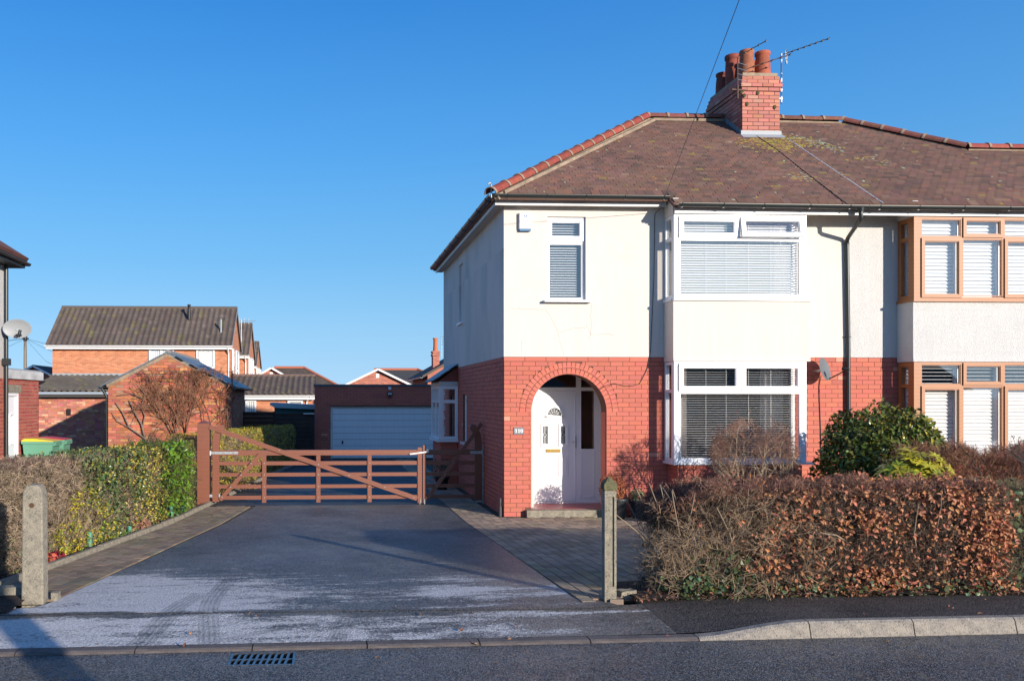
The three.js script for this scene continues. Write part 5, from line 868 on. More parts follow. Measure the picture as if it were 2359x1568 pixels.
function crossGable(label, ax, ay, d0, sl, ridgeR, rd, tone) {          // gable towards the road, hipped roof running off to the right
  const t = thing('hipped_bungalow', label, 'bungalow', [ax, 0, d0]), hw = (ay - 2.3) / sl;
  part(t, 'gable_wall', prismXY([[ax - hw + .2, -.2], [ax + hw - .2, -.2], [ax + hw - .2, 2.3], [ax, ay - .12], [ax - hw + .2, 2.3]], d0, d0 + 7), M.farBrickRed);
  part(t, 'gable_roof', [slabOf([V(ax, ay, d0 - .3), V(ax + hw, 2.3, d0 - .3), V(ax + hw, 2.3, rd + 3), V(ax, ay, rd + 3)], .06), slabOf([V(ax, ay, d0 - .3), V(ax, ay, rd + 3), V(ax - hw, 2.3, rd + 3), V(ax - hw, 2.3, d0 - .3)], .06)], tone);
  for (const s of [-1, 1]) part(t, 'bargeboard', bar(V(ax, ay - .08, d0 - .31), V(ax + s * hw, 2.3 - .08, d0 - .31), .12, .03), M.pvcFar);
  const q = (rd - d0 - .8) / 1; part(t, 'roof', [slabOf([V(ax - hw * .2, 2.5, d0 + .6), V(ridgeR + 3.2, 2.5, d0 + .6), V(ridgeR, ay + .04, rd), V(ax, ay + .04, rd)], .06), slabOf([V(ridgeR, ay + .04, rd), V(ridgeR + 3.2, 2.5, d0 + .6), V(ridgeR + 3.2, 2.5, rd + 4)], .06)], tone);
  part(t, 'ridge', [rod(V(ax, ay + .08, rd), V(ridgeR, ay + .08, rd), .09), rod(V(ridgeR, ay + .08, rd), V(ridgeR + 3.2, 2.54, d0 + .6), .09)], mat([.42, .13, .075], .85)); part(t, 'gable_vent', bx(ax - .12, ax + .08, ay - .62, ay - .36, d0 - .02, d0), M.pvcFar);
  part(t, 'wall', bx(ax, ridgeR + 2.9, -.2, 2.45, d0 + 1, rd + 4), M.farBrickRed);
}
const darkTile = mat([.07, .068, .066], .9, { map: rep(tex(256, 256, (u, v) => .75 + .6 * (fbm(u * 60, v * 60, 2, 60) - .5) + (hash(Math.floor(u * 128), Math.floor(v * 128)) > .9 ? .7 : 0)), .5) });
crossGable('brick bungalow gable with grey hipped roof rising behind the flat roofed garage', 3.33, 3.95, 55, .48, 6.35, 59.5, darkTile);
crossGable('small brick gable with brown hipped roof rising behind the low bungalow', -3.76, 4.20, 60, .56, -1.6, 63, mat([.10, .08, .065], .9, { map: rep(coarseT, .8) }));
crossGable('brick gable with grey roof far behind beside the telegraph pole', -19.3, 4.24, 58, .52, -14, 62, darkTile);
{ // house glimpsed beyond the kitchen bay
  const t = thing('brick_house', 'brick house with a single chimney pot glimpsed beyond the kitchen bay', 'house', [8, 0, 40]);
  part(t, 'wall', prismXY([[4.75, -.2], [7.4, -.2], [7.4, 4.4], [7.0, 4.4], [4.75, 3.1]], 40, 47), M.farBrickRed); part(t, 'roof', slabOf([V(4.45, 3.06, 39.6), V(7.1, 4.55, 39.6), V(7.1, 4.55, 47), V(4.45, 3.06, 47)], .1), M.pantile); part(t, 'gutter', halfRound(V(4.42, 3.0, 39.6), V(4.42, 3.0, 47), .06), M.pvcFar);
  const c = part(t, 'chimney', [bx(5.03, 5.33, 2.9, 4.16, 40.2, 40.8), bx(5.0, 5.36, 4.0, 4.1, 40.17, 40.83), bx(5.0, 5.36, 4.162, 4.24, 40.17, 40.83)], M.farBrickRed); obj('chimney_pot', new THREE.LatheGeometry([[.12, 0], [.1, .3], [.1, .55], [.125, .57], [.125, .62], [.08, .62], [.08, .1]].map(q => new THREE.Vector2(...q)), 14).translate(5.18, 4.24, -40.5), mat([.45, .14, .06], .8), c);
  part(t, 'aerial', [rod(V(5.45, 3.9, 40.4), V(5.45, 4.95, 40.4), .02), ...[0, 1, 2, 3].map(k => rod(V(5.42, 4.55 + k * .12, 40.4), V(5.8, 4.55 + k * .12, 40.2), .012))], M.galv);
}
{ // neighbour on the left
  const X = -7.25, t = thing('neighbouring_house', 'white rendered neighbouring house with red brick flat roofed extension and white side door', 'house', [-9, 0, 16]);
  const bm = mat([.36, .085, .055], .85), mo = mat([.46, .33, .28], .95);
  const wall = part(t, 'brick_wall', [prismDY(rect(11, 22.12, -.2, 2.46), X - .3, X - .012, [rect(20.0, 20.72, -.199, 2.13)]), bx(-11, X - .301, -.2, 2.4, 21.8, 22.12), prismDY(rect(11, 19.95, 2.461, 2.86), X - .3, X - .013)], mo);
  bricks(wall, faceM('R', X), 18.4, 22.13, -.02, 2.46, { mat: bm, gauge: .083, joint: .014, color: () => { const k = rr(.8, 1.2); return col(k, k * rr(.85, 1.15), k); }, blocked: y => y < 2.13 ? [[20.0, 20.72]] : y < 2.33 ? [[19.93, 20.86]] : [] });
  part(t, 'lintel', bx(X - .2, X + .004, 2.135, 2.325, 19.94, 20.85), M.concrete);
  part(t, 'render_wall', [prismDY(rect(11, 19.94, 2.862, 5.15), X - .3, X + .0), bx(-12, X - .301, 2.862, 5.15, 19.6, 19.94)], M.dash);
  part(t, 'roof_extension', bx(-11, X + .02, 2.64, 2.70, 19.95, 22.28), M.lead); part(t, 'fascia', [bx(X + .02, X + .06, 2.46, 2.66, 19.86, 22.27), bx(-11, X + .06, 2.46, 2.66, 22.271, 22.3)], M.whitePaint);
  const dr = part(t, 'side_door', [prismDY(rect(20.0, 20.72, -.1, 2.13), X - .10, X - .05, [rect(20.26, 20.46, .95, 1.62)]), prismDY(rect(20.0, 20.06, -.1, 2.13), X - .05, X - .01), prismDY(rect(20.66, 20.72, -.1, 2.13), X - .05, X - .01), prismDY(rect(20.06, 20.66, 2.06, 2.13), X - .05, X - .01), ...world(ring(20.23, 20.49, .92, 1.65, .035, -.05, -.03), faceM('R', X))], M.upvc); obj('pane', bx(X - .085, X - .08, .95, 1.62, 20.26, 20.46), M.frostGlass, dr);
  part(t, 'eaves', [slabOf([V(-6.9, 5.17, 10), V(-6.9, 5.17, 20.25), V(-9.6, 7.0, 17.6), V(-9.6, 7, 10)].reverse(), .08), slabOf([V(-6.9, 5.17, 20.25), V(-13, 5.17, 20.25), V(-13, 7, 17.6), V(-9.6, 7, 17.6)], .08)], mat([.16, .06, .045], .9, { map: rep(coarseT, 1) })); part(t, 'soffit', [bx(X, -6.93, 5.0, 5.06, 10, 20.2), bx(-11, X, 5.0, 5.06, 19.95, 20.2)], M.black); part(t, 'gutter', [halfRound(V(-6.88, 5.12, 10), V(-6.88, 5.12, 20.3), .06), halfRound(V(-6.85, 5.12, 20.28), V(-12, 5.12, 20.28), .06)], M.gutter);
  part(t, 'downpipe', [rod(V(X + .07, 0, 19.72), V(X + .07, 5.0, 19.72), .045), bx(X + .0, X + .14, 2.75, 2.9, 19.63, 19.82)], M.gutter);
  const d = thing('satellite_dish', 'pale grey round satellite dish on the corner of the white neighbouring house', 'satellite dish', [-7.0, 3.4, 19.5]);
  const pts = []; for (let k = 0; k <= 10; k++) pts.push(new THREE.Vector2(k / 10, .16 * k * k / 100)); for (let k = 10; k >= 0; k--) pts.push(new THREE.Vector2(k / 10, .16 * k * k / 100 - .03)); const g = new THREE.LatheGeometry(pts, 32).rotateX(Math.PI / 2); g.scale(.31, .215, .3); g.rotateX(.12); g.rotateY(.12); g.translate(-6.87, 3.56, -19.55); part(d, 'reflector', g, mat([.27, .285, .30], .45)); part(d, 'feed_arm', rod(V(-6.8, 3.4, 19.5), V(-6.70, 3.42, 19.15), .012), M.galv); part(d, 'feed_horn', [rod(V(-6.72, 3.34, 19.15), V(-6.68, 3.50, 19.17), .035), bx(-6.76, -6.66, 3.36, 3.41, 19.1, 19.2)], M.black); part(d, 'mount', [rod(V(-6.9, 3.52, 19.6), V(-7.25, 3.5, 19.7), .025), rod(V(-6.87, 3.56, 19.55), V(-6.9, 3.52, 19.66), .05)], M.galv);
}
function bin(label, x, d, lid) {
  const t = thing('wheelie_bin', label, 'bin', [x, 0, d], 'bins by the neighbouring wall'), g = mat([.11, .29, .19], .55), b = new THREE.BoxGeometry(.70, .9, .56, 1, 1, 1), p = b.attributes.position; for (let i = 0; i < p.count; i++) if (p.getY(i) < 0) { p.setX(i, p.getX(i) * .8); p.setZ(i, p.getZ(i) * .8); } b.computeVertexNormals(); part(t, 'body', [b.translate(x, .5, -d), bx(x - .38, x + .38, .93, .985, d - .30, d + .30), bx(x + .2, x + .4, .88, .935, d - .25, d + .25)], g);
  part(t, 'lid', [prismXY([[x - .37, .987], [x + .36, .987], [x + .36, 1.0], [x - .1, 1.055], [x - .3, 1.055], [x - .37, 1.02]], d - .30, d + .30)], mat(lid, .5)); for (const s of [-1, 1]) part(t, 'wheel', rod(V(x + .28, .1, d + s * .22), V(x + .28, .1, d + s * .28), .1, .1, 16), M.black); part(t, 'handle', rod(V(x + .40, .94, d - .22), V(x + .40, .94, d + .22), .018), g);
}
bin('green wheelie bin with a yellow lid by the brick extension wall', -6.80, 20.95, [.72, .5, .03]); bin('green wheelie bin with a red lid behind the yellow lidded bin', -6.78, 21.75, [.5, .03, .03]);
{ // far telegraph pole
  const t = thing('telegraph_pole', 'distant wooden telegraph pole with wires beside the far brick gable', 'telegraph pole', [-24, 0, 70]); part(t, 'pole', rod(V(-24, 0, 70), V(-24, 7.1, 70), .17, .12), mat([.22, .19, .15], .95)); part(t, 'insulator_head', [bx(-24.25, -23.75, 6.75, 6.85, 69.9, 70.1), rod(V(-24, 6.6, 70), V(-24, 7.15, 70), .16)], M.black);
  for (const [x, y, d] of [[-45, 6.0, 80], [-45, 5.0, 60], [-40, 5, 90], [-14, 4.9, 52], [-10, 4.6, 62], [-17.5, 3.9, 60]]) { const a = V(-24, 6.8, 70), b = V(x, y, d), m = a.clone().lerp(b, .5); m.y -= .6; part(t, 'wire', tube([a, m, b], .012, 4, 16), M.black); }
}
// ---------------------------------------------------------------- gate, posts and street pole
{
  const D = 17.6, w = M.gateWood, nail = M.galv;
  const post = thing('gate_post', 'thick square brown timber gate post with weathered peaked top', 'gate post', [-2.48, GY, D + .1]);
  const pm = w.clone(); pm.map = rep(w.map, .8); part(post, 'shaft', bx(-2.602, -2.357, -.4, 1.50, D - .02, D + .22), pm); { const c = new THREE.ConeGeometry(.173, .06, 4); c.rotateY(Math.PI / 4); c.translate(-2.4795, 1.53, -(D + .10)); part(post, 'cap', c, pm); }
  // long leaf
  const g = thing('field_gate', 'long brown five bar timber gate with raised curved heel across the drive', 'gate', [-.2, GY, D]);
  const heel = s => { const P = new THREE.Shape(); return P; };
  const heelShape = (x0, x1, sgn) => { // upright with a forward-curling head, as an outline
    const s = new THREE.Shape(), o = sgn; const X = v => (sgn > 0 ? x0 : x1) + sgn * v; s.moveTo(X(0), -.09); s.lineTo(X(0), 1.1); s.quadraticCurveTo(X(0), 1.24, X(.05), 1.33); s.lineTo(X(.09), 1.41); s.quadraticCurveTo(X(.16), 1.48, X(.21), 1.46); s.quadraticCurveTo(X(.26), 1.42, X(.22), 1.36); s.lineTo(X(.16), 1.28); s.quadraticCurveTo(X(.135), 1.2, X(.135), 1.05); s.lineTo(X(.135), -.09); s.closePath(); return s; };
  const ex = (s, n0, n1) => { const e = new THREE.ExtrudeGeometry(s, { depth: n1 - n0, bevelEnabled: true, bevelSize: .004, bevelThickness: .004, bevelSegments: 1, curveSegments: 8 }); e.translate(0, 0, -n1); return e; };
  part(g, 'heel_post', ex(heelShape(-2.297, 0, 1), D, D + .075), w);
  part(g, 'shutting_post', bx(1.885, 1.972, -.14, 1.0, D, D + .075), w);
  const rails = [[.846, .952], [.644, .723], [.415, .49], [.175, .248], [-.05, .025]];
  rails.forEach(([a, b], i) => part(g, 'rail', bx(-2.161, 1.884, a, b, D + (i ? .024 : .002), D + (i ? .05 : .074)), w));
  for (const x of [-1.252, -.15, .896]) part(g, 'upright', bx(x - .042, x + .042, -.115, .845, D - .004, D + .0235), w);
  part(g, 'diagonal_brace', bar(V(-2.36, 1.43, D - .022), V(1.87, -.045, D - .022), .092, .03), w); part(g, 'diagonal_brace', bar(V(-1.33, .862, D - .02), V(-2.14, -.05, D - .02), .082, .026), w);
  for (const x of [-1.252, -.15, .896]) for (const y of [.685, .452, .212, -.012]) part(g, 'bolt', new THREE.SphereGeometry(.011, 8, 6).scale(1, 1, .5).translate(x, y, -(D - .006)), nail);
  for (const [x, y] of [[-1.52, .685], [-1.72, .452], [-1.93, .212], [-2.1, .0], [1.80, -.02], [1.2, .19], [.47, .44], [-.15, .66], [-.95, .95]]) part(g, 'bolt', new THREE.SphereGeometry(.011, 8, 6).scale(1, 1, .5).translate(x, y, -(D - .04)), nail);
  part(g, 'strap_hinge', [bx(-2.36, -1.78, .873, .925, D - .012, D - .001), rod(V(-2.345, .85, D - .01), V(-2.345, .95, D - .01), .022)], nail); part(g, 'strap_hinge', [bx(-2.36, -2.30, -.0, .06, D - .02, D + .03), bx(-2.17, -2.14, -.0, .07, D - .02, D - .001)], nail);
  part(g, 'throw_over_latch', [bar(V(1.72, .865, D - .035), V(2.09, .915, D - .035), .028, .012), bx(2.07, 2.105, .90, .975, D - .05, D + .02)], mat([.75, .74, .70], .4)); part(g, 'drop_bolt', rod(V(1.93, -.165, D - .01), V(1.93, -.05, D - .01), .010), nail);
  for (const [x, y] of [[-2.24, .9], [-2.05, .9], [-1.86, .9]]) part(g, 'bolt', new THREE.SphereGeometry(.012, 8, 6).translate(x, y, -(D - .013)), nail);
  // short leaf
  const h = thing('field_gate', 'short brown timber gate leaf with raised curved heel hung beside the brick wall', 'gate', [2.6, GY, D]);
  part(h, 'heel_post', ex(heelShape(0, 3.205, -1), D, D + .075), w); part(h, 'shutting_post', bx(1.992, 2.06, -.14, 1.045, D, D + .075), w);
  rails.forEach(([a, b], i) => part(h, 'rail', bx(2.061, 3.069, a, b, D + (i ? .024 : .002), D + (i ? .05 : .074)), w));
  part(h, 'diagonal_brace', bar(V(2.07, -.06, D - .022), V(3.20, 1.49, D - .022), .078, .03), w); part(h, 'strap_hinge', [bx(2.97, 3.235, .865, .925, D - .012, D - .001), rod(V(3.225, .85, D), V(3.225, .95, D), .02)], nail); part(h, 'strap_hinge', bx(3.08, 3.235, -.13, -.07, D + .0, D + .05), nail); part(h, 'drop_bolt', rod(V(2.025, -.165, D - .01), V(2.025, -.05, D - .01), .010), nail);
  for (const [x, y] of [[2.12, .0], [2.28, .212], [2.45, .452], [2.62, .685]]) part(h, 'bolt', new THREE.SphereGeometry(.011, 8, 6).translate(x, y, -(D - .04)), nail);
  single('hinge_bar', [bx(3.225, 3.245, -.25, 1.05, D + .0, D + .03)], M.galv, 'slim grey metal bar carrying the short gate beside the brick flank', 'gate hinge');
}
function concreteSolid(shape, d0, d1) { const e = new THREE.ExtrudeGeometry(shape, { depth: d1 - d0 - .03, bevelEnabled: true, bevelSize: .012, bevelThickness: .015, bevelSegments: 2, curveSegments: 10 }); e.translate(0, 0, -(d1 - .015)); return e; }
{ // left entrance post: round-headed
  const t = thing('concrete_post', 'round topped concrete gate post beside the bare twig hedge', 'concrete post', [-2.77, .05, 8.4]), x0 = -2.89, x1 = -2.70;
  const s = new THREE.Shape(); s.moveTo(x0 + .0, -.3); s.lineTo(x0 + .012, 1.07); s.quadraticCurveTo(x0 + .02, 1.155, x0 + .065, 1.165); s.lineTo(x1 - .065, 1.165); s.quadraticCurveTo(x1 - .02, 1.155, x1 - .012, 1.07); s.lineTo(x1, -.3); s.closePath();
  part(t, 'shaft', concreteSolid(s, 8.34, 8.50), M.concrete); part(t, 'fixing_recess', [new THREE.TorusGeometry(.018, .006, 6, 14).translate(-2.80, .985, -8.338), new THREE.CylinderGeometry(.014, .014, .01, 10).rotateX(Math.PI / 2).translate(-2.80, .985, -8.337)], mat([.09, .045, .02], .9));
  part(t, 'foot', bx(-2.66, -2.595, -.2, .12, 8.47, 8.56), M.concrete);
  single('low_wall', [bx(-3.7, -2.95, -.1, .16, 8.55, 8.66)], M.concrete, 'low concrete edging wall behind the round topped concrete post', 'low wall');
}
{ // right entrance post: peaked, with a sunk panel
  const t = thing('concrete_post', 'square concrete gate post with peaked mossy top and sunk panel beside the hedge', 'concrete post', [2.725, .06, 8.2]), x0 = 2.672, x1 = 2.786, d0 = 8.14, d1 = 8.235, y1 = 1.115;
  part(t, 'shaft', [bx(x0 + .001, x1 - .001, -.3, y1, d0 + .018, d1), bx(x0, x0 + .024, -.3, y1, d0, d0 + .018), bx(x1 - .022, x1, -.3, y1, d0, d0 + .018), bx(x0 + .024, x1 - .022, -.3, .20, d0, d0 + .018), bx(x0 + .024, x1 - .022, 1.06, y1, d0, d0 + .018)], M.concrete);
  { const c = new THREE.ConeGeometry(.082, .065, 4).toNonIndexed(); c.rotateY(Math.PI / 4); c.translate((x0 + x1) / 2, y1 + .073 + .033, -(d0 + d1) / 2); c.computeVertexNormals(); part(t, 'cap', [bx(x0 - .006, x1 + .006, y1 + .012, y1 + .073, d0 - .006, d1 + .006), bx(x0 + .008, x1 - .008, y1, y1 + .012, d0 + .008, d1 - .008), c], mat([.20, .19, .10], .95, { map: M.concrete.map, bumpMap: rep(grainT, 2.5), bumpScale: .006 })); }
}
single('broken_kerb_block', (() => { const g = new THREE.BoxGeometry(.17, .07, .1, 3, 2, 2), p = g.attributes.position; for (let i = 0; i < p.count; i++) p.setXYZ(i, p.getX(i) + .012 * (hash(i, 1) - .5), p.getY(i) + .012 * (hash(i, 2) - .5), p.getZ(i) + .012 * (hash(i, 3) - .5)); g.computeVertexNormals(); g.rotateY(.25); return g.translate(2.93, .10, -8.28); })(), M.concrete, 'small broken stone block on soil between peaked post and hedge', 'stone');
{ // the telegraph pole in the street, whose shadow crosses the pavement, and its wire to the eaves
  const t = thing('telegraph_pole', 'tall wooden telegraph pole in the street feeding a wire to the house', 'telegraph pole', [2.5, 0, -.7]); part(t, 'pole', rod(V(2.5, -.4, -.7), V(2.5, 9, -.7), .17, .13, 16), mat([.13, .10, .07], .9)); part(t, 'head', [bx(2.25, 2.75, 8.6, 8.75, -.78, -.62)], M.galv);
  single('overhead_wire', tube([V(2.3, 8.85, -.7), V(4.15, 6.95, 7.3), V(6.08, 5.47, WD - .25)], .0045, 5, 40), M.black, 'black overhead telephone wire crossing the sky down to the eaves', 'wire');
}
{ // bungalow opposite, mirrored darkly in the lower panes
  const t = thing('bungalow', 'long low brick bungalow across the road', 'bungalow', [14, 0, -14]);
  part(t, 'wall', bx(-2, 34, -.3, 2.4, -21, -14), M.farBrickRed); part(t, 'roof', prismDY([[-21.4, 2.401], [-13.6, 2.401], [-17.5, 4.5]], -2.3, 34.3), M.pantile); for (let k = 0; k < 6; k++) part(t, 'window', bx(1 + k * 5.5, 3 + k * 5.5, .9, 2.1, -13.99, -13.95), M.roomDark);
}
// ---------------------------------------------------------------- planting
function leafGeo(len, wid, fold = .25, curl = .15) {                 // a folded, curled leaf of six faces; base at the origin, tip along +z, face +y
  const P = [], row = [[0, 0], [.35, 1], [.7, .8], [1, 0]].map(([t, w]) => ({ z: t * len, w: w * wid / 2, y: -curl * len * t * t }));
  const c = (r, s) => [s * r.w, r.y + Math.abs(s) * fold * r.w, r.z];
  for (let i = 0; i < 3; i++) for (const s of [-1, 1]) { const a = c(row[i], 0), b = c(row[i], s), d = c(row[i + 1], 0), e = c(row[i + 1], s); if (row[i].w) P.push(...a, ...b, ...e); if (row[i + 1].w || 1) P.push(...a, ...e, ...d); }
  const g = new THREE.BufferGeometry(); g.setAttribute('position', new THREE.Float32BufferAttribute(P, 3)); g.computeVertexNormals(); g.setAttribute('uv', new THREE.BufferAttribute(new Float32Array(P.length / 3 * 2), 2)); return g;
}
function leafMat(c, rough = .5, tr = .25) { return phys(c, rough, { transmission: tr, thickness: 0, ior: 1.4 }); }
const LEAF = { dry: leafGeo(.052, .034, .5, .35), privet: leafGeo(.034, .018, .3, .1), holly: leafGeo(.046, .028, .35, .25), laurel: leafGeo(.105, .042, .25, .2), camellia: leafGeo(.085, .045, .3, .25), rhodo: leafGeo(.13, .036, .2, .25), ivy: leafGeo(.05, .05, .15, .1), box: leafGeo(.03, .018, .3, .1) };
function twigCluster(size, n, r, spread, sd, sides = 3) {
  seed = sd; const segs = []; const grow = (p, d, l, rad, lv) => { let q = p; const k = 2 + (lv === 0 ? 1 : 0); for (let i = 0; i < k; i++) { const e = d.clone().add(new THREE.Vector3(rr(-1, 1), rr(-1, 1), rr(-1, 1)).multiplyScalar(.22)).normalize(), b = q.clone().addScaledVector(e, l / k); segs.push([q.x, q.y, q.z, b.x, b.y, b.z, rad * (1 - i / k * .4), rad * (1 - (i + 1) / k * .4)]); if (lv < 2 && segs.length < n) for (let s = 0; s < 2; s++) grow(b, e.clone().add(new THREE.Vector3(rr(-1, 1), rr(-1, 1), rr(-1, 1)).multiplyScalar(spread)).normalize(), l * rr(.45, .7), rad * .62, lv + 1); q = b; d = e; } };
  grow(new THREE.Vector3(), new THREE.Vector3(0, 1, 0), size, r, 0); return segsGeo(segs, sides);
}
const TW = [11, 23, 37, 53].map(s => twigCluster(.095, 20, .0034, 1.3, s)), TWF = [71, 83, 97].map(s => twigCluster(.11, 16, .0024, .55, s)), TWL = [101, 131, 151].map(s => twigCluster(.28, 26, .0046, .9, s));
seed = 777;
const UPV = new THREE.Vector3(0, 1, 0);
function orient(p, dir, scale, roll = rnd() * 6.283, axis = UPV) { const q = new THREE.Quaternion().setFromUnitVectors(axis, dir.clone().normalize()).multiply(new THREE.Quaternion().setFromAxisAngle(axis, roll)); return new THREE.Matrix4().compose(p, q, new THREE.Vector3(scale, scale, scale)); }
const ZV = new THREE.Vector3(0, 0, 1);
const rv = () => new THREE.Vector3(rr(-1, 1), rr(-1, 1), rr(-1, 1));
// leaf matrix: tip along t, face towards n
function leafAt(p, t, n, s) { const z = t.clone().normalize(), x = new THREE.Vector3().crossVectors(n, z).normalize(), y = new THREE.Vector3().crossVectors(z, x); return new THREE.Matrix4().makeBasis(x, y, z).scale(new THREE.Vector3(s, s, s)).setPosition(p); }
function leaves(parent, name, geo, m, list, tone, s0 = .8, s1 = 1.25) { // list of {p, n}
  const items = list.map(o => { const n = o.n.clone().multiplyScalar(.8).add(rv().multiplyScalar(.75)).add(new THREE.Vector3(0, .25, 0)), t = rv().add(new THREE.Vector3(0, -.15, 0)).addScaledVector(o.n, .35); return { m: leafAt(o.p, t, n, rr(s0, s1)), c: tone(o) }; });
  return instanced(parent, name, geo, m, items);
}
function stuffTwigs(parent, name, geos, m, list, tone) { // spread a list over the cluster variants
  const lots = geos.map(() => []); list.forEach((o, i) => lots[i % geos.length].push({ m: orient(o.p, o.d, o.s), c: tone(o) })); lots.forEach((l, i) => { if (l.length) instanced(parent, name, geos[i], m, l); });
}
const LW = (p) => p; // local = world for groups at origin
function plant(name, label, category, base, group) { const t = thing(name, label, category, base, group), in_ = new THREE.Group(); return t; }
function shift(t) { for (const c of t.children) if (c.isInstancedMesh || c.isMesh) c.position.copy(t.position).negate(); }

// sample points in a hedge: along a path (s 0..1), across, up; returns {p, n, e} with e = depth below the surface
function hedgePoints(count, path, half, height, opt = {}) {
  const out = []; let guard = 0;
  while (out.length < count && guard++ < count * 20) {
    const s = rnd(), c = path(s), h = height(s), hw = half(s); let a = rr(-1, 1), v = rnd();
    const face = rnd(), skin = Math.pow(rnd(), opt.pow || 2) * (opt.deep || .35);
    let n; if (face < (opt.top || .28)) { v = 1 - skin / h; n = new THREE.Vector3(0, 1, 0); } else if (face < .85) { a = 1 - skin / hw; n = c.n.clone(); } else { a = -1 + skin / hw; n = c.n.clone().negate(); }
    const round = Math.pow(clamp((v - .75) / .25), 2) * .16; a = clamp(a, -1 + round, 1 - round);
    const bulge = .06 * (fbm(s * 22 + a * 2, v * 5, 2) - .5) * 2;
    const y = c.y + v * h + (v > .8 ? bulge : 0), p = new THREE.Vector3(c.x + c.n.x * (a * hw + bulge), y, c.z + c.n.z * (a * hw + bulge));
    if (opt.keep && !opt.keep(s, v, a, p)) continue; out.push({ p, n, s, v, a, skin });
  }
  return out;
}
const dirOf = (o, up = .7, out = .8, ran = .9) => o.n.clone().multiplyScalar(out).add(new THREE.Vector3(0, up, 0)).add(rv().multiplyScalar(ran));
{ // ---- the big bare hedge on the right
  const t = thing('leafless_hedge', 'broad clipped leafless hedge with clinging copper leaves beside the pavement', 'hedge', [4.9, .1, 8.5]);
  const x0 = 3.22, x1 = 6.68, path = s => { const x = lerp(x0, x1, s); return { x, z: -8.52, y: G(x, 8.3) + .0, n: new THREE.Vector3(0, 0, 1) }; };
  const half = s => .44 * (s < .06 ? Math.sqrt(s / .06) * .7 + .3 : 1), height = s => 1.03 * (.84 + .16 * smooth(0, .16, s)) + .03 * (fbm(s * 12, 3, 2) - .5);
  const sparse = (s, v) => s < .22 && v < .62 + .25 * fbm(s * 20, v * 6, 2) ? .13 + s * 1.2 : 1;
  const twig = mat([.29, .215, .15], .9), P = hedgePoints(19000, path, half, height, { keep: (s, v) => rnd() < sparse(s, v), deep: .42 });
  const tone = o => { const k = Math.pow(rnd(), 1.6) * 1.5 + .18, r = smooth(.25, .55, o.s) * .62; return o.v > .9 ? col(k * 1.02, k * .72, k * .66) : col(k * (1 - r * .62), k * (1 - r * .72), k * (1 - r * .72)); };
  stuffTwigs(t, 'twigs', TW, twig, P.map(o => ({ ...o, d: dirOf(o, .3, .1, 1.2), s: rr(.6, 1.1) })), tone);
  stuffTwigs(t, 'long_twigs', TWL, twig, hedgePoints(420, path, half, height, { deep: .3, top: .03, keep: (s, v) => rnd() < 1.1 - 2.2 * s && v < .8 }).map(o => ({ ...o, d: dirOf(o, .6, .5, 1.2), s: rr(.7, 1.1) })), o => { const k = rr(.7, 1.45); return col(k, k * .95, k * .86); });
  stuffTwigs(t, 'top_shoots', TWF, mat([.19, .085, .065], .9), hedgePoints(9000, path, half, height, { top: .98, deep: .04 }).map(o => ({ ...o, d: new THREE.Vector3(rr(-.35, .35), 1, rr(-.35, .35)), s: rr(.2, .42) })), o => { const k = rr(.6, 1.5); return col(k, k * rr(.8, 1.1), k); });
  const stems = []; for (let k = 0; k < 44; k++) { const x = k < 14 ? rr(x0 + .1, x0 + .9) : rr(x0 + .4, x1 - .1), z = -8.5 + rr(-.25, .25); let p = new THREE.Vector3(x, G(x, 8.4) - .03, z), d = new THREE.Vector3(rr(-.3, .3), 1, rr(-.2, .3)), r = rr(.007, .015); for (let i = 0; i < 6; i++) { d.add(rv().multiplyScalar(.25)).normalize(); const q = p.clone().addScaledVector(d, .19); stems.push([p.x, p.y, p.z, q.x, q.y, q.z, r, r * .85]); r *= .85; p = q; } }
  part(t, 'stems', segsGeo(stems, 6), mat([.26, .20, .14], .9), true).userData.kind = 'stuff';
  const dens = (x, y) => (.16 + .84 * smooth(.44, .74, fbm(x * 3.1 + 6, y * 3.6 + 2, 3))) * (.06 + .94 * smooth(3.7, 4.7, x)) + .5 * smooth(5.9, 6.5, x) * smooth(.4, .65, fbm(x * 4, y * 4 + 9, 2));
  const LP = hedgePoints(3900, path, half, height, { deep: .10, top: .16, keep: (s, v, a, p) => rnd() < dens(p.x, p.y) }).map(o => (o.p.addScaledVector(o.n, .06), o));
  leaves(t, 'copper_leaves', LEAF.dry, leafMat([.46, .185, .085], .6, .25), LP, () => { const k = rr(.55, 1.35); return col(k, k * rr(.8, 1.2), k * rr(.8, 1.25)); }, .5, 1.1);
  leaves(t, 'ivy_leaves', LEAF.ivy, leafMat([.06, .095, .035], .42, .12), hedgePoints(950, path, half, height, { deep: .1, top: 0, keep: (s, v, a, p) => rnd() < (smooth(.24, .03, v) * .6 + smooth(.16, .05, Math.abs(s - .13)) * smooth(.55, .1, v)) * .8 }).map(o => (o.p.z += .09, o)), () => { const k = rr(.6, 1.6); return col(k * rr(.8, 1.5), k, k * rr(.7, 1.6)); }, .5, 1.1);
  shift(t);
  const t2 = thing('privet_hedge', 'thin green brown hedge adjoining the copper leaved hedge', 'hedge', [9, .1, 8.6]), p2 = s => { const x = lerp(6.66, 12.5, s); return { x, z: -8.62, y: .08, n: new THREE.Vector3(0, 0, 1) }; };
  const Q = hedgePoints(9000, p2, () => .4, s => 1.04 - .05 * s, { deep: .4 }); stuffTwigs(t2, 'twigs', TW, mat([.19, .16, .09], .9), Q.map(o => ({ ...o, d: dirOf(o, 1, .6, .8), s: rr(.7, 1.2) })), () => { const k = rr(.5, 1.4); return col(k, k, k * .9); });
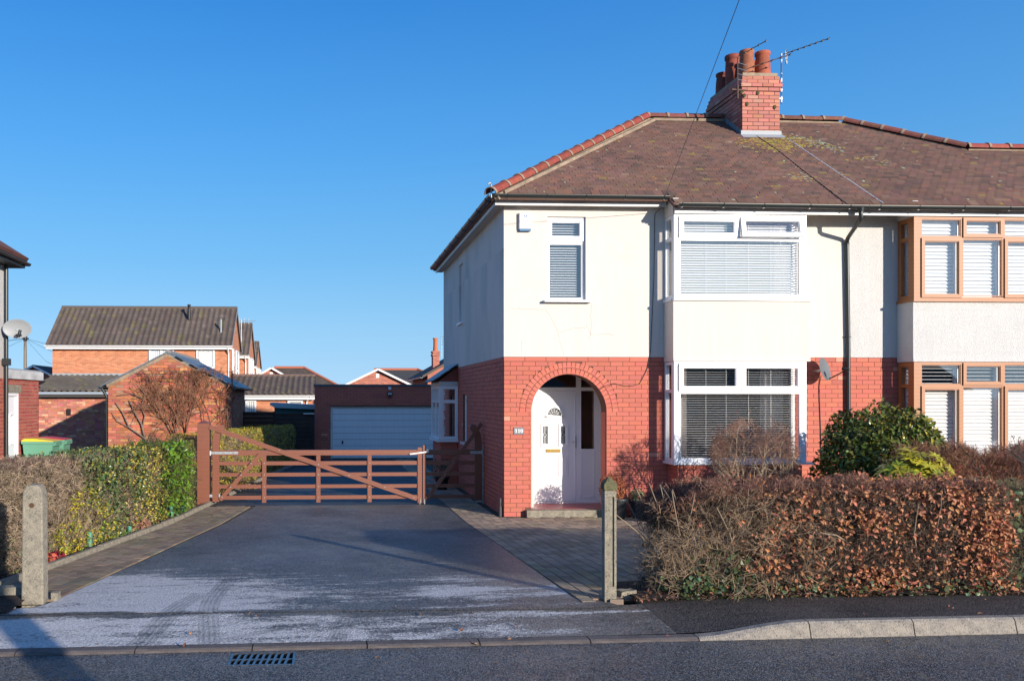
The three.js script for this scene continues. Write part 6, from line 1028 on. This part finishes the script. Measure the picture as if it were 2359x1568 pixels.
  leaves(t2, 'leaves', LEAF.ivy, leafMat([.07, .11, .045], .45, .15), hedgePoints(2600, p2, () => .47, () => 1.06, { deep: .1, keep: (s, v, a, p) => rnd() < smooth(.35, .6, fbm(p.x * 2, p.y * 2.5, 3)) * (1.1 - v) }), () => { const k = rr(.5, 1.7); return col(k * rr(.8, 1.6), k, k); }, .6, 1.2); shift(t2);
}
{ // ---- mixed hedge on the left, plant by plant along the bed
  const bedY = d => G(edgeX(d) + .1, d), nrm = new THREE.Vector3(Math.cos(.123), 0, Math.sin(.123));
  const pathOf = (d0, d1, off = .72) => s => { const d = lerp(d0, d1, s); return { x: edgeX(d) - off, z: -d, y: bedY(d) + .0, n: nrm, d }; };
  const H = s => 1.30, twig = mat([.33, .255, .18], .92);
  const sec = (name, label, d0, d1, ntw, tone, half = .43, hgt = H, off = .72, keep) => { const t = thing(name, label, 'hedge', [edgeX((d0 + d1) / 2) - off, bedY((d0 + d1) / 2), (d0 + d1) / 2]), path = pathOf(d0, d1, off); const P = hedgePoints(ntw, path, () => half - .03, q => hgt(q) - .10, { deep: .4, keep }); stuffTwigs(t, 'twigs', TW, twig, P.map(o => ({ ...o, d: dirOf(o, .3, .3, 1.2), s: rr(.75, 1.3) })), tone); stuffTwigs(t, 'top_shoots', TWF, mat([.17, .085, .07], .9), hedgePoints(ntw * .22 | 0, path, () => half - .03, q => hgt(q) - .10, { top: .97, deep: .05 }).map(o => ({ ...o, d: new THREE.Vector3(rr(-.4, .4), 1, rr(-.4, .4)), s: rr(.35, .7) })), () => { const k = rr(.6, 1.5); return col(k, k, k); }); return { t, path }; };
  const br = () => { const k = Math.pow(rnd(), 1.4) * 1.5 + .25; return col(k, k * rr(.9, 1.02), k * rr(.85, 1)); }, yl = () => { const k = rr(.6, 1.4); return rnd() > .4 ? col(k, k * .95, k * .55) : col(k * .55, k * .9, k * .6); };
  // bare length
  const a = sec('bare_hedge', 'bare brown twiggy hedge beside the round topped concrete post', 8.75, 12.7, 14500, br); leaves(a.t, 'green_leaves', LEAF.privet, leafMat([.09, .14, .045], .5, .2), hedgePoints(500, a.path, () => .44, H, { deep: .08, keep: (s, v) => v < .3 }), br); shift(a.t);
  // golden privet, low in front
  const b = thing('golden_privet', 'low golden yellow privet growing against the bare hedge', 'shrub', [edgeX(12) - .35, bedY(12), 12]), pb = pathOf(11.1, 13.0, .42); stuffTwigs(b, 'twigs', TWF, twig, hedgePoints(900, pb, () => .2, () => .62, { deep: .2 }).map(o => ({ ...o, d: dirOf(o, 1, .4, .6), s: rr(.8, 1.4) })), br);
  leaves(b, 'leaves', LEAF.privet, leafMat([.50, .40, .045], .5, .3), hedgePoints(3600, pb, () => .22, s => .35 + .5 * Math.sin(Math.PI * clamp(s)) * (.7 + .6 * fbm(s * 7, 2, 2)), { deep: .2, keep: (s, v, q, p) => rnd() < .2 + smooth(.3, .6, fbm(p.z * 3, p.y * 4, 2)) }), yl); shift(b);
  // holly
  const c = sec('holly_bush', 'dark glossy green holly filling the middle of the mixed hedge', 11.8, 14.6, 5200, br, .36); leaves(c.t, 'leaves', LEAF.holly, leafMat([.078, .108, .04], .28, .1), hedgePoints(4400, c.path, () => .50, () => 1.32, { deep: .16, keep: (s, v, q, p) => rnd() < (.10 + smooth(.38, .56, fbm(p.z * 1.8 + 3, p.y * 2.2, 3))) * smooth(0, .3, s + .25 * (fbm(p.y * 4, 3, 2) - .5)) * smooth(1, .75, s + .25 * (fbm(p.y * 4, 7, 2) - .5)) }), () => { const k = rr(.5, 1.7), y = rnd() > .9; return y ? col(4, 2.6, .9) : col(k * rr(.7, 1.4), k, k * rr(.8, 1.2)); }, .9, 1.4); shift(c.t);
  // variegated stretch
  const d = sec('variegated_bush', 'cream and green variegated bush between holly and laurel', 13.9, 15.7, 4200, br, .40); leaves(d.t, 'leaves', LEAF.holly, leafMat([.16, .17, .05], .4, .2), hedgePoints(3300, d.path, () => .49, () => 1.31, { deep: .14, keep: (s, v, q, p) => rnd() < .25 + smooth(.4, .6, fbm(p.z * 3, p.y * 3 + 5, 2)) }), () => { const k = rr(.6, 1.3); return rnd() > .45 ? col(k * 2.6, k * 2.0, k * 1.2) : col(k * .45, k * .7, k * .7); }); shift(d.t);
  // laurel
  const e = thing('laurel_bush', 'bright green glossy laurel in the hedge beside the brown gate post', 'bush', [edgeX(16) - .6, bedY(16), 16.1]), pe = pathOf(15.2, 16.9, .62); stuffTwigs(e, 'twigs', TWL, mat([.10, .09, .05], .9), hedgePoints(260, pe, () => .4, () => 1.3, { deep: .4 }).map(o => ({ ...o, d: dirOf(o), s: rr(.7, 1) })), br);
  leaves(e, 'leaves', LEAF.laurel, leafMat([.10, .20, .022], .27, .2), hedgePoints(2000, pe, () => .50, () => 1.32, { deep: .3, keep: (s, v) => rnd() < smooth(0, .3, s + .3 * (fbm(v * 4, 3, 2) - .5)) * smooth(1, .8, s + .2 * (fbm(v * 4, 9, 2) - .5)) }), () => { const k = rr(.5, 1.6); return col(k * rr(.8, 1.4), k, k * rr(.6, 1.1)); }, .7, 1.15); shift(e);
  const f = sec('euonymus_bush', 'small leaved yellow green bush ending the hedge against the gate post', 16.7, 17.5, 900, br); leaves(f.t, 'leaves', LEAF.privet, leafMat([.17, .19, .05], .45, .2), hedgePoints(3800, f.path, () => .49, () => 1.30, { deep: .2 }), yl); shift(f.t);
  // hedge beyond the gate
  const h2 = s => 1.42 - .16 * s, g2 = sec('clipped_garden_hedge', 'clipped golden green hedge behind the gate running to the garage', 18.05, 29.4, 7000, br, .38, h2, .60);
  leaves(g2.t, 'leaves', LEAF.privet, leafMat([.36, .32, .06], .5, .3), hedgePoints(24000, g2.path, () => .50, s => h2(s) + .0, { deep: .12, keep: (s, v, q, p) => rnd() < .3 + smooth(.38, .55, fbm(p.z * 1.3, p.y * 2, 3)) }), () => { const k = rr(.5, 1.5), z = rnd(); return z > .55 ? col(k * 1.3, k * 1.1, k * .6) : z > .25 ? col(k * .5, k * .8, k * .7) : col(k * 1.1, k * .8, k * .7); }, .8, 1.4); shift(g2.t);
  const fr = thing('small_shrub', 'low rust and yellow leaved shrub at the foot of the hedge behind the gate', 'shrub', [-1.55, GY, 19.6]); leaves(fr, 'leaves', LEAF.privet, leafMat([.36, .22, .05], .5, .2), Array.from({ length: 700 }, () => { const n = rv().normalize(); n.y = Math.abs(n.y); return { p: V(-1.75, GY + .08, 20).add(n.clone().multiply(new THREE.Vector3(.4, .22, .3)).multiplyScalar(Math.sqrt(rnd()))), n }; }), () => { const k = rr(.6, 1.4); return col(k, k * rr(.6, 1.1), k); }); shift(fr);
  // plastic tree guards
  [[16.35, .13, .24, 'green plastic sapling tube under the laurel next to the gate post'], [15.55, .10, .26, 'green plastic sapling tube between laurel and variegated bush'], [13.55, .14, .16, 'short green plastic sapling tube under the dark holly'], [12.05, .16, .26, 'green plastic sapling tube beneath the golden privet'], [10.95, .34, .7, 'tall green plastic sapling tube in front of the bare hedge'], [9.75, .36, .9, 'tallest green plastic sapling tube, half hidden by the round topped post']].forEach(([dd, off, h, lab]) => { const g = new THREE.CylinderGeometry(.032, .034, h, 14, 1, true), y = bedY(dd) - .05; g.translate(edgeX(dd) - off - .06, y + h / 2 + .02, -dd); single('tree_guard', g, phys([.075, .25, .17], .35, { side: THREE.DoubleSide }), lab, 'tree guard', 'tree guards along the bed'); });
  // low plants and litter in the bed
  const clump = (label, x, dd, r, c, n, geo = LEAF.ivy) => { const t = thing('bedding_plant', label, 'plant', [x, bedY(dd), dd]); leaves(t, 'leaves', geo, leafMat(c, .5, .15), Array.from({ length: n }, () => { const q = rv().normalize(); q.y = Math.abs(q.y); return { p: V(x, bedY(dd) + .02, dd).add(q.clone().multiply(new THREE.Vector3(r, r * .75, r)).multiplyScalar(Math.cbrt(rnd()))), n: q }; }), () => { const k = rr(.5, 1.5); return col(k, k * rr(.7, 1.2), k); }, 1, 1.7); shift(t); };
  clump('dusky pink leaved clump on the soil beneath the variegated bush', edgeX(14.1) - .22, 14.1, .2, [.30, .17, .10], 240); clump('small red leaved clump beside the round topped concrete post', edgeX(10.6) - .2, 10.6, .16, [.36, .09, .05], 150); clump('dark red clump behind the small red leaved one', edgeX(11.0) - .25, 11.05, .1, [.2, .02, .03], 90);
  const lit = [], sh = []; for (let k = 0; k < 1500; k++) { const dd = rr(8.9, 24), x = edgeX(dd) - rr(.03, .6); lit.push({ p: V(x, bedY(dd) + .035, dd), n: UPV }); } for (let k = 0; k < 260; k++) { const dd = rr(9, 17.4), x = edgeX(dd) - rr(.05, .3); if (fbm(x * 3, dd * 2, 2) < .52) continue; sh.push({ m: orient(V(x, bedY(dd) + .02, dd), new THREE.Vector3(rr(-.4, .4), 1, rr(-.4, .4)), rr(.6, 1.5)), c: col(rr(.6, 1.3), rr(.8, 1.2), 1) }); }
  for (let k = 0; k < 700; k++) { const x = rr(2.9, 7), dd = 7.98 + Math.pow(rnd(), 1.7) * .35 - rr(0, .06); lit.push({ p: V(x, G(x, dd) + .035, dd), n: UPV }); } for (let k = 0; k < 50; k++) { const x = rr(-2, 7), dd = rr(6.2, 8); lit.push({ p: V(x, G(x, dd) + .008, dd), n: UPV }); }
  const L = leaves(scene, 'leaf_litter', LEAF.dry, leafMat([.26, .13, .07], .8, .15), lit, () => { const k = rr(.3, 1.5); return col(k, k * rr(.7, 1.2), k); }, .4, .9); L.userData.label = 'scattered dead brown leaves on soil and pavement edge'; L.userData.category = 'leaf litter';
  const S = instanced(scene, 'bulb_shoots', segsGeo([[0, 0, 0, .004, .05, 0, .006, .001], [.01, 0, .01, .02, .045, .02, .005, .001], [-.01, 0, 0, -.02, .04, -.01, .005, .001]], 4), mat([.16, .24, .05], .6), sh); S.userData.label = 'green bulb shoots along the front of the flower bed'; S.userData.category = 'shoots';
}
// recursive bare branches
function branches(p, d, l, r, lv, max, segs, spread, up, bound, kids = 3) {
  const n = 3; let q = p.clone(), e = d.clone();
  for (let i = 0; i < n; i++) { e.add(rv().multiplyScalar(.28)); e.y += up; e.normalize(); const b = q.clone().addScaledVector(e, l / n); if (bound) bound(b); const r1 = r * (1 - .22 * (i + 1) / n); segs.push([q.x, q.y, q.z, b.x, b.y, b.z, r * (1 - .22 * i / n), r1]); if (lv < max && (i > 0 || lv > 0)) { const m = i === n - 1 ? 2 : kids - 2; for (let k = 0; k < m; k++) branches(b, e.clone().add(rv().multiplyScalar(spread)).normalize(), l * rr(.55, .8), r1 * rr(.5, .7), lv + 1, max, segs, spread, up, bound, kids); } q = b; }
}
{ // bare shrub before the bay
  seed = 4242; const t = thing('bare_shrub', 'bare round twiggy shrub growing in front of the lower white bay window', 'shrub', [7.03, GY, 13.9]), segs = [], c = V(7.05, 1.06, 13.9), rad = .70;
  const bound = b => { const o = b.clone().sub(c); o.y /= .92; if (o.length() > rad && b.y > .5) { o.setLength(rad * rr(.72, 1.05)); o.y *= .92; b.copy(c).add(o); } };
  for (let k = 0; k < 9; k++) { const a = k / 9 * 6.283; branches(V(7.03 + rr(-.06, .06), GY, 13.9 + rr(-.06, .06)), new THREE.Vector3(Math.cos(a) * .6, 1.1, Math.sin(a) * .6).normalize(), rr(.7, .95), rr(.012, .02), 0, 4, segs, .8, .05, bound, 3); }
  part(t, 'branches', segsGeo(segs.filter(s => s[6] > .0030).map(s => (s[6] = Math.max(s[6], .0045) * 1.15, s[7] = Math.max(s[7], .004) * 1.1, s)), 5), mat([.42, .34, .22], .9), true); part(t, 'twigs', segsGeo(segs.filter(s => s[6] <= .0030).map(s => (s[6] = Math.max(s[6], .0022), s[7] = Math.max(s[7], .0016), s)), 3), mat([.31, .18, .125], .9), true).userData.kind = 'stuff';
  const tip = []; for (let k = 0; k < 420; k++) { const n = rv().normalize(); if (n.y < -.35) continue; tip.push({ p: c.clone().addScaledVector(n, rad * rr(.72, 1)), d: n.clone().add(rv().multiplyScalar(.4)), s: rr(.7, 1.3) }); } stuffTwigs(t, 'fine_twigs', TWF, mat([.24, .13, .10], .9), tip, () => { const k = rr(.6, 1.5); return col(k, k * rr(.9, 1.2), k); }); for (const o of t.children) if (o.isInstancedMesh) o.position.copy(t.position).negate();
}
{ // wall shrub trained on the outbuilding gable
  seed = 991; const t = thing('climbing_shrub', 'bare rust coloured climbing shrub spread against the brick outbuilding gable', 'climber', [-4.1, 0, 25.5]), segs = [];
  const bound = b => { b.z = clamp(b.z, -25.585, -25.30); b.x = clamp(b.x, -6.1, -2.75); b.y = Math.min(b.y, 2.8); };
  for (let k = 0; k < 7; k++) branches(V(-4.15 + rr(-.15, .15), .1, 25.5), new THREE.Vector3(rr(-.6, .7), 1, 0).normalize(), rr(1.2, 1.5), .024, 0, 3, segs, .8, .03, bound, 3);
  for (let k = 0; k < 3; k++) branches(V(-4.1 + k * .3, 1.0, 25.5), new THREE.Vector3(rr(-1, 1), .6, 0).normalize(), 1.15, .016, 0, 3, segs, .9, .0, bound, 3);
  part(t, 'branches', segsGeo(segs.map(s => (s[6] = Math.max(s[6], .007), s[7] = Math.max(s[7], .0055), s)), 4), mat([.20, .10, .06], .9), true);
  const tw = []; for (const s of segs) if (s[6] < .008 && rnd() < .5) tw.push({ p: new THREE.Vector3(s[3], s[4], s[5]), d: rv().add(new THREE.Vector3(0, .3, .2)), s: rr(.9, 1.9) }); stuffTwigs(t, 'twigs', TWF, mat([.27, .12, .065], .9), tw, () => { const k = rr(.5, 1.5); return col(k, k, k); }); for (const o of t.children) if (o.isInstancedMesh) o.position.copy(t.position).negate();
  const s2 = thing('climbing_shrub', 'few bare forked stems against the left of the outbuilding gable', 'climber', [-5.5, 0, 25.5]), g2 = []; const put = (pts, r) => pts.slice(1).forEach((q, i) => g2.push([pts[i][0], pts[i][1], -25.52, q[0], q[1], -25.52, r * (1 - i * .12), r * (1 - (i + 1) * .12)])); put([[-4.95, .2], [-5.15, .7], [-5.45, .95], [-5.75, 1.15], [-5.95, 1.6], [-6.15, 1.9]], .03); put([[-5.3, .85], [-5.4, 1.25], [-5.6, 1.6], [-5.75, 1.95]], .024); put([[-5.38, 1.1], [-5.3, 1.5], [-5.4, 1.75], [-5.3, 2.15], [-5.5, 2.4]], .02); put([[-5.35, 2.0], [-5.7, 2.15], [-6.1, 2.1]], .014); put([[-5.75, 1.15], [-6.1, 1.35], [-6.25, 1.6]], .012); part(s2, 'stems', segsGeo(g2, 6), mat([.20, .15, .12], .9), true);
}
{ // camellia, rhododendron and the brown shrub in the attached garden
  seed = 31; const ball = (c, r, n, deep) => Array.from({ length: n }, () => { const q = rv().normalize(); const b = 1 + .16 * (fbm(q.x * 3 + 5, q.y * 3 + q.z * 3, 3) - .5) * 2; return { p: c.clone().add(q.clone().multiply(r).multiplyScalar(b * (1 - deep * Math.pow(rnd(), 2)))), n: q.clone().divide(r).normalize() }; });
  const t = thing('camellia_bush', 'dense glossy dark green evergreen bush before the brown framed bay', 'bush', [8.95, GY, 13.5]), c = V(8.95, .80, 13.5); leaves(t, 'leaves', LEAF.camellia, leafMat([.10, .13, .03], .3, .15), [...ball(c, new THREE.Vector3(.95, 1.10, .85), 8500, .2), ...ball(c, new THREE.Vector3(.84, 1.0, .72), 5000, .6)], () => { const k = rr(.5, 1.6); return rnd() > .9 ? col(k * 3, k * 2, k) : col(k * rr(.7, 1.5), k, k * rr(.6, 1.2)); }, .75, 1.2);
  const st = []; for (let k = 0; k < 7; k++) branches(V(8.95, GY, 13.5), new THREE.Vector3(rr(-.5, .5), 1, rr(-.5, .5)).normalize(), .6, .02, 0, 2, st, .7, .1, null, 3); part(t, 'branches', segsGeo(st, 5), mat([.12, .10, .07], .9), true); for (const o of t.children) o.position.copy(t.position).negate();
  const u = thing('rhododendron', 'yellow green rhododendron with whorled leaves in front of the dark evergreen bush', 'bush', [8.03, GY, 11.4]), items = []; for (let k = 0; k < 120; k++) { const q = rv().normalize(); q.y = Math.abs(q.y) * .9; const p = V(8.03, .80, 11.4).add(q.clone().multiply(new THREE.Vector3(.5, .62, .42)).multiplyScalar(rr(.55, 1))), ax = q.clone().add(new THREE.Vector3(0, .6, .3)).normalize(), A = new THREE.Vector3().crossVectors(ax, rv()).normalize(), B = new THREE.Vector3().crossVectors(ax, A); const tone = rr(.6, 1.4), yel = rr(0, 1); for (let i = 0; i < 9; i++) { const a = i / 9 * 6.283 + rr(-.2, .2), dir = A.clone().multiplyScalar(Math.cos(a)).addScaledVector(B, Math.sin(a)).addScaledVector(ax, rr(-.1, .5)); items.push({ m: leafAt(p, dir, ax, rr(.7, 1.1)), c: col(tone * lerp(.7, 1.5, yel), tone * lerp(.9, 1.15, yel), tone * .8) }); } } instanced(u, 'leaves', LEAF.rhodo, leafMat([.33, .34, .035], .4, .3), items); const us = []; for (let k = 0; k < 8; k++) branches(V(8.03, GY, 11.4), new THREE.Vector3(rr(-.6, .6), 1, rr(-.5, .5)).normalize(), .5, .012, 0, 2, us, .7, .1, null, 3); part(u, 'branches', segsGeo(us, 5), mat([.14, .11, .07], .9), true); for (const o of u.children) o.position.copy(u.position).negate();
  const w = thing('twiggy_shrub', 'low reddish brown twiggy shrub below the brown framed bay window', 'shrub', [8.7, GY, 11.3]), tl = []; for (let k = 0; k < 5200; k++) { const x = rr(8.35, 11), dd = rr(11.3, 12.5), h = (1.08 + .3 * smooth(7.9, 8.8, x)) * (.8 + .35 * fbm(x * 2.4, dd * 2, 3)); const v = 1 - Math.pow(rnd(), 1.8) * .6; tl.push({ p: V(x, GY + h * v, dd), d: new THREE.Vector3(rr(-1, 1), .8, rr(-.8, .8)), s: rr(.8, 1.8) }); } stuffTwigs(w, 'twigs', TWF, mat([.26, .115, .07], .9), tl, () => { const k = rr(.5, 1.5); return col(k, k * rr(.85, 1.25), k); }); const ws = []; for (let k = 0; k < 26; k++) branches(V(rr(8.3, 10.8), GY, rr(11.3, 12.4)), new THREE.Vector3(rr(-.5, .5), 1, rr(-.4, .4)).normalize(), .5, .007, 0, 2, ws, .7, .0, null, 3); part(w, 'stems', segsGeo(ws.map(s => (s[6] = Math.max(s[6], .003), s[7] = Math.max(s[7], .002), s)), 4), mat([.22, .11, .08], .9), true).userData.kind = 'stuff'; for (const o of w.children) o.position.copy(w.position).negate();
  const y = thing('bare_shrub', 'dark bare branching shrub beside the reddish twiggy shrub', 'shrub', [9.55, GY, 11.2]), ys = []; for (let k = 0; k < 5; k++) branches(V(9.6, GY, 11), new THREE.Vector3(rr(-.7, .4), 1, rr(-.3, .3)).normalize(), .75, .012, 0, 3, ys, .7, .02, b => { b.y = Math.min(b.y, 1.5); }, 3); part(y, 'branches', segsGeo(ys.map(s => (s[6] = Math.max(s[6], .004), s[7] = Math.max(s[7], .003), s)), 4), mat([.07, .055, .05], .9), true);
}
{ // pots
  seed = 515; const potGeo = (x, y, d, r, h) => { const pts = [[0, 0], [r * .68, 0], [r * .72, .02], [r * .92, h * .86], [r * 1.06, h * .87], [r * 1.08, h], [r * .98, h], [r * .95, h * .9], [0, h * .9]], g = new THREE.LatheGeometry(pts.map(q => new THREE.Vector2(...q)), 40), p = g.attributes.position; for (let i = 0; i < p.count; i++) { const a = Math.atan2(p.getZ(i), p.getX(i)), yy = p.getY(i), k = yy > .03 && yy < h * .84 ? 1 + .025 * Math.sign(Math.cos(a * 20)) : 1; p.setX(i, p.getX(i) * k); p.setZ(i, p.getZ(i) * k); } g.computeVertexNormals(); return g.translate(x, y, -d); };
  const pm = phys([.028, .032, .036], .5), y0 = GY + .012;
  const a = thing('potted_topiary', 'copper brown clipped ball shrub in a dark pot beside the front door', 'potted plant', [5.2, GY, 15.25]); part(a, 'pot', potGeo(5.25, y0, 15.25, .17, .36), pm); const c = V(5.15, .40, 15.25); leaves(a, 'leaves', LEAF.box, leafMat([.36, .115, .05], .55, .2), Array.from({ length: 2600 }, () => { const q = rv().normalize(); return { p: c.clone().add(q.clone().multiplyScalar(.25 * Math.pow(rnd(), .35))), n: q }; }), () => { const k = rr(.5, 1.5); return col(k, k * rr(.7, 1.3), k); }, .7, 1.2); part(a, 'stem', rod(V(5.25, .15, 15.25), V(5.16, .4, 15.25), .012), mat([.12, .08, .05], .9)); for (const o of a.children) o.position.copy(a.position).negate();
  const b = thing('potted_plant', 'small cream variegated plant in a dark ribbed pot by the brick wall', 'potted plant', [5.6, GY, 15.25]); part(b, 'pot', potGeo(5.62, y0, 15.25, .15, .33), pm); leaves(b, 'leaves', LEAF.holly, leafMat([.50, .48, .26], .5, .2), Array.from({ length: 420 }, () => { const q = rv().normalize(); q.y = Math.abs(q.y); return { p: V(5.60, .16, 15.25).add(q.clone().multiply(new THREE.Vector3(.15, .24, .14)).multiplyScalar(Math.cbrt(rnd()))), n: q }; }), () => { const k = rr(.5, 1.2); return rnd() > .35 ? col(k, k, k) : col(k * .3, k * .5, k * .3); }, .6, 1.1); for (const o of b.children) o.position.copy(b.position).negate();
  const e = thing('potted_plant', 'sparse plant in a black pot below the kitchen bay behind the gate', 'potted plant', [2.75, GY, 20.3]); part(e, 'pot', potGeo(2.75, y0, 20.3, .17, .3), M.black); leaves(e, 'leaves', LEAF.holly, leafMat([.12, .14, .07], .5, .2), Array.from({ length: 260 }, () => { const q = rv().normalize(); q.y = Math.abs(q.y) * 1.2; return { p: V(2.75, .15, 20.3).add(q.clone().multiply(new THREE.Vector3(.26, .42, .2)).multiplyScalar(Math.cbrt(rnd()))), n: q }; }), () => { const k = rr(.5, 1.5); return col(k, k, k); }); for (const o of e.children) o.position.copy(e.position).negate();
}
renderer.render(scene, camera);
